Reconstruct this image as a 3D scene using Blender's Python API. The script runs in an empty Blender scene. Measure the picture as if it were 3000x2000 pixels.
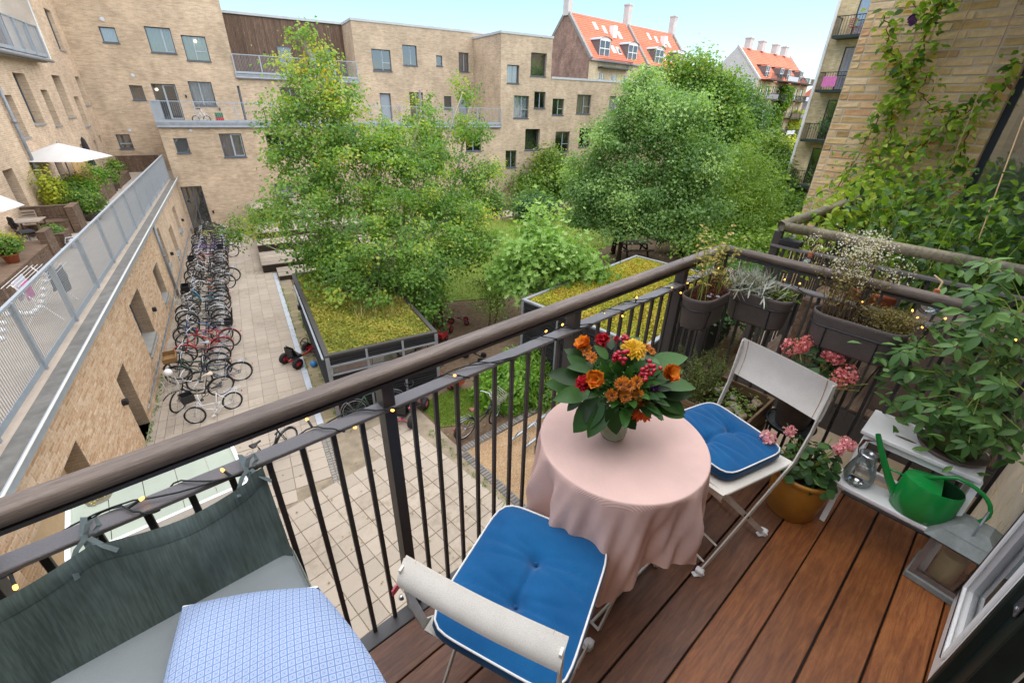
import bpy, math, random
import numpy as np
from mathutils import Vector, Matrix, Euler

random.seed(7)
rng = np.random.default_rng(7)
SC = bpy.context.scene
COL = SC.collection
ZG = -6.25                      # courtyard ground; the balcony deck is z = 0

# ------------------------------------------------------------------ camera
cam_data = bpy.data.cameras.new("camera")
cam_data.sensor_fit = 'HORIZONTAL'
cam_data.sensor_width = 36.0
cam_data.lens = 15.444
cam_data.clip_start = 0.02
cam_data.clip_end = 2000.0
cam = bpy.data.objects.new("camera", cam_data)
COL.objects.link(cam)
_p, _r, _y = math.radians(28.25), math.radians(-1.54), math.radians(48.14)
_fh = Vector((math.cos(_y), math.sin(_y), 0)); _rh = Vector((math.sin(_y), -math.cos(_y), 0))
_fw = Vector((_fh.x * math.cos(_p), _fh.y * math.cos(_p), -math.sin(_p)))
_dn = Vector((-_fh.x * math.sin(_p), -_fh.y * math.sin(_p), -math.cos(_p)))
_R = _rh * math.cos(_r) + _dn * math.sin(_r)
_D = _dn * math.cos(_r) - _rh * math.sin(_r)
_m = Matrix((( _R.x, -_D.x, -_fw.x, 0.0), (_R.y, -_D.y, -_fw.y, 0.0), (_R.z, -_D.z, -_fw.z, 1.745), (0, 0, 0, 1)))
cam.matrix_world = _m
SC.camera = cam

# ------------------------------------------------------------------ sky and sun
SUN_DIR = Vector((0.16, -0.2, 0.96)).normalized()
world = bpy.data.worlds.new("World")
SC.world = world
world.use_nodes = True
wn = world.node_tree
for n in list(wn.nodes): wn.nodes.remove(n)
wo = wn.nodes.new('ShaderNodeOutputWorld'); wb = wn.nodes.new('ShaderNodeBackground'); ws = wn.nodes.new('ShaderNodeTexSky')
ws.sky_type = 'NISHITA'; ws.sun_disc = False
ws.sun_elevation = math.asin(SUN_DIR.z)
ws.sun_rotation = math.atan2(SUN_DIR.x, SUN_DIR.y)
ws.air_density = 1.0; ws.dust_density = 0.7; ws.ozone_density = 4.0
wn.links.new(ws.outputs[0], wb.inputs[0]); wn.links.new(wb.outputs[0], wo.inputs[0])
wb.inputs[1].default_value = 0.057
sun_data = bpy.data.lights.new("sun", 'SUN')
sun_data.energy = 1.5; sun_data.angle = math.radians(135); sun_data.color = (1.0, 0.95, 0.87)
sun = bpy.data.objects.new("sun", sun_data); COL.objects.link(sun)
sun.rotation_euler = (-SUN_DIR).to_track_quat('-Z', 'Y').to_euler()
SC.view_settings.view_transform = 'Standard'
SC.view_settings.look = 'None'
SC.view_settings.gamma = 1.0
SC.view_settings.use_curve_mapping = False
SC.view_settings.exposure = 2.25
SC.render.engine = 'CYCLES'
SC.cycles.max_bounces = 8
SC.cycles.transparent_max_bounces = 24

# ------------------------------------------------------------------ materials
def hx(s, k=1.0):
    s = s.lstrip('#'); out = []
    for i in (0, 2, 4):
        v = int(s[i:i + 2], 16) / 255
        out.append((v / 12.92 if v <= 0.04045 else ((v + 0.055) / 1.055) ** 2.4) * k)
    return (*out, 1.0)

class NT:
    def __init__(self, name):
        self.m = bpy.data.materials.new(name); self.m.use_nodes = True
        self.t = self.m.node_tree; self.t.nodes.clear()
        self.out = self.n('ShaderNodeOutputMaterial')
    def n(self, typ, **kw):
        nd = self.t.nodes.new(typ)
        for k, v in kw.items():
            if k.startswith('i_'): nd.inputs[k[2:].replace('_', ' ')].default_value = v
            else: setattr(nd, k, v)
        return nd
    def l(self, a, b): self.t.links.new(a, b)
    def mix(self, fac, a, b, typ='MIX'):
        nd = self.n('ShaderNodeMix', data_type='RGBA', blend_type=typ)
        for s, v in ((nd.inputs[0], fac), (nd.inputs[6], a), (nd.inputs[7], b)):
            if hasattr(v, 'is_linked') or hasattr(v, 'node'): self.l(v, s)
            else: s.default_value = v
        return nd.outputs[2]
    def ramp(self, fac, stops):
        nd = self.n('ShaderNodeValToRGB'); e = nd.color_ramp.elements
        while len(e) < len(stops): e.new(0.5)
        for q, (p, c) in zip(e, stops): q.position = p; q.color = c if len(c) == 4 else (*c, 1)
        self.l(fac, nd.inputs[0]); return nd.outputs[0]
    def noise(self, scale, detail=4, rough=0.6, coord=None, stretch=None, dist=0.0):
        nd = self.n('ShaderNodeTexNoise'); nd.inputs['Scale'].default_value = scale
        nd.inputs['Detail'].default_value = detail; nd.inputs['Roughness'].default_value = rough
        nd.inputs['Distortion'].default_value = dist
        c = coord or self.co()
        if stretch:
            mp = self.n('ShaderNodeMapping'); mp.inputs['Scale'].default_value = stretch; self.l(c, mp.inputs[0]); c = mp.outputs[0]
        self.l(c, nd.inputs['Vector']); return nd.outputs[0]
    def co(self, which='Object'):
        if not hasattr(self, '_tc'): self._tc = self.n('ShaderNodeTexCoord')
        return self._tc.outputs[which]
    def math(self, op, a, b=0.0):
        nd = self.n('ShaderNodeMath', operation=op)
        for s, v in ((nd.inputs[0], a), (nd.inputs[1], b)):
            if hasattr(v, 'node'): self.l(v, s)
            else: s.default_value = v
        return nd.outputs[0]
    def finish(self, col, rough=0.7, bump=None, bstr=0.3, bdist=0.01, metal=0.0, spec=0.5, **kw):
        p = self.n('ShaderNodeBsdfPrincipled')
        if hasattr(col, 'node'): self.l(col, p.inputs['Base Color'])
        else: p.inputs['Base Color'].default_value = col
        if hasattr(rough, 'node'): self.l(rough, p.inputs['Roughness'])
        else: p.inputs['Roughness'].default_value = rough
        p.inputs['Metallic'].default_value = metal
        p.inputs['Specular IOR Level'].default_value = spec
        for k, v in kw.items(): p.inputs[k.replace('_', ' ')].default_value = v
        if bump is not None:
            b = self.n('ShaderNodeBump'); b.inputs['Strength'].default_value = bstr; b.inputs['Distance'].default_value = bdist
            self.l(bump, b.inputs['Height']); self.l(b.outputs[0], p.inputs['Normal'])
        self.l(p.outputs[0], self.out.inputs[0]); self.p = p
        return self.m

M = {}
def simple(name, col, rough=0.6, var=0.25, scale=8.0, bstr=0.15, bscale=60.0, metal=0.0, spec=0.5, coord='Object', bdist=0.004, rnd=0.0, **kw):
    """plain surface: a base colour broken by two scales of noise, fine relief, optional per-object variation"""
    t = NT(name); c = col if len(col) == 4 else (*col, 1)
    lo = tuple(v * (1 - var) for v in c[:3]) + (1,); hi = tuple(min(1, v * (1 + var)) for v in c[:3]) + (1,)
    n1 = t.noise(scale, 5, coord=t.co(coord)); n2 = t.noise(bscale, 3, coord=t.co(coord))
    cc = t.ramp(n1, [(0.3, lo), (0.7, hi)])
    cc = t.mix(0.25, cc, t.ramp(n2, [(0.3, lo), (0.7, hi)]))
    if rnd > 0:
        oi = t.n('ShaderNodeObjectInfo')
        g = t.ramp(oi.outputs['Random'], [(0.0, (1 - rnd,) * 3), (1.0, (1 + rnd,) * 3)])
        cc = t.mix(1.0, cc, g, 'MULTIPLY')
    rr = t.math('ADD', t.math('MULTIPLY', n1, 0.25), rough - 0.12)
    M[name] = t.finish(cc, rr, n2, bstr, bdist, metal, spec, **kw)
    return M[name]

# ------------------------------------------------------------------ mesh building
class MB:
    """collects shapes; build() links them as ONE mesh object"""
    def __init__(self): self.v = []; self.f = []; self.mi = []; self.uv = {}; self.T = None; self.cur = 0
    def add(self, verts, faces):
        b = len(self.v)
        if self.T is not None: verts = [self.T @ Vector(p) for p in verts]
        self.v.extend([tuple(p) for p in verts])
        for f in faces: self.f.append(tuple(b + i for i in f)); self.mi.append(self.cur)
    def box(self, c, s, rz=0.0, bev=0.0, rot=None):
        x, y, z = s[0] / 2, s[1] / 2, s[2] / 2
        R = rot if rot is not None else Matrix.Rotation(rz, 3, 'Z')
        c = Vector(c)
        if bev <= 0:
            vs = [(-x, -y, -z), (x, -y, -z), (x, y, -z), (-x, y, -z), (-x, -y, z), (x, -y, z), (x, y, z), (-x, y, z)]
            fs = [(3, 2, 1, 0), (4, 5, 6, 7), (0, 1, 5, 4), (1, 2, 6, 5), (2, 3, 7, 6), (3, 0, 4, 7)]
        else:
            b = min(bev, x * .9, y * .9, z * .9)
            vs = []
            for zz, ins in ((-z, b), (-z + b, 0), (z - b, 0), (z, b)):
                xx, yy, cb = x - ins, y - ins, b
                vs += [(-xx + cb, -yy, zz), (xx - cb, -yy, zz), (xx, -yy + cb, zz), (xx, yy - cb, zz), (xx - cb, yy, zz), (-xx + cb, yy, zz), (-xx, yy - cb, zz), (-xx, -yy + cb, zz)]
            fs = [tuple(range(7, -1, -1)), tuple(range(24, 32))]
            for k in range(3):
                for i in range(8):
                    j = (i + 1) % 8; fs.append((k * 8 + i, k * 8 + j, k * 8 + 8 + j, k * 8 + 8 + i))
        self.add([c + R @ Vector(p) for p in vs], fs)
    def bar(self, a, b, w, h=None, up=(0, 0, 1)):
        """rectangular bar between two points (w across, h along 'up')"""
        a, b = Vector(a), Vector(b); d = (b - a); L = d.length
        if L < 1e-6: return
        d.normalize(); h = h or w; u = Vector(up)
        if abs(d.dot(u)) > 0.98: u = Vector((1, 0, 0))
        s = d.cross(u).normalized(); u = s.cross(d)
        vs = []
        for p in (a, b):
            for i, j in ((-1, -1), (1, -1), (1, 1), (-1, 1)): vs.append(p + s * (i * w / 2) + u * (j * h / 2))
        self.add(vs, [(3, 2, 1, 0), (4, 5, 6, 7), (0, 1, 5, 4), (1, 2, 6, 5), (2, 3, 7, 6), (3, 0, 4, 7)])
    def tube(self, pts, r, n=6, cap=True, closed=False):
        pts = [Vector(p) for p in pts]; m = len(pts)
        rr = r if hasattr(r, '__len__') else [r] * m
        vs = []; fs = []; prev = None
        for i in range(m):
            if closed: d = pts[(i + 1) % m] - pts[i - 1]
            else: d = pts[min(i + 1, m - 1)] - pts[max(i - 1, 0)]
            if d.length < 1e-9: d = Vector((0, 0, 1))
            d.normalize()
            if prev is None:
                ref = Vector((0, 0, 1)) if abs(d.z) < 0.9 else Vector((1, 0, 0))
                u = d.cross(ref).normalized()
            else:
                u = prev - d * prev.dot(d)
                u = u.normalized() if u.length > 1e-6 else d.orthogonal().normalized()
            prev = u; w = d.cross(u)
            for k in range(n):
                a = 2 * math.pi * k / n
                vs.append(pts[i] + (u * math.cos(a) + w * math.sin(a)) * rr[i])
        last = m if closed else m - 1
        for i in range(last):
            i2 = (i + 1) % m
            for k in range(n):
                k2 = (k + 1) % n
                fs.append((i * n + k, i * n + k2, i2 * n + k2, i2 * n + k))
        if cap and not closed:
            fs.append(tuple(range(n - 1, -1, -1))); fs.append(tuple((m - 1) * n + k for k in range(n)))
        self.add(vs, fs)
    def lathe(self, c, prof, n=20, cap0=True, cap1=True, rot=None):
        c = Vector(c); vs = []; fs = []; m = len(prof)
        for r, z in prof:
            for k in range(n):
                a = 2 * math.pi * k / n; p = Vector((r * math.cos(a), r * math.sin(a), z))
                vs.append(c + (rot @ p if rot is not None else p))
        for i in range(m - 1):
            for k in range(n):
                k2 = (k + 1) % n; fs.append((i * n + k, i * n + k2, (i + 1) * n + k2, (i + 1) * n + k))
        if cap0: fs.append(tuple(range(n - 1, -1, -1)))
        if cap1: fs.append(tuple((m - 1) * n + k for k in range(n)))
        self.add(vs, fs)
    def ring(self, c, R, r, n=24, k=6, rot=None):
        c = Vector(c)
        pts = []
        for i in range(n):
            a = 2 * math.pi * i / n; p = Vector((R * math.cos(a), 0, R * math.sin(a)))
            pts.append(c + (rot @ p if rot is not None else p))
        self.tube(pts, r, k, closed=True)
    def poly(self, pts): self.add(pts, [tuple(range(len(pts)))])
    def prism(self, poly, z0, z1):
        n = len(poly); vs = [(x, y, z0) for x, y in poly] + [(x, y, z1) for x, y in poly]
        self.add(vs, [tuple(range(n - 1, -1, -1)), tuple(range(n, 2 * n))] + [(i, (i + 1) % n, n + (i + 1) % n, n + i) for i in range(n)])
    def grid(self, fn, nu, nv, closed_u=False):
        vs = []; fs = []
        for j in range(nv + 1):
            for i in range(nu + (0 if closed_u else 1)): vs.append(fn(i / nu, j / nv))
        w = nu + (0 if closed_u else 1)
        for j in range(nv):
            for i in range(nu):
                i2 = (i + 1) % w; fs.append((j * w + i, j * w + i2, (j + 1) * w + i2, (j + 1) * w + i))
        self.add(vs, fs)
    def mesh(self, name, mats, smooth=False):
        me = bpy.data.meshes.new(name)
        me.from_pydata(self.v, [], self.f)
        for m in (mats if isinstance(mats, (list, tuple)) else [mats]): me.materials.append(M[m] if isinstance(m, str) else m)
        if any(self.mi): me.polygons.foreach_set('material_index', self.mi)
        if smooth: me.polygons.foreach_set('use_smooth', [True] * len(me.polygons))
        me.update()
        if smooth and smooth != 'all': me.set_sharp_from_angle(angle=math.radians(135))
        return me
    def build(self, name, mats, parent=None, smooth=False, loc=None, **tags):
        return link(name, self.mesh(name, mats, smooth), parent, loc, **tags)

def link(name, me, parent=None, loc=None, rot=None, **tags):
    o = bpy.data.objects.new(name, me); COL.objects.link(o)
    if parent is not None: o.parent = parent
    if loc is not None: o.location = loc
    if rot is not None: o.rotation_euler = rot
    tag(o, **tags)
    return o

def tag(o, label=None, cat=None, group=None, kind=None):
    if label: o['label'] = label
    if cat: o['category'] = cat
    if group: o['group'] = group
    if kind: o['kind'] = kind
    return o

def thing(name, label, cat, loc=(0, 0, 0), rz=0.0, group=None, rot=None):
    o = bpy.data.objects.new(name, None); COL.objects.link(o)
    o.empty_display_size = 0.1
    o.location = loc; o.rotation_euler = rot if rot is not None else (0, 0, rz)
    return tag(o, label, cat, group)

def dup(root, loc, rz, label, group=None, recolor=None, rot=None, scale=None):
    """copy of a thing with copies of its parts and sub-parts (mesh data shared)"""
    r = root.copy(); COL.objects.link(r); r.location = loc
    r.rotation_euler = rot if rot is not None else (0, 0, rz)
    if scale: r.scale = (scale,) * 3
    r['label'] = label
    if group: r['group'] = group
    def rec(src, dst):
        for ch in src.children:
            c = ch.copy(); COL.objects.link(c); c.parent = dst
            rec(ch, c)
    rec(root, r)
    return r

def leaf_mesh(name, P, Nrm, size, aspect=0.8, mats='leaf', tint=None, up=None, fold=0.25, shape=4, droop=0.0):
    """many small real leaves in one mesh; P (n,3) bases, Nrm (n,3) facing, size (n,)"""
    n = len(P); P = np.asarray(P, float); Nrm = np.asarray(Nrm, float)
    Nrm /= np.linalg.norm(Nrm, axis=1, keepdims=True) + 1e-9
    if up is None: up = rng.normal(size=(n, 3))
    t = up - Nrm * np.sum(up * Nrm, 1, keepdims=True); t /= np.linalg.norm(t, axis=1, keepdims=True) + 1e-9
    b = np.cross(Nrm, t); s = np.asarray(size)[:, None]
    if shape == 4:
        loc = [(0, 0, 0), (.5, .5, fold), (0, 1, 0), (-.5, .5, fold)]
        faces = np.array([[0, 1, 2], [0, 2, 3]])
    elif shape == 5:                                   # deeply lobed leaf
        loc = [(0, 0, 0), (.42, .1, fold * .5), (.2, .36, 0), (.62, .62, fold), (.2, .62, 0), (0, 1.1, -droop), (-.2, .62, 0), (-.62, .62, fold), (-.2, .36, 0), (-.42, .1, fold * .5), (0, .4, 0)]
        faces = np.array([[k, k + 1, 10] for k in range(9)] + [[9, 0, 10]])
    else:
        loc = [(0, 0, 0), (.32, .25, fold * .7), (.5, .55, fold), (.26, .85, fold * .4), (0, 1, -droop), (-.26, .85, fold * .4), (-.5, .55, fold), (-.32, .25, fold * .7), (0, .5, 0)]
        faces = np.array([[0, 1, 8], [1, 2, 8], [2, 3, 8], [3, 4, 8], [4, 5, 8], [5, 6, 8], [6, 7, 8], [7, 0, 8]])
    k = len(loc); V = np.empty((n, k, 3))
    for i, (x, y, z) in enumerate(loc): V[:, i] = P + b * (x * aspect * s) + t * (y * s) + Nrm * (z * aspect * s)
    F = (faces[None] + (np.arange(n) * k)[:, None, None]).reshape(-1, 3)
    me = bpy.data.meshes.new(name)
    me.vertices.add(n * k); me.vertices.foreach_set('co', V.reshape(-1).astype(np.float32))
    me.loops.add(F.size); me.loops.foreach_set('vertex_index', F.reshape(-1).astype(np.int32))
    me.polygons.add(len(F)); me.polygons.foreach_set('loop_start', np.arange(0, F.size, 3, dtype=np.int32))
    a = me.attributes.new('tint', 'FLOAT', 'POINT')
    tt = rng.random(n) if tint is None else np.asarray(tint)
    a.data.foreach_set('value', np.repeat(tt, k).astype(np.float32))
    me.update(calc_edges=True); me.materials.append(M[mats] if isinstance(mats, str) else mats)
    return me

def leaf_mat(name, stops, rough=0.5, trans=0.35, spec=0.35, rnd=0.0):
    t = NT(name)
    at = t.n('ShaderNodeAttribute', attribute_name='tint')
    fac = at.outputs['Fac']
    if rnd:
        oi = t.n('ShaderNodeObjectInfo'); fac = t.math('ADD', fac, oi.outputs['Random'])
    c = t.ramp(fac, [(p, hx(q)) for p, q in stops])
    n = t.noise(25, 3); c = t.mix(0.25, c, t.mix(1.0, c, t.ramp(n, [(.35, (.55, .55, .5)), (.65, (1.25, 1.25, 1.2))]), 'MULTIPLY'))
    m = t.finish(c, rough, spec=spec)
    tr = t.n('ShaderNodeBsdfTranslucent'); c2 = t.mix(1.0, c, (1.5, 1.6, 0.7, 1), 'MULTIPLY'); t.l(c2, tr.inputs[0])
    mx = t.n('ShaderNodeMixShader'); mx.inputs[0].default_value = trans
    t.l(t.p.outputs[0], mx.inputs[1]); t.l(tr.outputs[0], mx.inputs[2]); t.l(mx.outputs[0], t.out.inputs[0])
    M[name] = m; return m

def rvec(n): 
    v = rng.normal(size=(n, 3)); return v / np.linalg.norm(v, axis=1, keepdims=True)

ORD = ['first', 'second', 'third', 'fourth', 'fifth', 'sixth', 'seventh', 'eighth', 'ninth', 'tenth', 'eleventh', 'twelfth', 'thirteenth', 'fourteenth', 'fifteenth', 'sixteenth', 'seventeenth', 'eighteenth', 'nineteenth', 'twentieth',
       'twenty-first', 'twenty-second', 'twenty-third', 'twenty-fourth', 'twenty-fifth', 'twenty-sixth', 'twenty-seventh', 'twenty-eighth', 'twenty-ninth', 'thirtieth', 'thirty-first', 'thirty-second', 'thirty-third', 'thirty-fourth', 'thirty-fifth', 'thirty-sixth', 'thirty-seventh', 'thirty-eighth', 'thirty-ninth', 'fortieth']
# ------------------------------------------------------------------ surface library
def brick_mat(name, c1, c2, mortar, bw=0.24, bh=0.067, ms=0.012, coord='UV', stain=0.25):
    t = NT(name)
    mp = t.n('ShaderNodeMapping'); t.l(t.co(coord), mp.inputs[0])
    b = t.n('ShaderNodeTexBrick'); b.offset = 0.5
    b.inputs['Scale'].default_value = 1.0; b.inputs['Brick Width'].default_value = bw; b.inputs['Row Height'].default_value = bh
    b.inputs['Mortar Size'].default_value = ms / 2; b.inputs['Mortar Smooth'].default_value = 0.1; b.inputs['Bias'].default_value = 0.0
    b.inputs['Color1'].default_value = c1; b.inputs['Color2'].default_value = c2; b.inputs['Mortar'].default_value = mortar
    t.l(mp.outputs[0], b.inputs['Vector'])
    n1 = t.noise(0.55, 5, coord=t.co('Object')); n2 = t.noise(2.2, 6, coord=t.co('Object'), stretch=(1, 1, .5)); n3 = t.noise(40, 2, coord=t.co('Object'))
    c = t.mix(1.0, b.outputs['Color'], t.ramp(n1, [(.3, (1 - stain,) * 3), (.7, (1 + stain * .6,) * 3)]), 'MULTIPLY')
    c = t.mix(1.0, c, t.ramp(n2, [(.35, (1 - stain * .5, 1 - stain * .55, 1 - stain * .6)), (.7, (1.06,) * 3)]), 'MULTIPLY')
    c = t.mix(1.0, c, t.ramp(n3, [(.3, (.86,) * 3), (.7, (1.12,) * 3)]), 'MULTIPLY')
    n4 = t.noise(1.0, 4, .75, coord=mp.outputs[0], stretch=(1.6, 9, 1)); c = t.mix(1.0, c, t.ramp(n4, [(.32, (.82, .8, .78)), (.5, (1, 1, 1)), (.7, (1.13, 1.13, 1.13))]), 'MULTIPLY')
    h = t.math('ADD', t.math('MULTIPLY', b.outputs['Fac'], -1.0), t.math('MULTIPLY', n3, 0.4))
    M[name] = t.finish(c, 0.85, h, 0.5, 0.006, spec=0.25)
brick_mat('court_brick', hx('#d3b797'), hx('#c2a586'), hx('#d8ccba'), stain=.2)
brick_mat('facade_brick', hx('#ccb597'), hx('#baa184'), hx('#cbbfac'), stain=.22)
brick_mat('yellow_brick_far', hx('#d8c196'), hx('#c4ab7c'), hx('#cfc2a8'), stain=.3)
brick_mat('red_gable_brick', hx('#b08672'), hx('#8f7868'), hx('#aca196'), stain=.45)
brick_mat('cream_brick', hx('#cbbd9b'), hx('#bdae8e'), hx('#c3b79b'), stain=.2)

def brick_piece(name, stops, mort=None):
    """single real bricks: colour picked per object or per brick attribute"""
    t = NT(name)
    oi = t.n('ShaderNodeObjectInfo'); at = t.n('ShaderNodeAttribute', attribute_name='tint')
    f = t.math('FRACT', t.math('ADD', oi.outputs['Random'], at.outputs['Fac']))
    c = t.ramp(f, stops)
    n = t.noise(14, 6, .7, coord=t.co('Object')); n2 = t.noise(90, 3, coord=t.co('Object'))
    c = t.mix(1.0, c, t.ramp(n, [(.3, (.68, .66, .62)), (.5, (1, 1, 1)), (.72, (1.2, 1.2, 1.2))]), 'MULTIPLY')
    h = t.math('ADD', n, t.math('MULTIPLY', n2, .5))
    M[name] = t.finish(c, .9, h, .7, .006, spec=.2)
brick_piece('yellow_brick', [(0, hx('#ccaf78')), (.2, hx('#d8bd8e')), (.42, hx('#d4b080')), (.6, hx('#c0a168')), (.78, hx('#dcc49c')), (.9, hx('#a48c5a')), (1, hx('#cfa277'))])
brick_piece('court_brick_piece', [(0, hx('#cbb092')), (.3, hx('#bd9d7b')), (.6, hx('#d0b79a')), (.85, hx('#b18e6c')), (1, hx('#c5a583'))])
simple('mortar', hx('#c8bba4'), .95, .18, 6, .5, 120, spec=.15, bdist=.006)
simple('mortar_pale', hx('#c4b39c'), .95, .14, 6, .4, 120, spec=.15)

def wood_mat(name, c1, c2, c3, scale=1.0, axis=0, rough=.5, rnd=.25, spec=.4, bstr=.25, streak=(1, 14, 14), soft=0.0):
    t = NT(name)
    st = list(streak); st = (st[0], st[1], st[2]) if axis == 0 else (st[1], st[0], st[2]) if axis == 1 else (st[1], st[2], st[0])
    oi = t.n('ShaderNodeObjectInfo')
    ad = t.n('ShaderNodeVectorMath', operation='ADD'); mu = t.n('ShaderNodeVectorMath', operation='SCALE'); mu.inputs['Scale'].default_value = 37.0
    cb = t.n('ShaderNodeCombineXYZ'); 
    for k in range(3): t.l(oi.outputs['Random'], cb.inputs[k])
    t.l(cb.outputs[0], mu.inputs[0]); t.l(t.co('Object'), ad.inputs[0]); t.l(mu.outputs[0], ad.inputs[1])
    co = ad.outputs[0]
    n1 = t.noise(2.2 * scale, 6, .65, coord=co, stretch=st, dist=.8); n2 = t.noise(14 * scale, 4, .7, coord=co, stretch=st); n3 = t.noise(1.3 * scale, 4, coord=co)
    c = t.ramp(n1, [(.28, c1), (.5, c2), (.75, c3)])
    c = t.mix(1.0 - soft, c, t.ramp(n2, [(.3, (.6, .58, .56)), (.55, (1, 1, 1)), (.75, (1.25, 1.2, 1.15))]), 'MULTIPLY')
    n4 = t.noise(7 * scale, 5, .7, coord=co, stretch=(2, 4, 4)); c = t.mix(soft, c, t.ramp(n4, [(.32, (.7, .68, .66)), (.5, (1, 1, 1)), (.7, (1.22, 1.18, 1.1))]), 'MULTIPLY')
    c = t.mix(1.0, c, t.ramp(n3, [(.3, (.75,) * 3), (.7, (1.2,) * 3)]), 'MULTIPLY')
    g = t.ramp(oi.outputs['Random'], [(0, (1 - rnd, 1 - rnd * 1.05, 1 - rnd * 1.1)), (1, (1 + rnd, 1 + rnd * .95, 1 + rnd * .85))])
    c = t.mix(1.0, c, g, 'MULTIPLY')
    rr = t.math('ADD', t.math('MULTIPLY', n3, .35), rough - .17)
    M[name] = t.finish(c, rr, n2, bstr, .002, spec=spec)
wood_mat('deck_wood', hx('#573828'), hx('#6f4a34'), hx('#875d42'), axis=0, rough=.42, rnd=.13, streak=(2.2, 26, 26), soft=.5)
wood_mat('deck_wood_warm', hx('#6a3b20'), hx('#88522c'), hx('#a06838'), axis=0, rough=.4, rnd=.12, streak=(2.2, 26, 26), soft=.5)
wood_mat('rail_wood', hx('#51463e'), hx('#6c5f55'), hx('#83766a'), axis=0, rough=.55, rnd=.05, streak=(1.5, 22, 22), bstr=.5)
wood_mat('mossy_wood', hx('#4c4a34'), hx('#77705a'), hx('#958a72'), axis=0, rough=.7, rnd=.05, streak=(1, 5, 5))
wood_mat('old_wood', hx('#4a3b2e'), hx('#6a5646'), hx('#8c7965'), axis=0, rough=.85, rnd=.2)
wood_mat('crate_wood', hx('#55432f'), hx('#7c6446'), hx('#9a8263'), axis=0, rough=.85, rnd=.2)
wood_mat('clad_wood', hx('#5b463b'), hx('#76604f'), hx('#8b7464'), axis=2, rough=.85, rnd=.22)
wood_mat('stage_wood', hx('#83776a'), hx('#a49788'), hx('#bbb0a2'), axis=0, rough=.85, rnd=.14)
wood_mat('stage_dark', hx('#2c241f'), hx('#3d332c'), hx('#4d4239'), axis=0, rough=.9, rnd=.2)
wood_mat('shed_slat', hx('#17181a'), hx('#26272a'), hx('#38393b'), axis=0, rough=.8, rnd=.25)
wood_mat('playhouse_wood', hx('#3d2a1d'), hx('#5a4030'), hx('#735643'), axis=0, rough=.85, rnd=.2)
wood_mat('bamboo', hx('#8a6b3c'), hx('#a98a55'), hx('#c2a570'), axis=2, rough=.7, rnd=.2)

simple('steel_black', hx('#3a3736'), .42, .15, 30, .12, 300, spec=.5)
simple('steel_rail', hx('#6e6967'), .42, .12, 20, .25, 260, spec=.5)
simple('galv', hx('#a4acb2'), .5, .12, 9, .06, 80, metal=.35)
simple('zinc_grey', hx('#8c9094'), .55, .2, 4, .08, 60, metal=.2)
simple('concrete', hx('#8f8c84'), .9, .25, 3, .3, 90)
simple('coping', hx('#b6bab8'), .6, .12, 3, .05, 60)
simple('frame_grey', hx('#555c63'), .5, .08, 6, .02, 90)
simple('frame_light', hx('#a3abb2'), .45, .08, 6, .02, 90)
simple('frame_green', hx('#27352f'), .5, .15, 6, .05, 90)
simple('frame_navy', hx('#2d3640'), .5, .15, 6, .05, 90)
simple('white_paint', hx('#e8e6e1'), .45, .05, 8, .05, 120)
simple('white_metal', hx('#d5d0c4'), .45, .10, 25, .06, 160)
simple('black_plastic', hx('#1d1e20'), .5, .15, 12, .05, 120)
simple('rubber', hx('#18181a'), .75, .2, 20, .1, 200)
simple('chrome', hx('#b9bcc0'), .28, .1, 20, .02, 100, metal=.9)
simple('roof_soil', hx('#7a7330'), .95, .5, 5, .9, 60, spec=.1, bdist=.02)
simple('soil', hx('#3a2a20'), .95, .5, 30, .9, 140, spec=.1, bdist=.02)
simple('bark', hx('#7d7466'), .9, .35, 12, .6, 70, spec=.1, bdist=.01)
simple('bark_pale', hx('#9d9683'), .85, .3, 9, .4, 60, spec=.1)
simple('bark_dark', hx('#4b4038'), .9, .35, 12, .6, 70, spec=.1, bdist=.01)
simple('twig', hx('#6f5a3c'), .85, .3, 20, .3, 90, spec=.15)
simple('twig_green', hx('#8b9a4a'), .7, .25, 20, .2, 90, spec=.25)
simple('twig_red', hx('#6e3f2d'), .8, .3, 20, .3, 90, spec=.15)
simple('string', hx('#a98f68'), .9, .2, 30, .2, 200)
simple('terracotta', hx('#a85c3c'), .8, .2, 7, .2, 90)
simple('brown_pot', hx('#6b5b4f'), .75, .25, 7, .2, 90)
simple('asphalt_gutter', hx('#6c6a64'), .95, .35, 4, .5, 60)

def glass_mat(name, tint=(.75, .8, .82, 1), rough=.02, refl=.35, see=0.75):
    t = NT(name)
    g = t.n('ShaderNodeBsdfGlossy'); g.inputs['Color'].default_value = (.95, .97, 1, 1); g.inputs['Roughness'].default_value = rough
    tr = t.n('ShaderNodeBsdfTransparent'); tr.inputs[0].default_value = tint
    fr = t.n('ShaderNodeFresnel'); fr.inputs[0].default_value = 1.5
    f = t.math('ADD', t.math('MULTIPLY', fr.outputs[0], 1 - refl * .5), refl * .25)
    mx = t.n('ShaderNodeMixShader'); t.l(f, mx.inputs[0]); t.l(tr.outputs[0], mx.inputs[1]); t.l(g.outputs[0], mx.inputs[2])
    t.l(mx.outputs[0], t.out.inputs[0]); M[name] = t.m
glass_mat('window_glass', refl=.8)
glass_mat('clear_glass', tint=(.93, .96, .95, 1), refl=.1)
glass_mat('vase_glass', tint=(.95, .97, .94, 1), refl=.05)
glass_mat('smoke_glass', tint=(.5, .55, .55, 1), refl=.5)
def emit_mat(name, col, s):
    t = NT(name); e = t.n('ShaderNodeEmission'); e.inputs[0].default_value = col; e.inputs[1].default_value = s
    t.l(e.outputs[0], t.out.inputs[0]); M[name] = t.m
emit_mat('led_glow', (1, .42, .07, 1), 1.3)
emit_mat('lamp_glow', (1, .8, .5, 1), 2.2)
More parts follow.
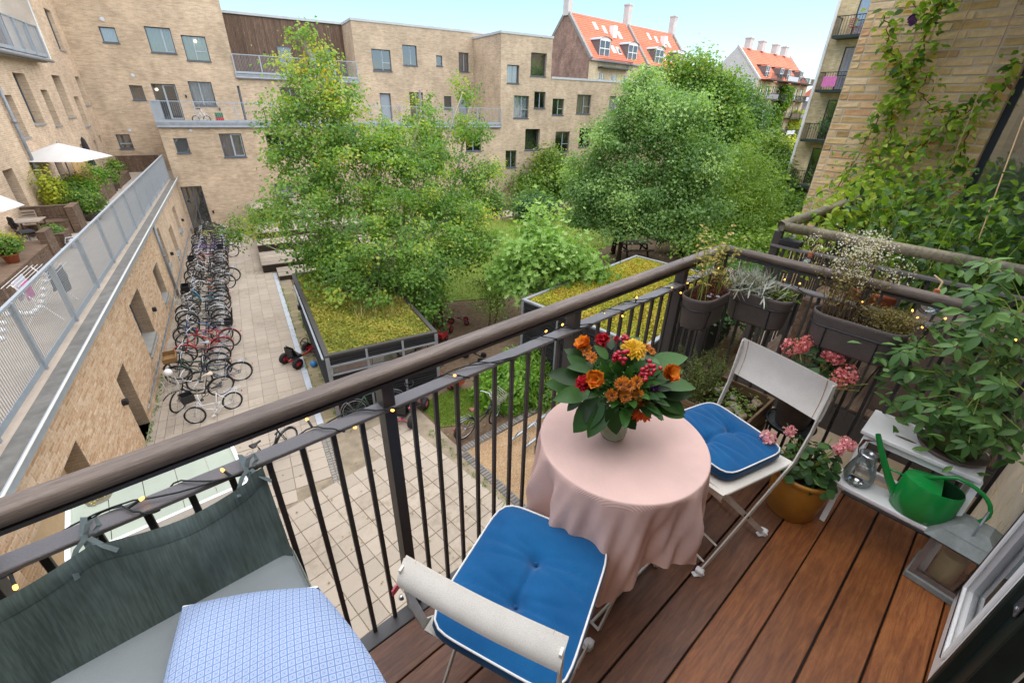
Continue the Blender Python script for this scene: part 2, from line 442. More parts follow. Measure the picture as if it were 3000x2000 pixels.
simple('curtain_white', hx('#c3c7cb'), .9, .08, 3, .1, 60)
simple('curtain_grey', hx('#8a8488'), .9, .12, 3, .1, 60)
simple('curtain_green', hx('#8d9478'), .9, .12, 3, .1, 60)
simple('curtain_tan', hx('#a8854c'), .9, .12, 3, .1, 60)
simple('room_dark', hx('#3a3834'), .95, .4, 1.2, .05, 20)  # dark tone painted in for an unlit room behind glass
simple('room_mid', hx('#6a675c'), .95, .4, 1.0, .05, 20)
simple('door_grey', hx('#8f979c'), .5, .06, 2, .03, 60)

def slab_mat(name, base, dark, stain_amt=.5, rnd=.08):
    t = NT(name)
    oi = t.n('ShaderNodeObjectInfo'); at = t.n('ShaderNodeAttribute', attribute_name='tint')
    f = t.math('FRACT', t.math('ADD', oi.outputs['Random'], at.outputs['Fac']))
    geo = t.n('ShaderNodeNewGeometry')
    n1 = t.noise(.45, 5, coord=geo.outputs['Position']); n2 = t.noise(7, 6, .7, coord=geo.outputs['Position']); n3 = t.noise(160, 2, coord=geo.outputs['Position'])
    c = t.mix(1.0, base, t.ramp(f, [(0, (1 - rnd, 1 - rnd, 1 - rnd)), (1, (1 + rnd, 1 + rnd * .95, 1 + rnd * .9))]), 'MULTIPLY')
    k = t.math('MULTIPLY', t.ramp(n1, [(.5, (0, 0, 0)), (.72, (1, 1, 1))]), t.ramp(n2, [(.4, (0, 0, 0)), (.62, (1, 1, 1))]))
    k = t.math('MULTIPLY', k, stain_amt)
    c = t.mix(k, c, dark)
    c = t.mix(1.0, c, t.ramp(n3, [(.3, (.82,) * 3), (.7, (1.14,) * 3)]), 'MULTIPLY')
    M[name] = t.finish(c, .9, t.math('ADD', n3, n2), .3, .004, spec=.2)
slab_mat('slab', hx('#aa9e8e'), hx('#7d6e58'), .7)
slab_mat('slab_mossy', hx('#8f8468'), hx('#5c5a38'), .9, .15)
slab_mat('cobble', hx('#8c8880'), hx('#6a665e'))
slab_mat('clinker', hx('#77726d'), hx('#5e594f'), .5, .2)
simple('joint_dirt', hx('#8b7f6c'), .95, .35, 3, .4, 70, spec=.1)
simple('drain', hx('#b6bcc2'), .55, .12, 3, .2, 160, metal=.2)

def ground_mat():
    t = NT('garden_earth'); geo = t.n('ShaderNodeNewGeometry'); p = geo.outputs['Position']
    n1 = t.noise(.35, 5, coord=p); n2 = t.noise(6, 6, .7, coord=p); n3 = t.noise(50, 3, coord=p)
    c = t.ramp(n1, [(.3, hx('#5b4a3a')), (.5, hx('#6f5d4b')), (.7, hx('#7d6c58'))])
    c = t.mix(1.0, c, t.ramp(n2, [(.3, (.7,) * 3), (.7, (1.2,) * 3)]), 'MULTIPLY'); c = t.mix(1.0, c, t.ramp(n3, [(.3, (.7,) * 3), (.7, (1.25,) * 3)]), 'MULTIPLY')
    M['garden_earth'] = t.finish(c, .95, t.math('ADD', n2, n3), .6, .03, spec=.1)
    t = NT('lawn_base'); geo = t.n('ShaderNodeNewGeometry'); p = geo.outputs['Position']
    n1 = t.noise(.8, 5, coord=p); n2 = t.noise(30, 4, coord=p)
    c = t.ramp(n1, [(.3, hx('#5e6b2e')), (.5, hx('#6f8038')), (.7, hx('#7c7f45'))]); c = t.mix(1.0, c, t.ramp(n2, [(.3, (.6,) * 3), (.7, (1.3,) * 3)]), 'MULTIPLY')
    M['lawn_base'] = t.finish(c, .95, n2, .8, .03, spec=.1)
    t = NT('gravel_base'); geo = t.n('ShaderNodeNewGeometry'); p = geo.outputs['Position']
    v = t.n('ShaderNodeTexVoronoi'); v.inputs['Scale'].default_value = 70; t.l(p, v.inputs['Vector'])
    n1 = t.noise(.9, 5, coord=p)
    c = t.ramp(v.outputs['Color'], [(.1, hx('#8b6f50')), (.5, hx('#a98b68')), (.9, hx('#bfa586'))]); c = t.mix(1.0, c, t.ramp(n1, [(.3, (.72,) * 3), (.7, (1.15,) * 3)]), 'MULTIPLY')
    M['gravel_base'] = t.finish(c, .95, v.outputs['Distance'], .8, .01, spec=.15)
    t = NT('path_gravel'); geo = t.n('ShaderNodeNewGeometry'); p = geo.outputs['Position']
    n1 = t.noise(.6, 5, coord=p); n2 = t.noise(40, 3, coord=p)
    c = t.ramp(n1, [(.3, hx('#a89a86')), (.7, hx('#bcae9a'))]); c = t.mix(1.0, c, t.ramp(n2, [(.3, (.85,) * 3), (.7, (1.1,) * 3)]), 'MULTIPLY')
    M['path_gravel'] = t.finish(c, .95, n2, .4, .01, spec=.1)
ground_mat()

leaf_mat('poplar_leaf', [(0, '#4a6c2e'), (.35, '#64883a'), (.7, '#80a048'), (.92, '#98ad50'), (1, '#b0b048')], trans=.42)
leaf_mat('poplar_dark', [(0, '#3a5a30'), (.5, '#557a45'), (1, '#719450')], trans=.35)
leaf_mat('yellow_leaf', [(0, '#96992f'), (.5, '#c2ae32'), (1, '#d8bd3d')], trans=.35)
leaf_mat('maple_leaf', [(0, '#54753f'), (.5, '#749656'), (.85, '#93b066'), (1, '#a6bf76')], trans=.38)
leaf_mat('willow_leaf', [(0, '#4c6a24'), (.5, '#6b8a30'), (1, '#8aa43e')], trans=.35)
leaf_mat('fig_leaf', [(0, '#5d8336'), (.4, '#7ba048'), (.8, '#97b763'), (1, '#aac67a')], trans=.35, rough=.55)
leaf_mat('shrub_leaf', [(0, '#3a5a20'), (.5, '#5a7c2c'), (1, '#7f9a3a')], trans=.3)
leaf_mat('lime_leaf', [(0, '#7d8f26'), (.5, '#a0ab33'), (1, '#c0bb45')], trans=.4)
leaf_mat('fern_leaf', [(0, '#4d7524'), (.5, '#6a9430'), (1, '#88ad42')], trans=.35)
leaf_mat('vine_leaf', [(0, '#3f5d1e'), (.3, '#5b7f22'), (.65, '#86a632'), (.86, '#abb440'), (.95, '#a8843a'), (1, '#7d4a34')], trans=.45, rough=.5, rnd=1)
leaf_mat('vine_mass', [(0, '#3f5d1e'), (.3, '#5b7f22'), (.65, '#86a632'), (.86, '#abb440'), (.95, '#b8953e'), (1, '#9a6a3c')], trans=.45)
leaf_mat('vine_dark', [(0, '#2a421d'), (.5, '#436527'), (1, '#688a33')], trans=.35, rough=.45)
leaf_mat('schefflera_leaf', [(0, '#3c5c2c'), (.5, '#51753b'), (1, '#6d9049')], trans=.2, rough=.42, spec=.3, rnd=1)
leaf_mat('bouquet_leaf', [(0, '#223a18'), (.5, '#2f5220'), (1, '#3f662a')], trans=.12, rough=.4, spec=.28, rnd=1)
leaf_mat('geranium_leaf', [(0, '#2e4a26'), (.5, '#3d5f30'), (1, '#54783c')], trans=.2)
leaf_mat('silver_leaf', [(0, '#8b8d80'), (.5, '#a9aca0'), (1, '#c2c4ba')], trans=.15)
leaf_mat('rosemary_leaf', [(0, '#4d6030'), (.5, '#6c8042'), (1, '#8f9f5a')], trans=.15)
leaf_mat('dry_leaf', [(0, '#6b5d34'), (.5, '#8c7f4c'), (1, '#a89a63')], trans=.25)
leaf_mat('straw_leaf', [(0, '#8d7a3e'), (.5, '#b3a056'), (1, '#c9b975')], trans=.3)
leaf_mat('white_petal', [(0, '#c9bfb4'), (.5, '#ded6ce'), (1, '#ece6df')], trans=.3)
leaf_mat('pink_petal', [(0, '#c95f6a'), (.5, '#e08589'), (1, '#f0a9a6')], trans=.3)
leaf_mat('light_pink_petal', [(0, '#d98a9c'), (.5, '#eaaab4'), (1, '#f3c3c8')], trans=.3)
leaf_mat('orange_petal', [(0, '#c4551a'), (.5, '#e07d1f'), (1, '#f0a236')], trans=.2)
leaf_mat('marigold_petal', [(0, '#b8860f'), (.5, '#d8a716'), (1, '#e8c534')], trans=.2)
leaf_mat('mum_petal', [(0, '#8f4a12'), (.5, '#c06a17'), (1, '#d98b24')], trans=.2)
leaf_mat('red_petal', [(0, '#8e1020'), (.5, '#b81a2c'), (1, '#d23443')], trans=.2)
leaf_mat('orangered_petal', [(0, '#b53410'), (.5, '#d8501a'), (1, '#e8702a')], trans=.2)
leaf_mat('purple_petal', [(0, '#33163a'), (.5, '#4d2354'), (1, '#6a3a6c')], trans=.2)
leaf_mat('moss', [(0, '#83842a'), (.35, '#a3a432'), (.6, '#b5aa3c'), (.8, '#a07c3c'), (1, '#c0bc48')], trans=.2, rough=.8)
leaf_mat('sedum', [(0, '#566022'), (.3, '#74802e'), (.6, '#93953a'), (.85, '#a08a42'), (1, '#a9ac4c')], trans=.2, rough=.8)
leaf_mat('grass_blade', [(0, '#4d6a22'), (.5, '#6b8a2e'), (1, '#8fa545')], trans=.3)
# ------------------------------------------------------------------ the courtyard ground
def w2(o, s, z=0.0):            # courtyard grid (left wing wall is o = 0) to world
    return Vector((-1.08 + .9814 * o + .1921 * s, 13.7 - .1921 * o + .9814 * s, z))
GRZ = -math.radians(11.08)
def sheet(name, mat, poly, z, sub=None):
    b = MB(); b.poly([(x, y, z) for x, y in poly]); return b.build(name, mat, kind='structure')
def rect_os(o0, o1, s0, s1): return [tuple(w2(a, b)[:2]) for a, b in ((o0, s0), (o1, s0), (o1, s1), (o0, s1))]
sheet('ground', 'garden_earth', [(-220, -160), (320, -160), (320, 320), (-220, 320)], ZG - .05)
pave_base = sheet('paving', 'joint_dirt', [tuple(w2(-.3, -16)[:2]), tuple(w2(5.0, -16)[:2]), (5.0, 4.0), (4.95, 8.0), (5.0, 10.2), tuple(w2(4.7, -1)[:2]), tuple(w2(4.7, 12.4)[:2]), tuple(w2(4.2, 22.7)[:2]), tuple(w2(-.3, 22.7)[:2])], ZG - .022)
sheet('lawn', 'lawn_base', [(9, 16.5), (13, 14.5), (18, 14.5), (22, 17), (30, 17.5), (40, 14), (60, 12), (60, 22), (42, 24), (33, 26.5), (26.5, 26.0), (21, 27.5), (14, 25), (10, 21)], ZG - .03)
sheet('grass_verge', 'lawn_base', [(5.03, 8.55), (5.9, 8.1), (6.9, 8.3), (7.1, 9.4), (6.2, 9.9), (5.1, 9.8)], ZG - .03)
sheet('garden_path', 'path_gravel', [(16, 29.6), (22, 28.0), (26, 26.9), (31, 27.2), (38, 25.5), (48, 22), (70, 16), (72, 19), (50, 24.6), (39, 28.2), (31, 29.4), (26, 29.2), (22, 30.4), (16, 31.5)], ZG - .02)
sheet('gravel_bed', 'gravel_base', [(5.06, 1.2), (8.9, 1.2), (8.6, 7.28), (5.06, 7.28)], ZG - .03)

_camP = Vector((0, 0, 1.745))
def px(P):
    d = Vector(P) - _camP; w = d.dot(_fw)
    if w <= .05: return None
    return 1500 + 1287 * d.dot(_R) / w, 1000 + 1287 * d.dot(_D) / w
def in_view(P, m=40):
    q = px(P); return q is not None and -m < q[0] < 3000 + m and -m < q[1] < 2000 + m

def lay(cells, parent, mat, name='paving_slab', limit=300, th=.05, j=.005):
    """cells: (centre world xy, rz, sx, sy); the largest in view become parts, the rest one part"""
    vis = sorted([c for c in cells if in_view((c[0][0], c[0][1], ZG))], key=lambda c: (Vector((c[0][0], c[0][1], ZG)) - _camP).length)
    rest = vis[limit:]; vis = vis[:limit]; cache = {}
    for (c, rz, sx, sy) in vis:
        k = (round(sx, 2), round(sy, 2))
        if k not in cache:
            b = MB(); x, y = sx / 2 - j, sy / 2 - j; e = .008
            b.add([(-x, -y, -th), (x, -y, -th), (x, y, -th), (-x, y, -th), (-x, -y, -e), (x, -y, -e), (x, y, -e), (-x, y, -e), (-x + e, -y + e, 0), (x - e, -y + e, 0), (x - e, y - e, 0), (-x + e, y - e, 0)],
                  [(0, 1, 5, 4), (1, 2, 6, 5), (2, 3, 7, 6), (3, 0, 4, 7), (4, 5, 9, 8), (5, 6, 10, 9), (6, 7, 11, 10), (7, 4, 8, 11), (8, 9, 10, 11)])
            cache[k] = b.mesh(name, mat)
        link(name, cache[k], parent, (c[0], c[1], ZG + random.uniform(-.004, .003)), (random.uniform(-.004, .004), random.uniform(-.004, .004), rz + random.uniform(-.004, .004)))
    if rest:
        b = MB(); tints = []
        for (c, rz, sx, sy) in rest:
            b.box((c[0], c[1], ZG - th / 2 + random.uniform(-.003, .002)), (sx - 2 * j, sy - 2 * j, th), rz)
            tints += [random.random()] * 8
        me = b.mesh(name + '_far', mat); a = me.attributes.new('tint', 'FLOAT', 'POINT'); a.data.foreach_set('value', tints)
        link('far_paving_slabs' if name == 'paving_slab' else name + '_rest', me, parent, kind='stuff')

cells = []
for i in range(10):                                    # main walk: grid square to the left wing
    for k in range(-9, 58):
        s = k * .4 - 1.0; o = .2 + i * .4 
        P = w2(o, s)
        if s > 11.8 and o > 3.5: continue
        if s > 22.6 or P.y < 8.55: continue
        if o < .45 or abs(o - .6) < .05 and k % 3: 
            for q in (-.1, .1): cells.append(((w2(o + q, s).x, w2(o + q, s).y), GRZ, .2, .4))
        else: cells.append(((P.x, P.y), GRZ, .4, .4))
RB = math.radians(4.6)
def wB(u, v): c, s_ = math.cos(RB), math.sin(RB); return (u * c - v * s_, u * s_ + v * c)
for i in range(-16, 13):                               # rotated grid under the balcony
    for k in range(4, 25):
        x, y = wB(i * .4 + .1, k * .4)
        lim = 8.45 + (.0 if x < 2.4 else .05)
        if y > lim and not (x > 3.2 and y < 9.75 and x < 4.85): continue
        if x > 4.72 or y < 1.6 or x < -4.5: continue
        cells.append(((x, y), RB, .4, .4))
lay(cells, pave_base, 'slab')
mossy = []
for k in range(-3, 27):
    s = k * .4 - 1.0
    mossy.append(((w2(4.4, s).x, w2(4.4, s).y), GRZ, .4, .4))
lay(mossy, pave_base, 'slab_mossy', 'mossy_slab')
b = MB(); T0 = Matrix.Translation((-1.08, 13.7, 0)) @ Matrix.Rotation(GRZ, 4, 'Z'); b.T = T0
for k in range(14): b.box((4.09, -2.2 + k * 1.0 + .5, ZG - .015), (.17, .985, .04))
b.build('drain_channel', 'drain', pave_base)
cob = []
for k in range(24):
    for q in range(2): cob.append(((w2(4.05 + q * .11, -2.3 - k * .1).x, w2(4.05 + q * .11, -2.3 - k * .1).y), GRZ + random.uniform(-.06, .06), .105, .098))
lay(cob, pave_base, 'cobble', 'cobblestone')
kerb = sheet('clinker_border', 'joint_dirt', [(4.78, 1.2), (5.06, 1.2), (5.06, 7.28), (8.7, 7.34), (8.7, 7.56), (4.78, 7.5)], ZG - .024)
ck = []
for k in range(40): ck += [((5.0 + k * .088, 7.41), .02, .085, .21)]
for k in range(60): ck += [((4.92, 7.24 - k * .088), .02, .21, .085)]
lay(ck, kerb, 'clinker', 'clinker_brick', j=.004)

def grass(name, pts_fn, n, size, mat='grass_blade', label=None):
    P = np.array([pts_fn() for _ in range(n)])
    N = rvec(n); N[:, 2] *= .25
    up = rng.normal(size=(n, 3)) * .45 + [0, 0, 1]
    me = leaf_mesh(name, P, N, size * rng.uniform(.6, 1.4, n), .16, mat, up=up)
    return link(name, me, kind='stuff', label=label, cat='grass')
def inpoly(poly):
    xs = [p[0] for p in poly]; ys = [p[1] for p in poly]
    def ok(x, y):
        r = False; j = len(poly) - 1
        for i in range(len(poly)):
            if (poly[i][1] > y) != (poly[j][1] > y) and x < (poly[j][0] - poly[i][0]) * (y - poly[i][1]) / (poly[j][1] - poly[i][1]) + poly[i][0]: r = not r
            j = i
        return r
    def f():
        while True:
            x, y = random.uniform(min(xs), max(xs)), random.uniform(min(ys), max(ys))
            if ok(x, y): return (x, y, ZG - .03)
    return f
grass('verge_grass', inpoly([(5.03, 8.55), (5.9, 8.1), (6.9, 8.3), (7.1, 9.4), (6.2, 9.9), (5.1, 9.8)]), 9000, .07, label='short green grass on the small patch beside the paving')
grass('lawn_grass', inpoly([(9, 16.5), (13, 14.5), (18, 14.5), (22, 17), (30, 17.5), (40, 14), (60, 12), (60, 22), (42, 24), (33, 26.5), (26.5, 26.0), (21, 27.5), (14, 25), (10, 21)]), 30000, .14, label='mown lawn grass among the courtyard trees')
P = np.array([[random.uniform(2.0, 10), random.uniform(7.6, 14), ZG - .02] for _ in range(260)] + [[random.uniform(-1, 4.6), random.uniform(4.5, 12), ZG + .004] for _ in range(120)])
P[:, 2] += .006
N = rvec(len(P)) * .3; N[:, 2] = 1
link('fallen_leaves', leaf_mesh('fallen_leaves', P, N, rng.uniform(.03, .08, len(P)), .6, 'dry_leaf'), kind='stuff', label='dry fallen leaves scattered on the paving and earth', cat='leaves')

wd = []
for k in range(420):
    q = random.random()
    if q < .35: P = w2(random.uniform(.02, .12), random.uniform(-8, 3), ZG)
    elif q < .6: P = w2(4.6 + random.uniform(-.12, 0), random.uniform(-2, 6), ZG)
    elif q < .8: P = w2(4.2 + random.uniform(-.02, .04), random.uniform(-2, 11), ZG)
    else: P = Vector((random.uniform(4.6, 4.78), random.uniform(4.5, 8.6), ZG))
    for j in range(5): wd.append((P.x + random.gauss(0, .025), P.y + random.gauss(0, .025), ZG))
wd = np.array(wd); link('weeds', leaf_mesh('weeds', wd, rvec(len(wd)) * [1, 1, .3], rng.uniform(.03, .09, len(wd)), .3, 'fern_leaf', up=rng.normal(size=(len(wd), 3)) * .6 + [0, 0, .8]), kind='stuff', label='small weeds sprouting along the wall foot and paving joints', cat='weeds')
# ------------------------------------------------------------------ building helpers
def wall_grid(b, fr, u0, u1, z0, z1, ops, depth, uvs=True):
    """wall in frame fr(u, z, d) with real openings and reveals; d runs inwards"""
    us = sorted({u0, u1, *[q for o in ops for q in (o[0], o[1]) if u0 < q < u1]}); zs = sorted({z0, z1, *[q for o in ops for q in (o[2], o[3]) if z0 < q < z1]})
    def put(pts, uv):
        n0 = len(b.f); b.add([fr(*p) for p in pts], [(0, 1, 2, 3)]); b.uv[n0] = uv
    for i in range(len(us) - 1):
        for k in range(len(zs) - 1):
            cu, cz = (us[i] + us[i + 1]) / 2, (zs[k] + zs[k + 1]) / 2
            if any(o[0] < cu < o[1] and o[2] < cz < o[3] for o in ops): continue
            a, c, d, e = us[i], us[i + 1], zs[k], zs[k + 1]
            put([(a, d, 0), (c, d, 0), (c, e, 0), (a, e, 0)], [(a, d), (c, d), (c, e), (a, e)])
    for o in ops:
        a, c, d, e = o[:4]; D = o[4] if len(o) > 4 else depth
        put([(a, d, 0), (a, e, 0), (a, e, D), (a, d, D)], [(0, d), (0, e), (D, e), (D, d)])
        put([(c, e, 0), (c, d, 0), (c, d, D), (c, e, D)], [(0, e), (0, d), (D, d), (D, e)])
        put([(a, e, 0), (c, e, 0), (c, e, D), (a, e, D)], [(a, 0), (c, 0), (c, D), (a, D)])
        put([(c, d, 0), (a, d, 0), (a, d, D), (c, d, D)], [(c, 0), (a, 0), (a, D), (c, D)])
def build_uv(b, name, mats, parent=None, **tags):
    me = b.mesh(name, mats); l = me.uv_layers.new(name='UVMap')
    for fi, p in enumerate(me.polygons):
        uv = b.uv.get(fi)
        for k, li in enumerate(p.loop_indices):
            if uv: l.data[li].uv = uv[k]
            else:
                v = me.vertices[me.loops[li].vertex_index].co; l.data[li].uv = (v.x + v.y, v.z)
    return link(name, me, parent, **tags)

def window(parent, fr, u0, u1, z0, z1, D, style='v', back='room_dark', frame='frame_grey', sash='frame_light', sill=True, lamp=None, name='window', sillmat='frame_grey', opening=.5):
    """frame + sashes as a part, pane / sill / curtain / lamp as sub-parts, all set back into the reveal"""
    b = MB()
    def bx(a, c, d, e, f0, f1):
        P = [fr(a, d, f0), fr(c, d, f0), fr(c, e, f0), fr(a, e, f0), fr(a, d, f1), fr(c, d, f1), fr(c, e, f1), fr(a, e, f1)]
        b.add(P, [(0, 1, 2, 3), (7, 6, 5, 4), (4, 5, 1, 0), (5, 6, 2, 1), (6, 7, 3, 2), (7, 4, 0, 3)])
    t = .055; f0, f1 = D - .07, D - .005
    bx(u0, u0 + t, z0, z1, f0, f1); bx(u1 - t, u1, z0, z1, f0, f1); bx(u0 + t, u1 - t, z0, z0 + t, f0, f1); bx(u0 + t, u1 - t, z1 - t, z1, f0, f1)
    b.cur = 1; w = .05
    mid = u0 + (u1 - u0) * opening
    if 'v' in style: bx(mid - w / 2, mid + w / 2, z0 + t, z1 - t, f0 + .004, f1)
    if 'h' in style:
        zz = z0 + (z1 - z0) * .38; bx(mid + w / 2 if 'v' in style else u0 + t, u1 - t, zz, zz + w, f0 + .006, f1)
    if 'x' in style:
        zz = z0 + (z1 - z0) * .33; bx(u0 + t, u1 - t, zz, zz + w, f0 + .008, f1)
    if 's' in style:                                          # lighter opening sash round one side
        a, c = (mid + w / 2, u1 - t); 
        for q in ((a, a + .045, z0 + t, z1 - t), (c - .045, c, z0 + t, z1 - t), (a + .045, c - .045, z0 + t, z0 + t + .045), (a + .045, c - .045, z1 - t - .045, z1 - t)): bx(*q, f0 - .012, f1 - .01)
    wn_ = b.build(name, [frame, sash], parent)
    g = MB(); g.add([fr(u0 + .03, z0 + .03, D - .035), fr(u1 - .03, z0 + .03, D - .035), fr(u1 - .03, z1 - .03, D - .035), fr(u0 + .03, z1 - .03, D - .035)], [(0, 1, 2, 3)])
    g.build('pane', 'window_glass', wn_)
    c = MB(); dd = D + (.12 if 'curtain' in back else .35)
    if 'curtain' in back:
        def cf(i, j): u = u0 + (u1 - u0) * i; return fr(u, z0 + (z1 - z0) * j, dd + .03 * math.sin(i * 40))
        c.grid(cf, 24, 1)
        c.build('curtain', back, wn_)
    else:
        c.add([fr(u0 - .3, z0 - .3, dd), fr(u1 + .3, z0 - .3, dd), fr(u1 + .3, z1 + .3, dd), fr(u0 - .3, z1 + .3, dd)], [(0, 1, 2, 3)])
        c.build('dim_room_sheet', back, wn_)  # dark sheet just behind the pane stands in for the dim room
    if lamp:
        L = MB(); p = fr(lamp[0], lamp[1], D + .1); L.lathe(p, [(.01, -.08), (.07, -.05), (.085, 0), (.07, .05), (.01, .08)], 10); L.build('lamp', 'lamp_glow', wn_, smooth=True)
    if sill:
        s = MB()
        P = [fr(u0 - .04, z0 - .06, -.05), fr(u1 + .04, z0 - .06, -.05), fr(u1 + .04, z0 + .006, -.05), fr(u0 - .04, z0 + .006, -.05), fr(u0 - .04, z0 - .06, D), fr(u1 + .04, z0 - .06, D), fr(u1 + .04, z0 + .02, D), fr(u0 - .04, z0 + .02, D)]
        s.add(P, [(0, 1, 2, 3), (7, 6, 5, 4), (4, 5, 1, 0), (5, 6, 2, 1), (6, 7, 3, 2), (7, 4, 0, 3)]); s.build('sill', sillmat, wn_)
    return wn_

def door(parent, fr, u0, u1, z0, z1, D, leaf='frame_navy', glass=None, name='door'):
    b = MB()
    def bx(a, c, d, e, f0, f1):
        P = [fr(a, d, f0), fr(c, d, f0), fr(c, e, f0), fr(a, e, f0), fr(a, d, f1), fr(c, d, f1), fr(c, e, f1), fr(a, e, f1)]
        b.add(P, [(0, 1, 2, 3), (7, 6, 5, 4), (4, 5, 1, 0), (5, 6, 2, 1), (6, 7, 3, 2), (7, 4, 0, 3)])
    t = .07; bx(u0, u0 + t, z0, z1, D - .09, D - .004); bx(u1 - t, u1, z0, z1, D - .09, D - .004); bx(u0 + t, u1 - t, z1 - t, z1, D - .09, D - .004)
    if glass: bx(u0 + t, u1 - t, z0, z0 + .12, D - .07, D - .004); bx((u0 + u1) / 2 - .03, (u0 + u1) / 2 + .03, z0 + .12, z1 - t, D - .075, D - .004)
    else: b.cur = 1; bx(u0 + t, u1 - t, z0, z1 - t, D - .05, D - .004)
    d = b.build(name, ['frame_grey', leaf], parent)
    if glass:
        g = MB(); g.add([fr(u0 + .03, z0 + .03, D - .035), fr(u1 - .03, z0 + .03, D - .035), fr(u1 - .03, z1 - .03, D - .035), fr(u0 + .03, z1 - .03, D - .035)], [(0, 1, 2, 3)]); g.build('pane', 'window_glass', d)
        c = MB(); c.add([fr(u0 - .3, z0, D + .5), fr(u1 + .3, z0, D + .5), fr(u1 + .3, z1 + .2, D + .5), fr(u0 - .3, z1 + .2, D + .5)], [(0, 1, 2, 3)]); c.build('dim_room_sheet', glass, d)  # flat sheet painted as the dim interior behind the door glass
    h = MB(); p0, p1 = fr(u1 - t - .1, z0 + 1.0, D - .12), fr(u1 - t - .1, z0 + 1.12, D - .12); h.tube([fr(u1 - t - .1, z0 + 1.0, D - .05), p0, p1, fr(u1 - t - .1, z0 + 1.12, D - .05)], .012, 6); h.build('handle', 'chrome', d)
    return d

def rail(root, pts, z, h, spacing=2.3, panel='bars', infill=.11, top='galv', base_h=.12, part=True, parent_parts=None, barname='bar', rad=.006, singles=0):
    """steel railing: posts, top rail, bottom plate, upright bars; path in the parent's own axes"""
    for (x0, y0), (x1, y1) in zip(pts, pts[1:]):
        L = math.hypot(x1 - x0, y1 - y0); n = max(1, round(L / spacing)); ang = math.atan2(y1 - y0, x1 - x0)
        for k in range(n + 1):
            q = MB(); x, y = x0 + (x1 - x0) * k / n, y0 + (y1 - y0) * k / n
            q.box((x, y, z + h / 2), (.06, .09, h), ang); q.build('post', top, root)
        t = MB(); t.bar((x0, y0, z + h), (x1, y1, z + h), .06, .045); t.build('top_rail', top, root)
        p = MB(); p.bar((x0, y0, z + base_h / 2 + .02), (x1, y1, z + base_h / 2 + .02), .014, base_h); p.build('bottom_plate', top, root)
        g = MB(); m = int(L / infill)
        if singles: u_ = MB(); u_.bar((0, 0, base_h), (0, 0, h - .02), rad * 2, rad * 2); um = u_.mesh(barname, top)
        for k in range(1, m):
            x, y = x0 + (x1 - x0) * k / m, y0 + (y1 - y0) * k / m
            if singles and 70 < k <= 70 + singles: link(barname, um, root, (x, y, z)); continue
            g.bar((x, y, z + base_h), (x, y, z + h - .02), rad * 2, rad * 2)
        g.build(barname + 's', top, root, kind='stuff')

# ------------------------------------------------------------------ left wing over the bicycle row
lw = thing('apartment_wing', 'pale brick apartment wing on the left with a long terrace above the parked bicycles', 'building', (-1.08, 13.7, 0), GRZ)
low_ops = [(-6.35, -3.9, -5.9, -2.95 - .9, .35), (-.82, .08, ZG, -4.32, .42), (2.6, 4.25, -5.3, -3.72, .4), (7.2, 8.5, -5.38, -4.1, .4), (10.2, 11.5, -5.0, -3.38, .4), (14.0, 15.3, -5.42, -4.08, .4), (17.4, 18.7, -5.04, -3.74, .4)]
fr_low = lambda u, z, d: Vector((-d, u, z))
b = MB(); wall_grid(b, fr_low, -14, 22.68, ZG - .1, -2.86, low_ops, .4)
build_uv(b, 'wall', 'court_brick', lw)
for k, o in enumerate(low_ops[2:]):
    window(lw, fr_low, o[0], o[1], o[2], o[3], o[4], 'o', 'room_mid' if k == 0 else 'room_dark', sillmat='concrete')
    s = MB(); s.add([(-.42, o[0], o[2] + .02), (-.42, o[1], o[2] + .02), (.05, o[1] + .02, o[2] - .16), (.05, o[0] - .02, o[2] - .16), (-.42, o[0], o[2] - .1), (-.42, o[1], o[2] - .1), (.05, o[1] + .02, o[2] - .2), (.05, o[0] - .02, o[2] - .2)],
                    [(0, 1, 2, 3), (3, 2, 6, 7), (1, 5, 6, 2), (0, 3, 7, 4)]); s.build('window_ledge', 'concrete', lw)
door(lw, fr_low, -.82, .08, ZG, -4.32, .42, 'frame_navy')
w0 = low_ops[0]; b = MB(); b.add([fr_low(w0[0], w0[2], .34), fr_low(w0[1], w0[2], .34), fr_low(w0[1], w0[3], .34), fr_low(w0[0], w0[3], .34)], [(0, 1, 2, 3)]); b.build('recess_panel', simple('buff_panel', hx('#c2a781'), .8, .1), lw)
for s_ in (-1.11, 5.03, 12.23, 19.74):
    b = MB(); b.box((.06, s_, -4.8), (.12, .11, .14), bev=.01); b.box((.02, s_, -4.8), (.04, .16, .05)); b.build('wall_lamp', 'black_plastic', lw)
b = MB(); b.tube([(.09, 9.95, -6.2), (.09, 9.95, -4.3), (.09, 9.95, -2.95)], .055, 10); b.tube([(.09, 9.95, -4.32), (.09, 9.95, -4.24)], .065, 10); b.build('downpipe', 'zinc_grey', lw, smooth=True)
# terrace slab, gutter and coping
b = MB(); b.box((-1.83, 4.7, -3.02), (3.5, 37.4, .24)); b.box((-1.8, 25.3, -3.021), (3.56, 5.2, .24)); b.build('terrace_slab', simple('terrace_paving', hx('#a79c8d'), .9, .15, 2.5, .3, 80), lw)
b = MB(); b.box((-.02, 4.34, -2.88), (.3, 36.7, .06)); b.build('wall_cap', 'asphalt_gutter', lw)
b = MB(); b.box((.165, 4.34, -2.84), (.03, 36.7, .16)); b.box((.05, 4.34, -2.95), (.2, 36.7, .02)); b.build('gutter', 'galv', lw)
b = MB(); b.tube([(.2, -14, -2.75), (.2, 22.66, -2.75)], .018, 6); b.build('gutter_lip', 'white_metal', lw)
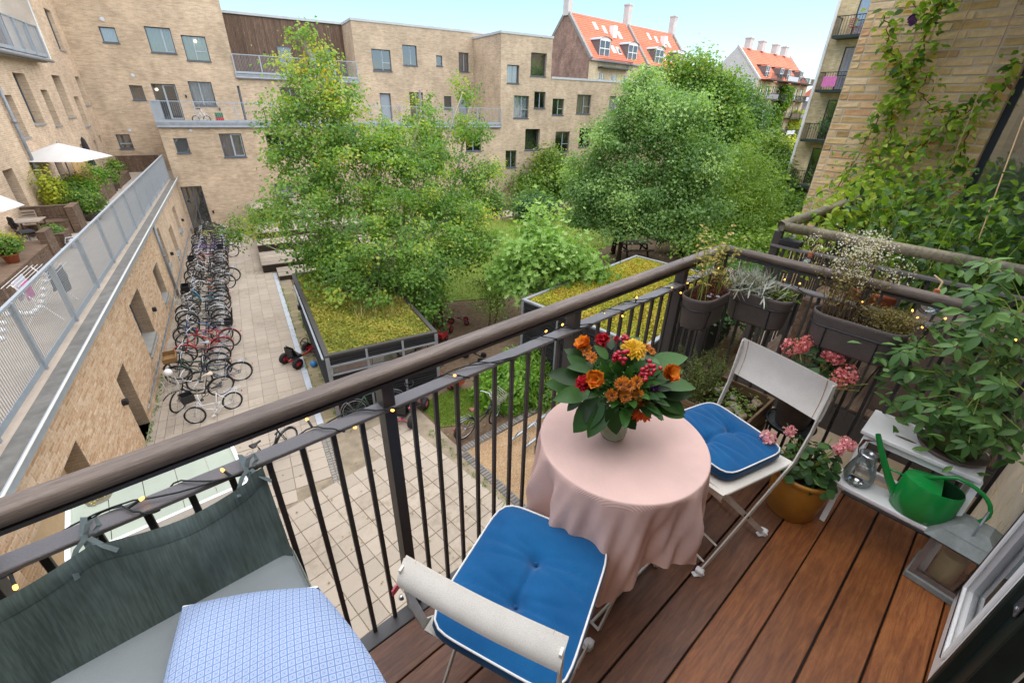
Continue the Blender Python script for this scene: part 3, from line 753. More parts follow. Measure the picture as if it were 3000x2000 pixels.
# real bricks on the near stretch of the terrace wall
def brick_row_cells(u0, u1, z0, z1, ops, bw=.24, bh=.067, gap=.011, hd=.12):
    out = []; r = 0; z = z0
    while z + bh <= z1 + 1e-6:
        u = u0 - (.12 if r % 2 else 0) - random.choice((0, .0))
        while u < u1:
            w = bw if random.random() > hd else bw / 2
            a, c = max(u, u0), min(u + w, u1)
            if c - a > .05 and not any(a < o[1] and c > o[0] and z < o[3] and z + bh > o[2] for o in ops): out.append((a + gap / 2, c - gap / 2, z + gap / 2, z + bh - gap / 2))
            elif c - a > .05:
                for o in ops:                                  # cut bricks at the reveals
                    if z < o[3] and z + bh > o[2]:
                        if a < o[0] < c and o[0] - a > .03: out.append((a + gap / 2, o[0], z + gap / 2, z + bh - gap / 2))
                        if a < o[1] < c and c - o[1] > .03: out.append((o[1], c - gap / 2, z + gap / 2, z + bh - gap / 2))
            u += w
        z += bh; r += 1
    return out
def lay_bricks(cells, fr, parent, mat, place_rot, limit=300, proud=.012, wob=.003, world=None):
    """bricks standing proud of the mortar bed: the largest in view as parts, the rest one part"""
    def cen(c): return world @ fr((c[0] + c[1]) / 2, (c[2] + c[3]) / 2, 0)
    vis = [c for c in cells if in_view(cen(c), 60)]
    vis.sort(key=lambda c: (cen(c) - _camP).length)
    near, rest = vis[:limit], vis[limit:]
    cache = {}
    for c in near:
        w, h = round(c[1] - c[0], 2), c[3] - c[2]
        if w not in cache: 
            cache[w] = []
            for q in range(4):
                b = MB(); jx = [random.uniform(-1, 1) * wob for _ in range(8)]; e = .007; x, z = w / 2, h / 2
                f = [(-x, 0, -z), (x, 0, -z), (x, 0, z), (-x, 0, z)]
                g = [(-x + e + jx[0], -proud + jx[1] * .6, -z + e + jx[2]), (x - e + jx[3], -proud + jx[4] * .6, -z + e + jx[2]), (x - e + jx[5], -proud + jx[6] * .6, z - e + jx[7]), (-x + e + jx[0], -proud + jx[7] * .6, z - e + jx[5])]
                m = [(-x, -proud + .005, -z), (x, -proud + .005, -z), (x, -proud + .005, z), (-x, -proud + .005, z)]
                b.add(f + m + g, [(0, 1, 5, 4), (1, 2, 6, 5), (2, 3, 7, 6), (3, 0, 4, 7), (4, 5, 9, 8), (5, 6, 10, 9), (6, 7, 11, 10), (7, 4, 8, 11), (8, 9, 10, 11)])
                cache[w].append(b.mesh('brick', mat))
        link('brick', random.choice(cache[w]), parent, fr((c[0] + c[1]) / 2, (c[2] + c[3]) / 2, random.uniform(-.002, .002)), place_rot)
    if rest:
        b = MB(); tints = []
        for c in rest:
            p = proud + random.uniform(-.003, .003); e = .006
            V = [fr(c[0], c[2], 0), fr(c[1], c[2], 0), fr(c[1], c[3], 0), fr(c[0], c[3], 0), fr(c[0] + e, c[2] + e, -p), fr(c[1] - e, c[2] + e, -p), fr(c[1] - e, c[3] - e, -p), fr(c[0] + e, c[3] - e, -p)]
            b.add(V, [(0, 1, 5, 4), (1, 2, 6, 5), (2, 3, 7, 6), (3, 0, 4, 7), (4, 5, 6, 7)]); tints += [random.random()] * 8
        me = b.mesh('brickwork', mat); a = me.attributes.new('tint', 'FLOAT', 'POINT'); a.data.foreach_set('value', tints)
        link('brickwork', me, parent, kind='stuff')
lwW = Matrix.Translation((-1.08, 13.7, 0)) @ Matrix.Rotation(GRZ, 4, 'Z')
# mortar bed replaces the textured wall where bricks are laid
b = MB(); wall_grid(b, lambda u, z, d: Vector((.004 - d, u, z)), -9, 9.9, ZG, -2.97, [o for o in low_ops if o[0] < 9.9], .004); b.build('mortar_bed', 'mortar_pale', lw)
lay_bricks(brick_row_cells(-9, 9.88, ZG, -2.97, low_ops), lambda u, z, d: Vector((.004 - d, u, z)), lw, 'court_brick_piece', (0, 0, math.pi / 2), world=lwW, proud=.006, wob=.0015)

# upper storeys of the left wing, set back behind the terrace
UO = -3.6
fr_up = lambda u, z, d: Vector((UO - d, u, z))
up_ops = [(10.1, 11.05, -2.9, -.74, .4), (12.95, 13.6, -2.4, -.75, .4), (16.0, 17.0, -2.9, -1.0, .3), (21.4, 22.2, -2.9, -.7, .3), (24.7, 25.2, -2.9, -.75, .3), (26.45, 26.95, -2.3, -.58, .25),
          (13.4, 14.35, .1, 1.62, .38), (15.6, 17.1, .5, 2.45, .38), (18.45, 19.5, .33, 1.86, .38), (21.3, 22.8, .6, 2.55, .38), (24.1, 25.2, .03, 1.58, .38), (26.2, 27.3, 1.12, 2.64, .3), (25.1, 26.4, 3.9, 5.8, .25)]
b = MB(); wall_grid(b, fr_up, -14, 27.7, -2.9, 3.2, up_ops[:-1], .35); wall_grid(b, fr_up, 22.6, 27.7, 3.2, 12.5, up_ops[-1:], .25); build_uv(b, 'wall', 'court_brick', lw)
for k, o in enumerate(up_ops):
    if k in (0, 2, 3, 4): door(lw, fr_up, *o[:4], o[4], 'frame_grey', 'room_dark' if k else None)
    else: window(lw, fr_up, *o[:4], o[4], 'v' if o[1] - o[0] > .9 else 'o', ['curtain_green', 'room_mid', 'room_dark', 'curtain_green'][k % 4], sillmat='concrete', opening=.72)
b = MB(); b.tube([(UO + .1, 13.0, 3.1), (UO + .1, 13.1, -2.8)], .06, 10); b.tube([(UO + .1, 13.04, .66), (UO + .1, 13.04, .78)], .075, 10); b.build('downpipe', 'zinc_grey', lw, smooth=True)
# top balcony with timber cladding behind
b = MB(); b.box((-4.0, 3.2, 3.12), (1.6, 33, .24)); b.build('balcony_slab', 'concrete', lw)
b = MB(); b.tube([(-3.1, -14, 3.1), (-3.1, 20.2, 3.1)], .075, 10); b.build('gutter', 'zinc_grey', lw, smooth=True)
for k in range(60):
    q = MB(); q.box((UO - 1.2 + (k % 2) * .012, 7.4 + k * .25, 7.8), (.03, .235, 9.1)); q.build('cladding_board', 'clad_wood', lw)
b = MB(); b.box((UO - .62, 22.55, 7.85), (1.2, .1, 9.3)); b.build('wall_return', 'court_brick', lw)
tr = thing('balcony_railing', 'galvanised mesh railing of the upper left balcony with timber wall behind', 'railing', (-1.08, 13.7, 0), GRZ)
rail(tr, [(-3.15, -10), (-3.15, 19.8), (-3.6, 19.9)], 3.22, 1.25, 1.6)
tr = thing('terrace_railing', 'long galvanised steel railing with upright bars along the left terrace edge', 'railing', (-1.08, 13.7, 0), GRZ)
rail(tr, [(-.24, -12.15), (-.24, 22.4)], -2.78, 1.33, 2.3, infill=.075, rad=.005, singles=295)

# ------------------------------------------------------------------ far wing across the courtyard
fw_ = thing('courtyard_apartment_block', 'long light brown brick apartment block across the courtyard with flat stepped roofs', 'building', (-1.08, 13.7, 0), GRZ)
frS = lambda s: (lambda u, z, d: Vector((u, s + d, z)))
S1, S2, S3 = 22.7, 27.7, 31.0
# lower block and the right-hand block that rises flush with it
ops1 = [(.15, 1.3, ZG, -3.35, .3), (.57, 1.27, -1.37, -.54, .2), (3.02, 4.27, -1.68, -.29, .2), (5.65, 7.3, -1.75, -.35, .2), (5.5, 6.75, -4.65, -3.45, .2), (9.2, 10.4, -1.75, -.4, .2), (12.6, 13.9, -1.7, -.4, .2), (16.6, 18.2, -3.2, -1.8, .2), (20.2, 21.6, -1.7, -.2, .2), (16.5, 18.1, -1.6, -.3, .2), (11.5, 13, -4.6, -3.2, .2)]
b = MB(); wall_grid(b, frS(S1), 0, 23.4, ZG - .1, .18, ops1, .2)
ops3 = [(23.97, 25.1, 3.3, 4.58, .25), (26.18, 27.72, 3.91, 5.54, .3), (24.64, 26.14, .78, 2.45, .22), (26.65, 27.8, 1.55, 2.8, .22), (28.57, 29.8, 1.06, 2.33, .22), (31.2, 32.8, 1.2, 2.72, .22), (25.88, 27.4, -1.73, -.05, .3), (29.1, 30.7, -1.96, -.27, .22), (23.95, 25.05, -3.13, -1.73, .22), (31.8, 33.2, -1.6, 0, .22), (28.4, 29.8, -5.2, -3.9, .22), (35, 36.6, 1.2, 2.7, .22), (35.2, 36.7, -1.7, -.2, .22), (40, 41.5, 1.2, 2.7, .22), (40, 41.5, -1.7, -.2, .22)]
wall_grid(b, frS(S1), 23.4, 28.23, ZG - .1, 6.62, [o for o in ops3 if o[1] < 28], .2); wall_grid(b, frS(S1), 28.23, 46, ZG - .1, 3.8, [o for o in ops3 if o[0] > 28], .2)
wall_grid(b, lambda u, z, d: Vector((23.4 + d, u, z)), S1, S2, .3, 6.62, [], .2)
wall_grid(b, lambda u, z, d: Vector((28.23 - d, u, z)), S1, S2 + 3, 3.8, 6.62, [], .2)
# main wall at the back of the roof terrace
ops2 = [(-1.88, -1.08, 4.57, 5.37, .2), (.42, 1.78, 4.2, 5.58, .2), (2.26, 3.62, 3.86, 5.27, .2), (-1.35, -.65, 1.46, 2.29, .2), (-.16, 1.17, .3, 2.43, .25), (1.93, 3.29, 1.2, 2.65, .2), (4.8, 5.7, .3, 2.48, .25), (-2.94, -2.2, -1.46, -.59, .2)]
wall_grid(b, frS(S2), UO, 4.95, -2.95, 12.5, ops2, .2)
ops2b = [(7.55, 8.9, .95, 2.5, .2), (10.6, 11.3, 1.35, 2.3, .2), (14.9, 15.8, .3, 2.35, .25), (17.4, 18.6, .3, 2.5, .25), (20.5, 21.2, 1.3, 2.3, .2), (21.9, 22.8, .3, 2.4, .25)]
wall_grid(b, frS(S2), 4.95, 24.6, .1, 3.1, ops2b, .2)
ops2c = [(14.6, 16.1, 3.9, 5.35, .2), (17.1, 18.3, 4.4, 5.8, .2), (19.95, 20.5, 4.5, 5.25, .2), (22.0, 22.95, 4.2, 5.6, .2)]
wall_grid(b, frS(S2), 13.3, 24.6, 3.1, 7.05, ops2c, .2)
wall_grid(b, lambda u, z, d: Vector((13.3 + d, u, z)), S2, S3, 3.1, 7.05, [], .2)
build_uv(b, 'wall', 'facade_brick', fw_)
bk = ['room_dark', 'room_mid', 'curtain_white', 'room_dark', 'room_mid']
dr = door(fw_, frS(S1), .15, 1.3, ZG, -3.35, .3, 'frame_light', 'room_mid')
st1 = ['o', 'vs', 'vx', 'o', 'v', 'v', 'v', 'v', 'v', 'o']; bk1 = ['room_mid', 'curtain_grey', 'room_dark', 'curtain_white', 'room_dark', 'curtain_white', 'room_dark', 'room_dark', 'room_dark', 'room_dark']
for o, s_, k_ in zip(ops1[1:], st1, bk1): window(fw_, frS(S1), *o[:4], o[4], s_, k_)
st3 = ['v', 'o', 'vh', 'v', 'vh', 'vh', 'o', 'vh', 'v', 'v', 'v', 'v', 'v', 'v', 'v']; bk3 = ['curtain_white', 'room_mid', 'curtain_white', 'room_dark', 'room_dark', 'curtain_green', 'room_dark', 'room_dark', 'room_dark', 'room_dark', 'room_dark', 'curtain_white', 'room_dark', 'room_mid', 'room_dark']
for o, s_, k_ in zip(ops3, st3, bk3): window(fw_, frS(S1), *o[:4], o[4], s_, k_, opening=.55)
lamps = {2: (3.0, 5.0), 4: (.05, 2.1)}
st2 = ['o', 'vs', 'vh', 'o', 'vs', 'v', None, 'x']; bk2 = ['curtain_white', 'curtain_green', 'curtain_green', 'room_dark', 'room_dark', 'curtain_white', None, 'room_mid']
for k, (o, s_, k_) in enumerate(zip(ops2, st2, bk2)):
    if s_ is None: door(fw_, frS(S2), *o[:4], o[4], 'door_grey')
    else: window(fw_, frS(S2), *o[:4], o[4], s_, k_, sill=k not in (4,), lamp=lamps.get(k), opening=.6 if k in (1,) else .45)
for k, o in enumerate(ops2b):
    if k in (2, 5): door(fw_, frS(S2), *o[:4], o[4], 'door_grey')
    else: window(fw_, frS(S2), *o[:4], o[4], 'vh' if k in (0, 3) else 'o', ['room_dark', 'room_mid', None, 'curtain_tan', 'room_mid'][k])
for k, o in enumerate(ops2c): window(fw_, frS(S2), *o[:4], o[4], 'vh' if k == 0 else 'v' if k != 2 else 'o', ['room_dark', 'room_dark', 'room_dark', 'curtain_grey'][k], opening=.55)
for (u, z, r_) in ((-1.55, 5.75, .14), (-.95, 2.85, .13), (-2.1, -.35, .12), (1.6, -.1, .1)):
    q = MB(); q.lathe((u, (S2 if u < 1 else S1) - .012, z), [(r_ * .8, 0), (r_ * .8, .02), (r_ * .6, .03)], 16, rot=Matrix.Rotation(math.pi / 2, 3, 'X')); q.build('vent_cover', 'curtain_white', fw_)
# slabs, roofs, copings, cladding
b = MB(); b.box((11.7, 25.2, .2), (23.4, 5.0, .2)); b.build('terrace_slab', 'concrete', fw_)
b = MB(); b.box((11.7, S1 - .06, .24), (23.5, .1, .22)); b.tube([(0, S1 - .1, .1), (23.4, S1 - .1, .1)], .07, 8); b.build('gutter', 'zinc_grey', fw_)
b = MB(); b.box((9.1, 29.35, 3.12), (8.4, 3.35, .18)); b.box((9.1, S2 - .1, 3.12), (8.5, .14, .2)); b.tube([(4.9, S2 - .16, 3.0), (13.3, S2 - .16, 3.0)], .07, 8); b.build('balcony_slab', 'zinc_grey', fw_)
for k in range(84):
    q = MB(); q.box((5.0 + k * .1, S3 + (k % 2) * .015, 5.1), (.085, .03, 3.9)); q.build('cladding_board', 'clad_wood', fw_)
b = MB(); b.box((9.15, S3 + .05, 5.1), (8.35, .04, 3.9)); b.build('cladding_backing', 'black_plastic', fw_)
for (u0, u1) in ((8.2, 9.2), (10.5, 12.2)): window(fw_, frS(S3 - .1), u0, u1, 3.5, 5.3, .08, 'v', 'room_dark', sill=False)
b = MB()
for (u0, u1, s0, s1, z) in ((13.25, 24.7, S2 - .05, S2 + 8, 7.05), (4.95, 13.3, S3 - .12, S3 + 6, 7.1), (23.34, 28.3, S1 - .05, S2 + 5, 6.62), (28.3, 46, S1 - .05, S1 + 9, 3.8)): b.box(((u0 + u1) / 2, (s0 + s1) / 2, z + .07), (u1 - u0, s1 - s0, .16))
b.build('roof_coping', 'coping', fw_)
b = MB(); b.box((.7, 32, 4.8), (8.5, 6.5, 15.4)); b.build('tall_block_core', 'facade_brick', fw_)
b = MB(); b.box((19, 32.8, 3.5), (11.2, 8, 7.0)); b.box((9, 35.2, 3.4), (8.2, 6.4, 7.2)); b.box((25.8, 28.3, 0), (4.5, 8.8, 13)); b.box((37, 28.3, -1.3), (17.6, 8.8, 10)); b.build('block_core', 'facade_brick', fw_)
for (u, z) in ((1.55, -5.0), (1.62, 1.75), (3.4, 1.0), (6.2, 1.75), (7.0, 4.6)):
    q = MB(); q.box((u, (S1 if u == 1.55 else S2) - .06, z), (.09, .1, .16)); q.build('wall_lamp', 'black_plastic', fw_)
tr = thing('roof_terrace_railing', 'galvanised railing with thin bars along the far roof terrace', 'railing', (-1.08, 13.7, 0), GRZ)
rail(tr, [(0.02, S2 - .3), (.02, S1 - .06), (23.38, S1 - .06)], .32, 1.15, 2.1, infill=.1, rad=.005)
tr = thing('top_balcony_railing', 'galvanised mesh railing in front of the far timber clad storey', 'railing', (-1.08, 13.7, 0), GRZ)
rail(tr, [(4.95, S2 - .12), (13.3, S2 - .12)], 3.24, 1.15, 1.7, infill=.09, rad=.006)
# ------------------------------------------------------------------ red-roofed houses beyond the courtyard
def roof_tiles_mat(name, c1, c2):
    t = NT(name); mp = t.n('ShaderNodeMapping'); t.l(t.co('UV'), mp.inputs[0])
    n1 = t.noise(.25, 4, coord=t.co('UV')); n2 = t.noise(3, 4, coord=t.co('UV'))
    c = t.ramp(n2, [(.3, c1), (.7, c2)]); c = t.mix(1.0, c, t.ramp(n1, [(.3, (.85,) * 3), (.7, (1.12,) * 3)]), 'MULTIPLY')
    M[name] = t.finish(c, .8, n2, .2, .01, spec=.2)
roof_tiles_mat('red_tile', hx('#cf7358'), hx('#dd8e70'))
simple('plaster_grey', hx('#c9c4bc'), .9, .14, 1.2, .2, 30)
simple('slate', hx('#6c6866'), .8, .15, 2, .2, 30)
def tiled_slope(parent, x0, x1, ya, za, yb, zb, mat='red_tile', row=.36, wave=.24, name='roof_tiles'):
    """pantile slope from the eave (ya, za) to the ridge (yb, zb): real rows with a rolled profile"""
    L = math.hypot(yb - ya, zb - za); n = int(L / row); ny, nz = -(zb - za) / L, (yb - ya) / L
    if nz < 0: ny, nz = -ny, -nz
    m = int((x1 - x0) / (wave / 2)); b = MB(); vs = []; fs = []
    for k in range(n):
        for e in (0, 1):
            f = (k + e * 1.02) / n; up = .055 if e == 0 else .01
            for i in range(m + 1):
                h = up + (.035 if i % 2 else -.02); vs.append((x0 + (x1 - x0) * i / m, ya + (yb - ya) * f + ny * h, za + (zb - za) * f + nz * h))
    w = m + 1
    for r in range(2 * n - 1):
        for i in range(m): fs.append((r * w + i, r * w + i + 1, (r + 1) * w + i + 1, (r + 1) * w + i))
    b.add(vs, fs); me = b.mesh(name, mat); l = me.uv_layers.new(name='UVMap')
    co = np.array(vs)[[lp.vertex_index for lp in me.loops]]
    l.data.foreach_set('uv', np.stack([co[:, 0], co[:, 1] + co[:, 2]], 1).reshape(-1).astype(np.float32))
    return link(name, me, parent, kind='stuff')
def small_window(root, fr, u, z, w, h, fr_mat='white_paint', back='room_dark', style='vx'):
    window(root, fr, u - w / 2, u + w / 2, z, z + h, .12, style, back, fr_mat, fr_mat, sill=False)
def dormer(root, x, y, z, w=2.2, h=2.0, curved=True, mat='slate', depth=2.4):
    b = MB(); b.box((x - w / 2 + .05, y + depth / 2, z + h / 2), (.1, depth, h)); b.box((x + w / 2 - .05, y + depth / 2, z + h / 2), (.1, depth, h)); 
    d = b.build('dormer', mat, root)
    r = MB()
    def f(i, j):
        a = math.pi * i; xx = x - (w / 2 + .12) * math.cos(a); zz = z + h + (.42 * math.sin(a) if curved else .12 + .0 * i); return (xx, y - .15 + depth * 1.3 * j, zz + (0 if curved else .25 * j))
    r.grid(f, 12, 1); r.build('dormer_roof', 'galv', d)
    q = MB()
    for xx in (-w / 2 + .14, 0, w / 2 - .14): q.box((x + xx, y + .05, z + h / 2), (.1, .08, h))
    for zz in (.06, h * .55, h - .05): q.box((x, y + .05, z + zz), (w - .2, .075, .1))
    if curved: q.grid(lambda i, j: (x - (w / 2) * math.cos(math.pi * i) * (1 - .0 * j), y + .04, z + h + (.4 * math.sin(math.pi * i)) * j), 12, 1)
    q.build('dormer_frame', 'white_paint', d)
    g = MB(); g.poly([(x - w / 2 + .1, y + .09, z), (x + w / 2 - .1, y + .09, z), (x + w / 2 - .1, y + .09, z + h), (x - w / 2 + .1, y + .09, z + h)]); g.build('pane', 'smoke_glass', d)
    g = MB(); g.poly([(x - w / 2 + .1, y + .5, z), (x + w / 2 - .1, y + .5, z), (x + w / 2 - .1, y + .5, z + h), (x - w / 2 + .1, y + .5, z + h)]); g.build('dim_room_sheet', 'room_mid', d)  # sheet coloured as the dim attic behind the dormer pane
def far_balcony(root, x, y, z, w, d=1.1, mat='frame_green', panel=None, solid=None):
    b = MB(); b.box((x, y - d / 2, z), (w, d, .16)); 
    o = b.build('balcony', mat, root)
    r = MB()
    for xx in (-w / 2, w / 2): r.bar((x + xx, y, z + 1.05), (x + xx, y - d, z + 1.05), .05)
    r.bar((x - w / 2, y - d, z + 1.05), (x + w / 2, y - d, z + 1.05), .05)
    n = int(w / .16)
    for k in range(n + 1): r.bar((x - w / 2 + w * k / n, y - d, z + .05), (x - w / 2 + w * k / n, y - d, z + 1.05), .025)
    for k in range(int(d / .2)): 
        for xx in (-w / 2, w / 2): r.bar((x + xx, y - k * .2, z + .05), (x + xx, y - k * .2, z + 1.05), .025)
    r.build('railing', mat, o)
    if panel:
        p = MB(); p.box((x, y - d - .03, z + .55), (w * .9, .02, .8)); p.build('panel', panel, o)

h1 = thing('old_tenement_house', 'old brick house with orange tile roof, white dormers and tall chimneys behind the apartment block', 'building', (0, 0, 0))
XG, YF, YR, ZE, ZR, XE = 58.1, 49.6, 54.8, 8.0, 14.0, 86.5
b = MB()
wallops = [(XG + 2.4 + k * 3.1, XG + 3.6 + k * 3.1, 4.6, 6.3, .15) for k in range(8)] + [(XG + 2.4 + k * 3.1, XG + 3.6 + k * 3.1, 1.4, 3.2, .15) for k in range(8)]
frF = lambda u, z, d: Vector((u, YF + d, z))
wall_grid(b, frF, XG, XE, ZG, ZE, wallops, .15); build_uv(b, 'wall', 'cream_brick', h1)
for o in wallops: window(h1, frF, *o[:4], .15, 'vx', 'room_mid', 'white_paint', 'white_paint', sill=False)
b = MB(); b.uv = {}; pts = [(XG, YF, ZG), (XG, YF, ZE), (XG, YR, ZR), (XG, YR + 5.2, ZE), (XG, YR + 5.2, ZG)]; b.add(pts, [(4, 3, 2, 1, 0)]); b.uv[0] = [(p[1], p[2]) for p in pts[::-1]]
build_uv(b, 'gable_wall', 'red_gable_brick', h1)
tiled_slope(h1, XG + .35, XE, YF - .25, ZE - .2, YR, ZR)
b = MB(); b.add([(XG, YR, ZR + .02), (XE, YR, ZR + .02), (XE, YR + 5.4, ZE - .2), (XG, YR + 5.4, ZE - .2)], [(0, 1, 2, 3)]); b.build('rear_roof', 'red_tile', h1)
for x in (XG, XG + 14.4, XE - .2):
    b = MB(); b.bar((x + .15, YF - .2, ZE + .05), (x + .15, YR, ZR + .25), .5, .35); b.bar((x + .15, YR, ZR + .25), (x + .15, YR + 5.2, ZE + .05), .5, .35); b.build('gable_coping', 'concrete', h1)
    b = MB(); b.box((x + .2, YR, ZR + 1.0), (.9, 1.0, 3.0)); b.box((x + .2, YR, ZR + 2.55), (1.05, 1.15, .2)); b.build('chimney', 'plaster_grey', h1)
b = MB(); b.box(((XG + XE) / 2, YF - .3, ZE - .15), (XE - XG, .25, .2)); b.build('eaves_gutter', 'zinc_grey', h1)
sl = (ZR - ZE) / (YR - YF)
for x in (XG + 3.6, XG + 10.6, XG + 14.0 + 4.2, XG + 14 + 11): dormer(h1, x, YF + .3, ZE + .2, 2.6, 2.3)
for x in (XG + 5.6, XG + 20.2): far_balcony(h1, x, YF, ZE - 1.0, 7.2, 1.0)
for base in (XG, XG + 14.4):
    for x, zz, w in ((5.2, 4.6, .7), (7.2, 4.3, .7), (10.6, 3.9, .8), (6.9, 1.6, .85), (8.2, 1.5, .85)):
        y = YF + zz / sl; q = MB(); n_ = Vector((0, -sl, 1)).normalized(); c = Vector((base + x, y, ZE + zz)) + n_ * .1
        R = Matrix.Rotation(math.atan(sl), 3, 'X'); q.box(c, (w, 1.3, .12), rot=R); sk = q.build('skylight', 'white_paint', h1)
        q = MB(); q.box(c + n_ * .05, (w - .2, 1.1, .06), rot=R); q.build('pane', 'smoke_glass', sk)
    q = MB(); q.box((base + 8.8, YF + 3.2, ZE + 4.2), (.9, .9, 1.6)); q.build('roof_box', 'white_paint', h1)
# second house, plastered gable and leafy balconies
h2 = thing('balcony_house', 'grey gabled house with orange roof and rows of plant filled balconies, far right', 'building', (0, 0, 0))
# gable apex seen at the left end
X2, Y2F, Y2R, Z2E, Z2R, X2E = 100.0, 42.8, 48.3, 7.2, 12.8, 126.5
b = MB()
ops = [(X2 + 1.6 + k * 3.1, X2 + 2.8 + k * 3.1, z, z + 2.1, .15) for k in range(8) for z in (-5.6, -2.4, .9, 4.2)]
fr2 = lambda u, z, d: Vector((u, Y2F + d, z))
wall_grid(b, fr2, X2, X2E, ZG, Z2E, ops, .15); build_uv(b, 'wall', 'yellow_brick_far', h2)
for o in ops: window(h2, fr2, *o[:4], .15, 'v', 'room_dark', 'frame_green', 'frame_green', sill=False)
b = MB(); b.add([(X2, Y2F, ZG), (X2, Y2F, Z2E), (X2, Y2R, Z2R), (X2, Y2R + 5.5, Z2E), (X2, Y2R + 5.5, ZG)], [(4, 3, 2, 1, 0)]); b.build('gable_wall', 'plaster_grey', h2)
tiled_slope(h2, X2 + .3, X2E, Y2F - .25, Z2E - .2, Y2R, Z2R, wave=.3, row=.45)
b = MB(); b.add([(X2, Y2R, Z2R), (X2E, Y2R, Z2R), (X2E, Y2R + 5.6, Z2E - .2), (X2, Y2R + 5.6, Z2E - .2)], [(0, 1, 2, 3)]); b.build('rear_roof', 'red_tile', h2)
for x in (X2, X2E):
    b = MB(); b.bar((x + .15, Y2F - .2, Z2E + .05), (x + .15, Y2R, Z2R + .25), .5, .3); b.build('gable_coping', 'plaster_grey', h2)
for x in (4.5, 10.5, 17.5, 22.5): 
    b = MB(); b.box((X2 + x, Y2R, Z2R + .8), (1.5, 1.1, 1.7)); b.box((X2 + x, Y2R, Z2R + 1.7), (1.7, 1.3, .2)); b.build('chimney', 'plaster_grey', h2)
for x in (4.5, 11.5, 15.5, 22.5): dormer(h2, X2 + x, Y2F + .5, Z2E + .3, 1.9, 2.2, False, 'slate', 3.0)
pan = [None, 'curtain_white', None, 'old_wood', 'curtain_grey', None]
k = 0
for z in (7.2, 3.9, .6, -2.7):
    for x, w in ((3.6, 6), (11.5, 6), (18.5, 5.0), (23.6, 4)):
        if z == .6 and x > 10 and x < 14: continue
        far_balcony(h2, X2 + x, Y2F, z, w, 2.0, 'frame_green', pan[k % 6]); k += 1
def far_ivy(label, boxes, n, size, mat='willow_leaf', tintr=(0, 1)):
    P = []; 
    for (a, c) in boxes: P.append(np.stack([rng.uniform(a[i], c[i], n // len(boxes)) for i in range(3)], 1))
    P = np.concatenate(P); me = leaf_mesh('foliage', P, rvec(len(P)), rng.uniform(.6, 1.3, len(P)) * size, .8, mat, tint=rng.uniform(*tintr, len(P)))
    return link('climbing_plant', me, label=label, cat='climber')
far_ivy('green climbing plant hanging on the balconies of the far gabled house', [((X2 + 10, Y2F - 2.2, 2.5), (X2 + 14, Y2F - .3, 6.5)), ((X2 + 9, Y2F - 1.6, -4), (X2 + 14, Y2F - .2, 2.5)), ((X2 + 8, Y2F - 2.3, -6), (X2 + 19, Y2F - .4, -3))], 4200, .5)
far_ivy('rusty green climber covering the end wall beside the far balconies', [((X2 + 21, Y2F - .5, -6), (X2 + 30, Y2F - .1, 2))], 2500, .5, 'lime_leaf')
# lower grey-roofed house between them
h3 = thing('low_slate_house', 'low pale house with dark slate roof and one roof window between the two gables', 'building', (0, 0, 0))
b = MB(); b.box((97, 51, 0), (10, 8, 12)); b.build('wall', 'plaster_grey', h3)
b = MB(); b.add([(91, 46.5, 5.9), (102.4, 46.5, 5.9), (102.4, 51, 9.3), (91, 51, 9.3), (91, 55.5, 5.9), (102.4, 55.5, 5.9)], [(0, 1, 2, 3), (3, 2, 5, 4), (0, 3, 4), (1, 5, 2)]); b.build('roof', 'slate', h3)
b = MB(); b.box((98, 48.2, 7.6), (1.6, .8, 1.0)); b.build('roof_window', 'white_paint', h3)
h4 = thing('red_roof_house', 'small far house with red tile roof beside the right yellow wing', 'building', (0, 0, 0))
b = MB(); b.box((178, 52, 0), (24, 9, 12)); b.build('wall', 'red_gable_brick', h4)
b = MB(); b.add([(165, 47, 6), (191, 47, 6), (191, 52, 10.5), (165, 52, 10.5), (165, 57, 6), (191, 57, 6)], [(0, 1, 2, 3), (3, 2, 5, 4), (0, 3, 4), (1, 5, 2)]); b.build('roof', 'red_tile', h4)

# ------------------------------------------------------------------ our own building: far wing, near wing, facade
ow = thing('yellow_brick_wing', 'yellow brick wing with green framed doors and small iron balconies rising at the right', 'building', (0, 0, 0))
XW = 40.0
frW = lambda u, z, d: Vector((XW + d, u, z))           # u runs along Y
ops = [(10.7, 11.93, z0, z0 + 2.5, .12) for z0 in (-3.0, .1, 3.2, 6.3, 9.4)] + [(10.7, 11.93, -5.9, -3.6, .12)]
b = MB(); wall_grid(b, frW, -.4, 13.05, ZG, 14, ops, .12)
wall_grid(b, lambda u, z, d: Vector((u, 13.05 - d, z)), XW, XW + 12, ZG, 14, [], .1); build_uv(b, 'wall', 'yellow_brick_far', ow)
b = MB(); b.box((XW - .03, 13.1, 4), (.16, .16, 20.4)); b.build('corner_downpipe', 'white_paint', ow)
for o in ops: window(ow, frW, *o[:4], .12, 'vx', 'room_dark' if o[2] < 3 else 'curtain_white', 'frame_green', 'frame_green', sill=False)
for k, z in enumerate((-3.1, 0, 3.1, 6.2)):
    q = MB(); q.box((XW - .55, 10.95, z), (1.1, 3.3, .16)); bl = q.build('balcony', 'frame_green', ow)
    r = MB(); pts = [(XW, 12.6), (XW - 1.1, 12.6), (XW - 1.1, 9.3), (XW, 9.3)]
    for (x0, y0), (x1, y1) in zip(pts, pts[1:]):
        r.bar((x0, y0, z + 1.1), (x1, y1, z + 1.1), .05); n = max(1, int(math.hypot(x1 - x0, y1 - y0) / .15))
        for i in range(n + 1): r.bar((x0 + (x1 - x0) * i / n, y0 + (y1 - y0) * i / n, z), (x0 + (x1 - x0) * i / n, y0 + (y1 - y0) * i / n, z + 1.1), .022)
    r.build('railing', 'steel_black', bl)
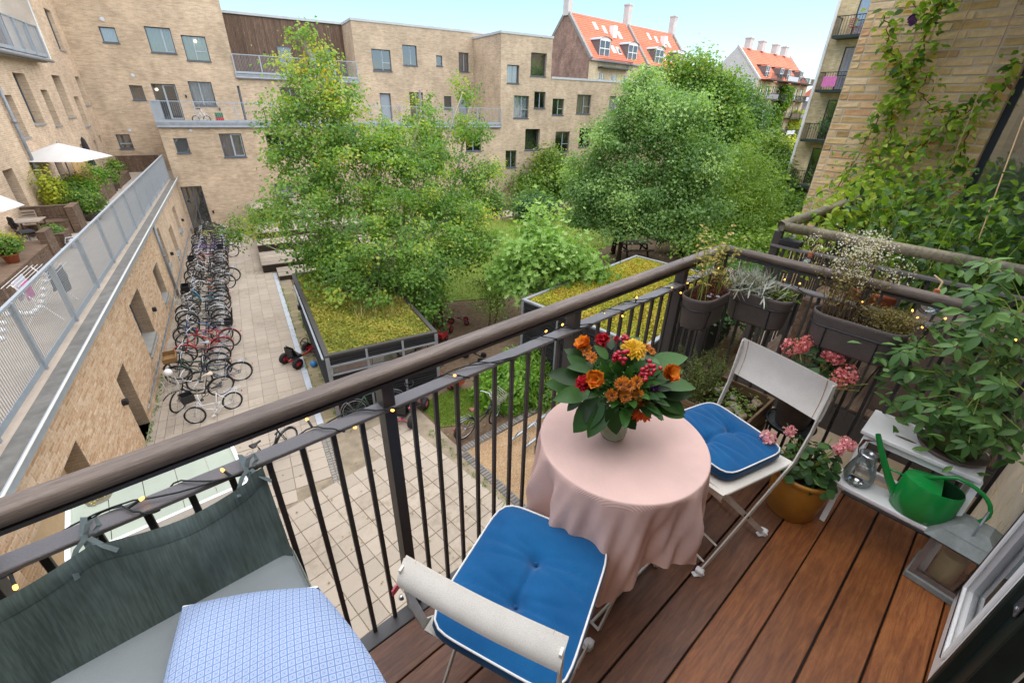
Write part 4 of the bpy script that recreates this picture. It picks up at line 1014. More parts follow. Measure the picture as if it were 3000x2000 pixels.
def plain_chair(name, label, loc, rz, mat, group=None):
    t = thing(name, label, 'chair', loc, rz, group)
    s = MB(); s.box((0, 0, .44), (.44, .44, .04)); s.build('seat', mat, t)
    s = MB()
    for k in range(4): s.box((0, .21, .56 + k * .1), (.42, .025, .06))
    for x in (-.2, .2): s.box((x, .22, .65), (.035, .035, .45))
    s.build('backrest', mat, t)
    for x in (-.19, .19):
        for y in (-.19, .2): s = MB(); s.box((x, y, .21), (.035, .035, .42)); s.build('leg', mat, t)
    return t
simple('red_wood', hx('#b06a5c'), .6, .1, 5)
plain_chair('balcony_chair', 'faded red wooden chair on the upper iron balcony of the right wing', (XW - .6, 11.6, 6.28), 1.2, 'red_wood')
b = MB(); b.box((0, 0, .35), (.05, .8, .6)); 
for k in range(5): b.box((-.005, -.32 + k * .16, .35), (.05, .05, .6))
simple('pink_cloth', hx('#d273a8'), .8, .2, 9); b.build('hanging_cloth', 'pink_cloth', loc=(XW - 1.16, 11.9, 3.3), label='pink striped cloth hung over the middle iron balcony of the right wing', cat='cloth')
P = rng.normal(size=(700, 3)) * [.3, .7, .25] + [XW - .7, 10.6, .95]
link('balcony_plant', leaf_mesh('balcony_plant', P, rvec(700), rng.uniform(.08, .2, 700), .6, 'poplar_dark'), label='leafy dark green plant on the lowest visible iron balcony of the right wing', cat='plant')

# near wing: real bricks
nw = thing('brick_side_wall', 'rough yellow brick wall behind the neighbouring balcony at the right', 'wall', (0, 0, 0))
XN, YN = 5.9, 1.67
frN = lambda u, z, d: Vector((XN + d, u, z))
nops = [(-.75, .44, .12, 2.35, .25)]
b = MB(); wall_grid(b, frN, -.45, YN, ZG, 6.0, nops, .25); wall_grid(b, lambda u, z, d: Vector((u, YN - d, z)), XN, XN + 30, ZG, 6.0, [], .1)
build_uv(b, 'mortar_bed', 'mortar', nw)
lay_bricks(brick_row_cells(-.45, YN, -.55, 4.2, nops, gap=.013, hd=.42), frN, nw, 'yellow_brick', (0, 0, -math.pi / 2), limit=300, proud=.007, wob=.007, world=Matrix.Identity(4))
b = MB()                                                # brick reveal of the window
for r in range(34):
    z = .12 + r * .067; b.box((XN + .125, .445, z + .033), (.24, .012, .056))
b.build('reveal_bricks', 'yellow_brick', nw)
window(nw, frN, *nops[0][:4], .25, 'vx', 'curtain_green', 'frame_navy', 'frame_navy', sill=False, opening=.42)
b = MB(); b.box((XN - .55, .3, 3.05), (1.1, 1.6, .22)); b.build('balcony_above', 'steel_black', nw)
# white bag and cup on the sill with the word seen in the photograph
bag = thing('paper_bag', 'white paper bag with brown lettering standing on the red tray inside the neighbour window', 'bag', (XN + .34, .17, .36))
b = MB(); b.box((0, 0, .1), (.06, .16, .2), bev=.02); b.build('body', 'curtain_white', bag)
def text_obj(name, s, size, mat, parent, loc, rot, font_ext=.0004):
    cu = bpy.data.curves.new(name, 'FONT'); cu.body = s; cu.size = size; cu.extrude = font_ext; cu.align_x = 'CENTER'
    tmp = bpy.data.objects.new('tmp', cu); COL.objects.link(tmp); dg = bpy.context.evaluated_depsgraph_get()
    me = bpy.data.meshes.new_from_object(tmp.evaluated_get(dg)); bpy.data.objects.remove(tmp); me.materials.clear(); me.materials.append(M[mat])
    return link(name, me, parent, loc, rot)
simple('ink_brown', hx('#6b4a44'), .8, .05, 9)
text_obj('lettering', '\u00d8KO', .075, 'ink_brown', bag, (-.034, 0, .12), (math.pi / 2, 0, -math.pi / 2))
simple('red_tray', hx('#b0401f'), .5, .1, 5)
b = MB(); b.box((XN + .34, .1, .32), (.12, .5, .07), bev=.01); b.build('tray', 'red_tray', label='shallow orange red tray on the neighbour window sill', cat='tray')

own = thing('yellow_brick_facade', 'yellow brick house wall running along the inner side of the balcony', 'wall', (0, 0, 0))
YB = -.45
frO = lambda u, z, d: Vector((u, YB - d, z))
b = MB(); wall_grid(b, frO, 1.42, XN, ZG, 3.3, [], .1); wall_grid(b, frO, -14, -.9, ZG, 3.3, [], .1); wall_grid(b, frO, -.9, 1.42, ZG, -.05, [], .1); wall_grid(b, frO, -.9, 1.42, 2.6, 3.3, [], .1)  # unseen wall top kept low so sun and sky light reach the deck
build_uv(b, 'mortar_bed', 'mortar', own)
lay_bricks(brick_row_cells(1.5, 3.3, -.5, 1.9, [(1.42, 1.6, -.1, 2.6)], gap=.016, hd=.4), frO, own, 'yellow_brick', (0, 0, 0), limit=150, proud=.007, wob=.006, world=Matrix.Identity(4))
b = MB(); b.box((-4, -7.5, -1.5), (22, .3, 9.6)); b.box((-14, -4, -1.5), (.3, 7, 9.6)); b.box((9.9, -4, -1.5), (.3, 7, 9.6)); b.box((-2, -4, 3.4), (24, 7.2, .3)); b.box((-2, -4, -6.2), (24, 7.2, .1)); b.build('house_core', 'plaster_grey', own)  # unseen house body, its height cut down to let light onto the balcony
b = MB(); b.box((0.26, -4, .0), (2.4, 6.8, .05)); b.box((.26, -4, 2.65), (2.4, 6.8, .05)); b.build('room_floor', 'deck_wood', own)
# ------------------------------------------------------------------ sheds with green roofs
def shed(label, origin, rz, L, W, zt, n_slat=26, trim='steel_black', roofmat='sedum', trim_w=.12, glazed=False, dens=16000, seed=1):
    t = thing('garden_shed', label, 'shed', (origin[0], origin[1], ZG), rz); H = zt - ZG
    for (x0, y0, x1, y1) in ((0, 0, L, 0), (L, 0, L, W), (L, W, 0, W), (0, W, 0, 0)):
        top = H - .32 - (.32 if glazed and y0 == y1 == 0 else 0)
        n = int(top / .085)
        ang = math.atan2(y1 - y0, x1 - x0); ll = math.hypot(x1 - x0, y1 - y0)
        b = MB(); b.box((ll / 2, -.02, .042), (ll - .04, .03, .062), rot=Matrix.Rotation(.25, 3, 'X')); me = b.mesh('slat', 'shed_slat')
        for k in range(n): link('slat', me, t, (x0, y0, k * .085 + .03), (0, 0, ang))
        for k in range(3):
            b = MB(); b.box((ll / 2, -.02, H - .27 + k * .09), (ll + .04, .035, .07)); link('fascia_board', b.mesh('fascia_board', 'shed_slat'), t, (x0, y0, 0), (0, 0, ang))
    for x, y in ((0, 0), (L, 0), (L, W), (0, W), (L / 3, -.045), (2 * L / 3, -.045)):
        b = MB(); b.box((x, y, H / 2 - .01), (.06 if y == -.045 else .1, .03 if y == -.045 else .1, H - .02)); b.build('corner_post', 'zinc_grey', t)
    b = MB(); b.box((L / 2, W / 2, H / 2 - .1), (L - .1, W - .1, H - .2)); b.build('inner_wall', 'black_plastic', t)
    if glazed:
        b = MB(); b.box((L / 2, -.03, H - .46), (L - .1, .03, .26)); g = b.build('glazing', 'smoke_glass', t)
        b = MB(); 
        for z in (H - .33, H - .6): b.box((L / 2, -.045, z), (L - .08, .06, .045))
        for k in range(4): b.box((.05 + (L - .1) * k / 3, -.045, H - .46), (.05, .06, .24))
        b.build('glazing_bars', 'zinc_grey', g)
        simple('red_board', hx('#9a3b30'), .7, .2, 4); b = MB(); b.box((L * .22, -.028, H - .47), (.95, .02, .2)); b.build('red_board', 'red_board', t)
    b = MB(); e = trim_w
    for (cx, cy, sx, sy) in ((L / 2, e / 2 - .05, L + .1, e), (L / 2, W - e / 2 + .05, L + .1, e), (e / 2 - .05, W / 2, e, W + .1 - 2 * e), (L - e / 2 + .05, W / 2, e, W + .1 - 2 * e)): b.box((cx, cy, H - .02), (sx, sy, .06))
    b.build('roof_edge', trim, t)
    b = MB(); b.box((L / 2, W / 2, H - .075), (L - 2 * e + .1, W - 2 * e + .1, .05)); b.build('roof_soil', 'roof_soil', t)
    P = np.stack([rng.uniform(e, L - e, dens), rng.uniform(e, W - e, dens), np.zeros(dens)], 1)
    q = np.sin(P[:, 0] * 2.1 + seed) * np.cos(P[:, 1] * 1.7 + seed * 2) + .6 * np.sin(P[:, 0] * 5.3 + P[:, 1] * 4.1)
    P[:, 2] = H - .055 + .03 * np.clip(q, -.5, 1) + rng.uniform(0, .05, dens)
    N = rvec(dens); N[:, 2] = np.abs(N[:, 2]) + .5
    tt = np.clip(.5 + .22 * q + rng.normal(size=dens) * .2, 0, 1)
    link('roof_planting', leaf_mesh('roof_planting', P, N, rng.uniform(.04, .1, dens), .6, roofmat, tint=tt), t, kind='stuff')
    return t
sh1 = shed('black slatted shed with a mossy green roof at the foot of the poplar', w2(4.6, -2.15), GRZ, 3.05, 7.1, -4.2, glazed=True, dens=22000)
hp = 900; P = np.stack([rng.uniform(1.2, 2.9, hp), rng.uniform(1.5, 6.8, hp), np.full(hp, 2.0)], 1); N = rvec(hp) * [1, 1, .3]
link('tall_grass', leaf_mesh('tall_grass', P, N, rng.uniform(.15, .45, hp), .08, 'dry_leaf', up=rng.normal(size=(hp, 3)) * .3 + [0, 0, 1]), sh1, kind='stuff')
b = MB(); b.bar((-.1, 6.2, 1.9), (-.1, .1, 1.9), .05, .04); b.build('gutter', 'galv', sh1)
b = MB(); b.box((-.12, 5.0, 1.5), (.16, .14, .16)); b.build('wall_lamp', 'black_plastic', sh1)
sh2 = shed('black slatted shed with a flat bright moss roof seen through the balusters', (9.42, 9.98), math.radians(4.6) - math.pi / 2, 4.55, 7.35, -4.0, trim='zinc_grey', roofmat='moss', dens=42000, seed=3)
b = MB(); b.box((8.85, 9.9, 0), (.01, .01, .01))
# little playhouse behind the first shed
ph = thing('playhouse', 'small brown boarded playhouse with a pitched roof under the poplar branches', 'playhouse', (8.35, 14.6, ZG), -.55)
for side, (cx, cy, ll, a) in enumerate(((0, -.65, 1.25, 0), (.62, 0, 1.25, math.pi / 2), (0, .65, 1.25, 0), (-.62, 0, 1.25, math.pi / 2))):
    for k in range(7):
        q = MB(); q.box((0, 0, .12 + k * .17), (ll, .03, .165), rot=Matrix.Rotation(.1, 3, 'X')); link('board', q.mesh('board', 'playhouse_wood'), ph, (cx, cy, 0), (0, 0, a))
for sgn in (-1, 1):
    for k in range(6):
        q = MB(); q.box((0, 0, 0), (1.5, .17, .02)); link('roof_board', q.mesh('roof_board', 'old_wood'), ph, (0, sgn * (.08 + k * .14), 1.78 - k * .1), (-sgn * .62, 0, 0))
b = MB(); b.add([(-.6, -.6, 1.25), (-.6, .6, 1.25), (-.6, 0, 1.75), (.6, -.6, 1.25), (.6, .6, 1.25), (.6, 0, 1.75)], [(0, 2, 1), (3, 4, 5)]); b.build('gable', 'playhouse_wood', ph)

# ------------------------------------------------------------------ stepped timber stage
st = thing('timber_stage', 'stepped weathered timber seating terrace between the walk and the far wall', 'stage', (-1.08, 13.7, ZG), GRZ)
def platform(o0, o1, s0, s1, z0, z1):
    nb = max(2, int((s1 - s0) / .145)); d = (s1 - s0) / nb
    q = MB(); q.box(((o0 + o1) / 2, d / 2, -.012), (o1 - o0, d - .012, .028)); me = q.mesh('deck_plank', 'stage_wood')
    for k in range(nb): link('deck_plank', me, st, (0, s0 + k * d, z1), (0, 0, 0))
    nr = max(1, int((z1 - z0) / .07))
    q = MB()
    for k in range(nr): 
        zz = z0 + (z1 - .03 - z0) * (k + .5) / nr; h = (z1 - .03 - z0) / nr - .008
        q.box(((o0 + o1) / 2, s0 + .02, zz), (o1 - o0 - .02, .025, h)); q.box((o0 + .02, (s0 + s1) / 2 + .02, zz), (.025, s1 - s0 - .04, h)); q.box((o1 - .02, (s0 + s1) / 2 + .02, zz), (.025, s1 - s0 - .04, h))
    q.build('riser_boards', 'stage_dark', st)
platform(3.6, 10.0, 12.05, 14.6, 0, .4); platform(3.62, 6.3, 14.6, 16.0, .0, .78); platform(6.3, 10, 14.6, 16.0, 0, .42); platform(5.9, 7.0, 15.7, 16.4, .42, .8)
platform(3.7, 10, 16.0, 18.7, 0, 1.12); platform(5.0, 7.6, 18.7, 19.7, 0, 1.5); platform(6.6, 7.8, 17.9, 18.65, 1.12, 1.4); platform(3.8, 10, 19.7, 22.4, 0, 1.8); platform(4.22, 6.1, 10.5, 11.95, 0, .22); platform(6.2, 10, 10.7, 12.0, 0, .3)
for s_ in (10.75, 11.4): 
    b = MB(); b.box((7.6, s_, .42), (2.6, .1, .05)); b.build('loose_batten', 'stage_wood', st)

# ------------------------------------------------------------------ children's vehicles
simple('kart_red', hx('#a5272c'), .45, .15, 9); simple('kart_pink', hx('#c8586c'), .45, .15, 9); simple('kart_orange', hx('#c04a2c'), .45, .15, 9); simple('toy_yellow', hx('#c99a2e'), .5, .15, 9)
def wheel(parent, name, c, R, w, hub='kart_red', rz=0.0):
    m = Matrix.Rotation(rz, 3, 'Z')
    b = MB(); n = 20
    b.T = Matrix.Translation(c) @ m.to_4x4() @ Matrix.Rotation(math.pi / 2, 4, 'X')
    b.lathe((0, 0, 0), [(R * .55, -w / 2), (R * .86, -w / 2), (R, -w * .28), (R, w * .28), (R * .86, w / 2), (R * .55, w / 2)], n, False, False)
    b.cur = 1; b.lathe((0, 0, 0), [(.02, -w * .3), (R * .56, -w * .42), (R * .56, w * .42), (.02, w * .3)], n)
    o = b.build(name, ['rubber', hub], parent, smooth=True); return o
def gokart(label, loc, rz, col='kart_red', seat='black_plastic', scale=1.0):
    t = thing('pedal_kart', label, 'pedal kart', loc, rz, 'pedal karts in the courtyard'); t.scale = (scale,) * 3
    for x, y in ((.38, -.3), (.38, .3), (-.42, -.3), (-.42, .3)): wheel(t, 'wheel', (x, y, .17), .17, .12, col)
    b = MB(); b.tube([(-.42, -.26, .17), (-.42, .26, .17)], .018); b.tube([(.38, -.26, .17), (.38, .26, .17)], .018)
    b.tube([(-.5, 0, .2), (-.2, 0, .16), (.2, 0, .2), (.5, 0, .3)], .03, 8); b.tube([(.36, -.2, .2), (.5, -.1, .28), (.62, 0, .3), (.5, .1, .28), (.36, .2, .2)], .018)
    b.build('frame', col, t, smooth=True)
    b = MB()
    b.grid(lambda i, j: ((-.12 - .36 * j + .1 * j * j, (i - .5) * .36, .3 + (.04 if j < .5 else .0) * abs(i - .5) * 2 + max(0, j - .45) * .62)), 6, 8); b.box((-.28, 0, .28), (.34, .32, .05), bev=.02); b.box((-.43, 0, .48), (.05, .34, .28), bev=.02); b.build('seat', seat, t)
    b = MB(); b.tube([(.5, 0, .28), (.16, 0, .55)], .014); R = Matrix.Rotation(-.65, 3, 'Y') @ Matrix.Rotation(math.pi / 2, 3, 'X'); b.ring((.14, 0, .57), .13, .016, 18, 6, rot=R); b.bar((.14, -.12, .57), (.14, .12, .57), .02); b.build('steering_wheel', 'black_plastic', t, smooth=True)
    b = MB(); b.box((.28, -.12, .2), (.1, .12, .03)); b.box((.2, .12, .17), (.1, .12, .03)); b.tube([(.24, -.12, .18), (.24, .12, .18)], .012); b.build('pedals', 'black_plastic', t)
    return t
gokart('black and red pedal kart parked across the steel drain strip', (3.36, 14.6, ZG), .35, scale=1.12)
gokart('pink and black pedal kart behind the railing near the dark shed', (4.62, 9.55, ZG), .6, 'kart_pink', scale=1.1)
gokart('second red wheeled pedal kart half hidden beside the pink one', (5.0, 10.1, ZG), 1.2, 'kart_pink', scale=1.0)
def trike(label, loc, rz, col, wagon=False):
    t = thing('tricycle', label, 'tricycle', loc, rz, 'tricycles left in the garden')
    wheel(t, 'wheel', (.35, 0, .15), .15, .05, col); 
    for y in (-.2, .2): wheel(t, 'wheel', (-.28, y, .11), .11, .05, col)
    b = MB(); b.tube([(.35, 0, .15), (.3, 0, .4), (.1, 0, .28), (-.28, 0, .14)], .022, 8); b.tube([(-.28, -.2, .11), (-.28, .2, .11)], .015); b.tube([(.3, 0, .4), (.28, 0, .52)], .016); b.build('frame', col, t, smooth=True)
    b = MB(); b.tube([(.24, -.2, .54), (.29, 0, .52), (.24, .2, .54)], .016, 6); b.build('handlebar', 'black_plastic', t)
    b = MB(); b.box((-.02, 0, .32), (.2, .17, .04), bev=.015); b.build('saddle', 'black_plastic', t)
    if wagon: b = MB(); b.box((-.38, 0, .2), (.42, .4, .03)); b.box((-.58, 0, .28), (.03, .4, .16)); b.box((-.38, .2, .28), (.4, .02, .16)); b.box((-.38, -.2, .28), (.4, .02, .16)); b.build('tray', col, t)
    return t
trike('orange framed low scooter trike on the bare earth by the grass patch', (6.35, 10.2, ZG), 1.9, 'kart_orange', True)
trike('red tricycle with tray beside the small playhouse', (8.2, 13.0, ZG), .4, 'kart_red', True)
trike('red toddler tricycle parked on the earth right of the playhouse', (9.25, 13.6, ZG), 2.6, 'kart_red')
trike('dark tricycle with one red wheel alone on the earth between the two sheds', (8.0, 10.9, ZG), 2.2, 'black_plastic')
trike('small yellow tricycle at the far wall beside the stage', tuple(w2(3.3, 21.3, ZG)), .3, 'toy_yellow')
trike('black toy tractor trike at the far wall left of the yellow tricycle', tuple(w2(2.4, 21.2, ZG)), -.2, 'black_plastic')
simple('toy_blue', hx('#2f78b8'), .5, .1, 5)
b = MB(); b.lathe((0, 0, .11), [(.11 * math.cos(a), .11 * math.sin(a)) for a in [-1.5 + k * .3 for k in range(11)]], 14, False, False); b.build('toy_ball', 'toy_blue', smooth=True, loc=tuple(w2(4.42, 1.1, ZG)), label='small blue ball lying by the left wall of the shed', cat='ball')
# picnic table
pt = thing('picnic_table', 'dark wooden picnic table under the maple', 'table', (23.4, 15.0, ZG), -.6)
for k in range(5): b = MB(); b.box((0, -.32 + k * .16, .74), (1.9, .15, .04)); b.build('top_board', 'stage_dark', pt)
for y in (-.72, .72): b = MB(); b.box((0, y, .44), (1.9, .26, .04)); b.build('bench', 'stage_dark', pt)
for x in (-.65, .65):
    for sg in (-1, 1): b = MB(); b.bar((x, sg * .25, .72), (x, sg * .7, 0), .09, .05); b.build('leg', 'stage_dark', pt)
    b = MB(); b.bar((x, -.75, .4), (x, .75, .4), .05, .1); b.build('crossbar', 'stage_dark', pt)
gc = plain_chair('garden_chair', 'white plastic chair on the earth behind the hammock', (26.5, 17.3, ZG), 2.6, 'white_paint'); gc.scale = (1.15,) * 3

# ------------------------------------------------------------------ bicycles
simple('bike_black', hx('#1c1e20'), .35, .15, 9); simple('bike_navy', hx('#25304a'), .35, .1, 9); simple('bike_white', hx('#d6d6d4'), .4, .05, 9); simple('bike_blue', hx('#3f9fc4'), .4, .1, 9); simple('bike_mid_blue', hx('#2f62a0'), .4, .1, 9)
simple('bike_red', hx('#b3242a'), .4, .1, 9); simple('bike_purple', hx('#8168a8'), .4, .1, 9); simple('bike_green', hx('#3d5a48'), .4, .1, 9); simple('bike_grey', hx('#6d7276'), .4, .1, 9); simple('bike_yellow', hx('#b8b03a'), .4, .1, 9)
simple('saddle_brown', hx('#6e3d2a'), .5, .15, 9); simple('saddle_black', hx('#1e1d1d'), .55, .15, 9); simple('saddle_grey', hx('#8f989c'), .55, .15, 9); simple('saddle_beige', hx('#b9a793'), .6, .1, 9); simple('wicker', hx('#8a6a42'), .8, .3, 25, .6, 120); simple('reflector', hx('#c2551a'), .3, .05, 9)
BM = {}
def bm(key, fn, mats, smooth=True):
    if key not in BM: b = MB(); fn(b); BM[key] = b.mesh(key.split(':')[0], mats, smooth)
    return BM[key]
def f_wheel(R):
    def f(b):
        b.ring((0, 0, 0), R, .022, 28, 6); b.cur = 1; b.ring((0, 0, 0), R - .028, .011, 28, 5)
        for k in range(14):
            a = 2 * math.pi * k / 14; b.tube([((.02) * math.cos(a + .6), (-1) ** k * .025, .02 * math.sin(a + .6)), ((R - .03) * math.cos(a), 0, (R - .03) * math.sin(a))], .0022, 3, False)
        b.tube([(0, -.05, 0), (0, .05, 0)], .022, 8)
    return f
def frame_fn(step, wb, R):
    def f(b):
        rh, bbk = (0, 0, R), (.44, 0, R - .06); seat = (.3, 0, R + .42); head = (wb - .2, 0, R + .5); low = (wb - .16, 0, R + .36); fr = (wb, 0, R)
        for y in (-.05, .05): b.tube([(0, y, R), (.44, y * .5, R - .06)], .01); b.tube([(0, y, R), (.3, y * .4, R + .36)], .009)
        b.tube([bbk, seat], .016, 8)
        if step: b.tube([low, (.7, 0, R + .06), (.5, 0, R - .03), bbk], .018, 8); b.tube([head, (.72, 0, R + .2), (.38, 0, R + .12)], .015, 8)
        else: b.tube([low, bbk], .018, 8); b.tube([head, (.31, 0, R + .38)], .016, 8)
        b.tube([(wb - .22, 0, R + .56), low], .02, 8)
        for y in (-.05, .05): b.tube([(wb - .155, 0, R + .34), (wb - .12, y, R + .3), (wb - .03, y, R + .06), (wb, y, R)], .011)
        b.tube([(.44, -.07, R - .06), (.44, .07, R - .06)], .012); b.ring((.44, .045, R - .06), .09, .008, 18, 5)
        b.tube([(.44, .07, R - .06), (.58, .08, R - .16)], .009); b.box((.58, .13, R - .16), (.09, .08, .02)); b.tube([(.44, -.07, R - .06), (.3, -.08, R + .04)], .009); b.box((.3, -.13, R + .04), (.09, .08, .02))
    return f
def f_bar(kind, wb, R):
    def f(b):
        s = (wb - .22, 0, R + .55); t_ = (wb - .26, 0, R + .72); b.tube([s, t_], .013, 8)
        if kind == 0: b.tube([(wb - .5, -.28, R + .74), (wb - .36, -.27, R + .78), (wb - .22, -.1, R + .74), t_, (wb - .22, .1, R + .74), (wb - .36, .27, R + .78), (wb - .5, .28, R + .74)], .012, 6)
        else: b.tube([(wb - .34, -.3, R + .75), (wb - .26, -.12, R + .73), t_, (wb - .26, .12, R + .73), (wb - .34, .3, R + .75)], .013, 6)
        b.cur = 1
        if kind == 0: b.tube([(wb - .52, -.28, R + .74), (wb - .4, -.275, R + .77)], .019, 6); b.tube([(wb - .52, .28, R + .74), (wb - .4, .275, R + .77)], .019, 6)
        else: b.tube([(wb - .36, -.32, R + .755), (wb - .3, -.2, R + .74)], .019, 6); b.tube([(wb - .36, .32, R + .755), (wb - .3, .2, R + .74)], .019, 6)
    return f
def f_saddle(R):
    def f(b):
        b.tube([(.3, 0, R + .4), (.26, 0, R + .56)], .013, 6); c = (.23, 0, R + .58); b.cur = 1
        def g(i, j):
            a = 2 * math.pi * i; x = .25 - .26 * j; w = .022 + .075 * min(1, max(0, j - .35) / .5) - (.02 if j > .93 else 0); 
            return (c[0] + x - .1, w * math.cos(a), c[2] + .028 * math.sin(a) + .015 * j)
        b.grid(g, 10, 8, True); 
    return f
def f_guard(wb, R):
    def f(b):
        for cx, a0, a1 in ((0, .3, 3.3), (wb, .5, 3.0)):
            pts = [(cx + (R + .035) * math.cos(a0 + (a1 - a0) * k / 12), 0, R + (R + .035) * math.sin(a0 + (a1 - a0) * k / 12)) for k in range(13)]
            for p, q in zip(pts, pts[1:]): b.bar(p, q, .05, .006, up=((p[0] - cx), 0, p[2] - R))
    return f
def f_rack(wb, R):
    def f(b):
        z = R * 2 + .1 if R < .3 else R + .42
        for y in (-.07, 0, .07): b.tube([(.12, y, z), (-.3, y, z)], .006, 5)
        b.tube([(.12, -.07, z), (.12, .07, z)], .006, 5); b.tube([(-.3, -.07, z), (-.3, .07, z)], .006, 5)
        for y in (-.07, .07): b.tube([(-.2, y, z), (0, y, R)], .006, 5)
    return f
def f_basket(x, R, w=.36, d=.28, h=.24, solid=False, z=None):
    def f(b):
        z0 = z if z is not None else R + .48
        if solid:
            b.box((x, 0, z0), (d, w, .02)); 
            for a in (-1, 1): b.box((x + a * d / 2, 0, z0 + h / 2), (.02, w, h)); b.box((x, a * w / 2, z0 + h / 2), (d, .02, h))
        else:
            for k in range(4):
                zz = z0 + h * k / 3; g = 1 + .12 * k / 3
                b.tube([(x - d / 2 * g, -w / 2 * g, zz), (x + d / 2 * g, -w / 2 * g, zz), (x + d / 2 * g, w / 2 * g, zz), (x - d / 2 * g, w / 2 * g, zz)], .006 if k < 3 else .009, 4, closed=True)
            for k in range(7):
                for a in (-1, 1): b.tube([(x + d * a / 2, -w / 2 + w * k / 6, z0), (x + d * a * .56, (-w / 2 + w * k / 6) * 1.12, z0 + h)], .004, 3); b.tube([(x - d / 2 + d * k / 6, a * w / 2, z0), (x + (-d / 2 + d * k / 6) * 1.12, a * w * .56, z0 + h)], .004, 3)
                b.tube([(x - d / 2, -w / 2 + w * k / 6, z0), (x + d / 2, -w / 2 + w * k / 6, z0)], .004, 3)
    return f
def bicycle(label, loc, rz, col='bike_black', step=True, wb=1.08, R=.34, bar=0, saddle='saddle_black', guard='bike_black', rack=True, basket=None, bmat='chrome', rear=None, child=False, lean=.1, steer=0.0, group='bicycles parked in the courtyard', tyre='rubber'):
    t = thing('bicycle', label, 'bicycle', loc, rz, group, rot=(lean, 0, rz))
    def put(me, name=None, mats=None, at=None, rot=None):
        o = link(name or me.name.split('.')[0], me, t, at, rot)
        for k, m in enumerate(mats or []):
            if m: o.material_slots[k].link = 'OBJECT'; o.material_slots[k].material = M[m]
        return o
    k = f'{wb}{R}'
    put(bm('frame:%d' % step + k, frame_fn(step, wb, R), ['bike_black']), 'frame', [col])
    wm = bm('wheel:%s' % R, f_wheel(R), ['rubber', 'chrome']); put(wm, 'wheel', None, (0, 0, R), (0, random.random(), 0)); put(wm, 'wheel', None, (wb, 0, R), (0, random.random(), steer))
    put(bm('handlebar:%d' % bar + k, f_bar(bar, wb, R), ['chrome', 'rubber']), 'handlebar'); put(bm('saddle:%s' % R, f_saddle(R), ['chrome', 'saddle_black']), 'saddle', [None, saddle])
    if guard: put(bm('mudguards:' + k, f_guard(wb, R), ['bike_black'], False), 'mudguards', [guard])
    if rack: put(bm('carrier_rack:' + k, f_rack(wb, R), ['chrome']), 'carrier_rack', ['chrome' if rack is True else rack])
    if basket == 'wire': put(bm('basket:wire' + k, f_basket(wb + .04, R), ['chrome']), 'basket', [bmat])
    if basket == 'wicker': put(bm('basket:wk' + k, f_basket(wb + .04, R, solid=True, h=.16, w=.46, d=.34), ['wicker'], False), 'basket', ['wicker'])
    if basket == 'rear': put(bm('basket:rr' + k, f_basket(-.14, R, z=R + .43, h=.24, w=.3, d=.36), ['bike_black']), 'basket', ['bike_black'])
    if basket == 'crate': put(bm('basket:cr' + k, f_basket(wb + .02, R, solid=True, h=.2, w=.34, d=.28), ['black_plastic'], False), 'basket', ['black_plastic'])
    if child:
        b = MB(); b.box((-.1, 0, R + .55), (.26, .28, .05), bev=.02); b.box((-.26, 0, R + .82), (.05, .28, .56), bev=.02, rot=Matrix.Rotation(-.2, 3, 'Y')); b.box((-.1, .14, R + .64), (.24, .03, .16), bev=.01); b.box((-.1, -.14, R + .64), (.24, .03, .16), bev=.01); b.build('child_seat', 'black_plastic', t)
    b = MB(); b.box((-R - .05, 0, R + .2), (.02, .05, .04)); o = b.build('rear_light', 'kart_red', t)
    return t
spec = [  # colour, kind, extra  -- from the near end of the row to the far end
    ('black', 1, dict(basket='wire', saddle='saddle_beige', bmat='white_metal', steer=.7, rzd=.28)), ('dark navy', 0, dict(rack=True, out=.55)), ('dark teal', 0, dict(saddle='saddle_black')), ('black', 1, dict(basket='wicker', saddle='saddle_black', out=-.05)), ('black', 0, dict(saddle='saddle_grey')),
    ('red', 1, dict(saddle='saddle_brown', guard='bike_red')), ('red', 0, dict(child=True, guard='bike_red', out=.35)), ('black', 1, dict()), ('blue', 0, dict()), ('black', 1, dict()), ('black', 0, dict()), ('grey', 1, dict(guard='bike_white')), ('black', 1, dict(basket='wire', bmat='white_metal')), ('green', 1, dict(saddle='saddle_brown')),
    ('light blue', 1, dict(saddle='saddle_brown', basket='rear')), ('black', 1, dict(basket='crate')), ('black', 0, dict(saddle='saddle_brown', rack='bike_white')), ('white', 0, dict(guard=None)), ('black', 1, dict(out=.3)), ('black', 1, dict()), ('black', 0, dict(out=.45)), ('black', 1, dict(basket='rear')), ('white', 0, dict()), ('black', 1, dict(basket='crate')), ('black', 1, dict()), ('red', 0, dict(guard=None)), ('black', 1, dict(child=True)), ('white', 1, dict()),
    ('black', 0, dict(out=.55)), ('purple', 1, dict(guard='bike_purple')), ('purple', 1, dict(basket='wire')), ('black', 0, dict()), ('grey', 0, dict()), ('black', 1, dict()), ('black', 1, dict(basket='wire', bmat='bike_black')), ('yellow', 0, dict(guard=None)), ('black', 1, dict(out=.2)), ('black', 0, dict()), ('green', 0, dict(guard='bike_green'))]
cm = {'black': 'bike_black', 'dark navy': 'bike_navy', 'dark teal': 'bike_green', 'red': 'bike_red', 'blue': 'bike_mid_blue', 'grey': 'bike_grey', 'green': 'bike_green', 'light blue': 'bike_blue', 'white': 'bike_white', 'purple': 'bike_purple', 'yellow': 'bike_yellow'}
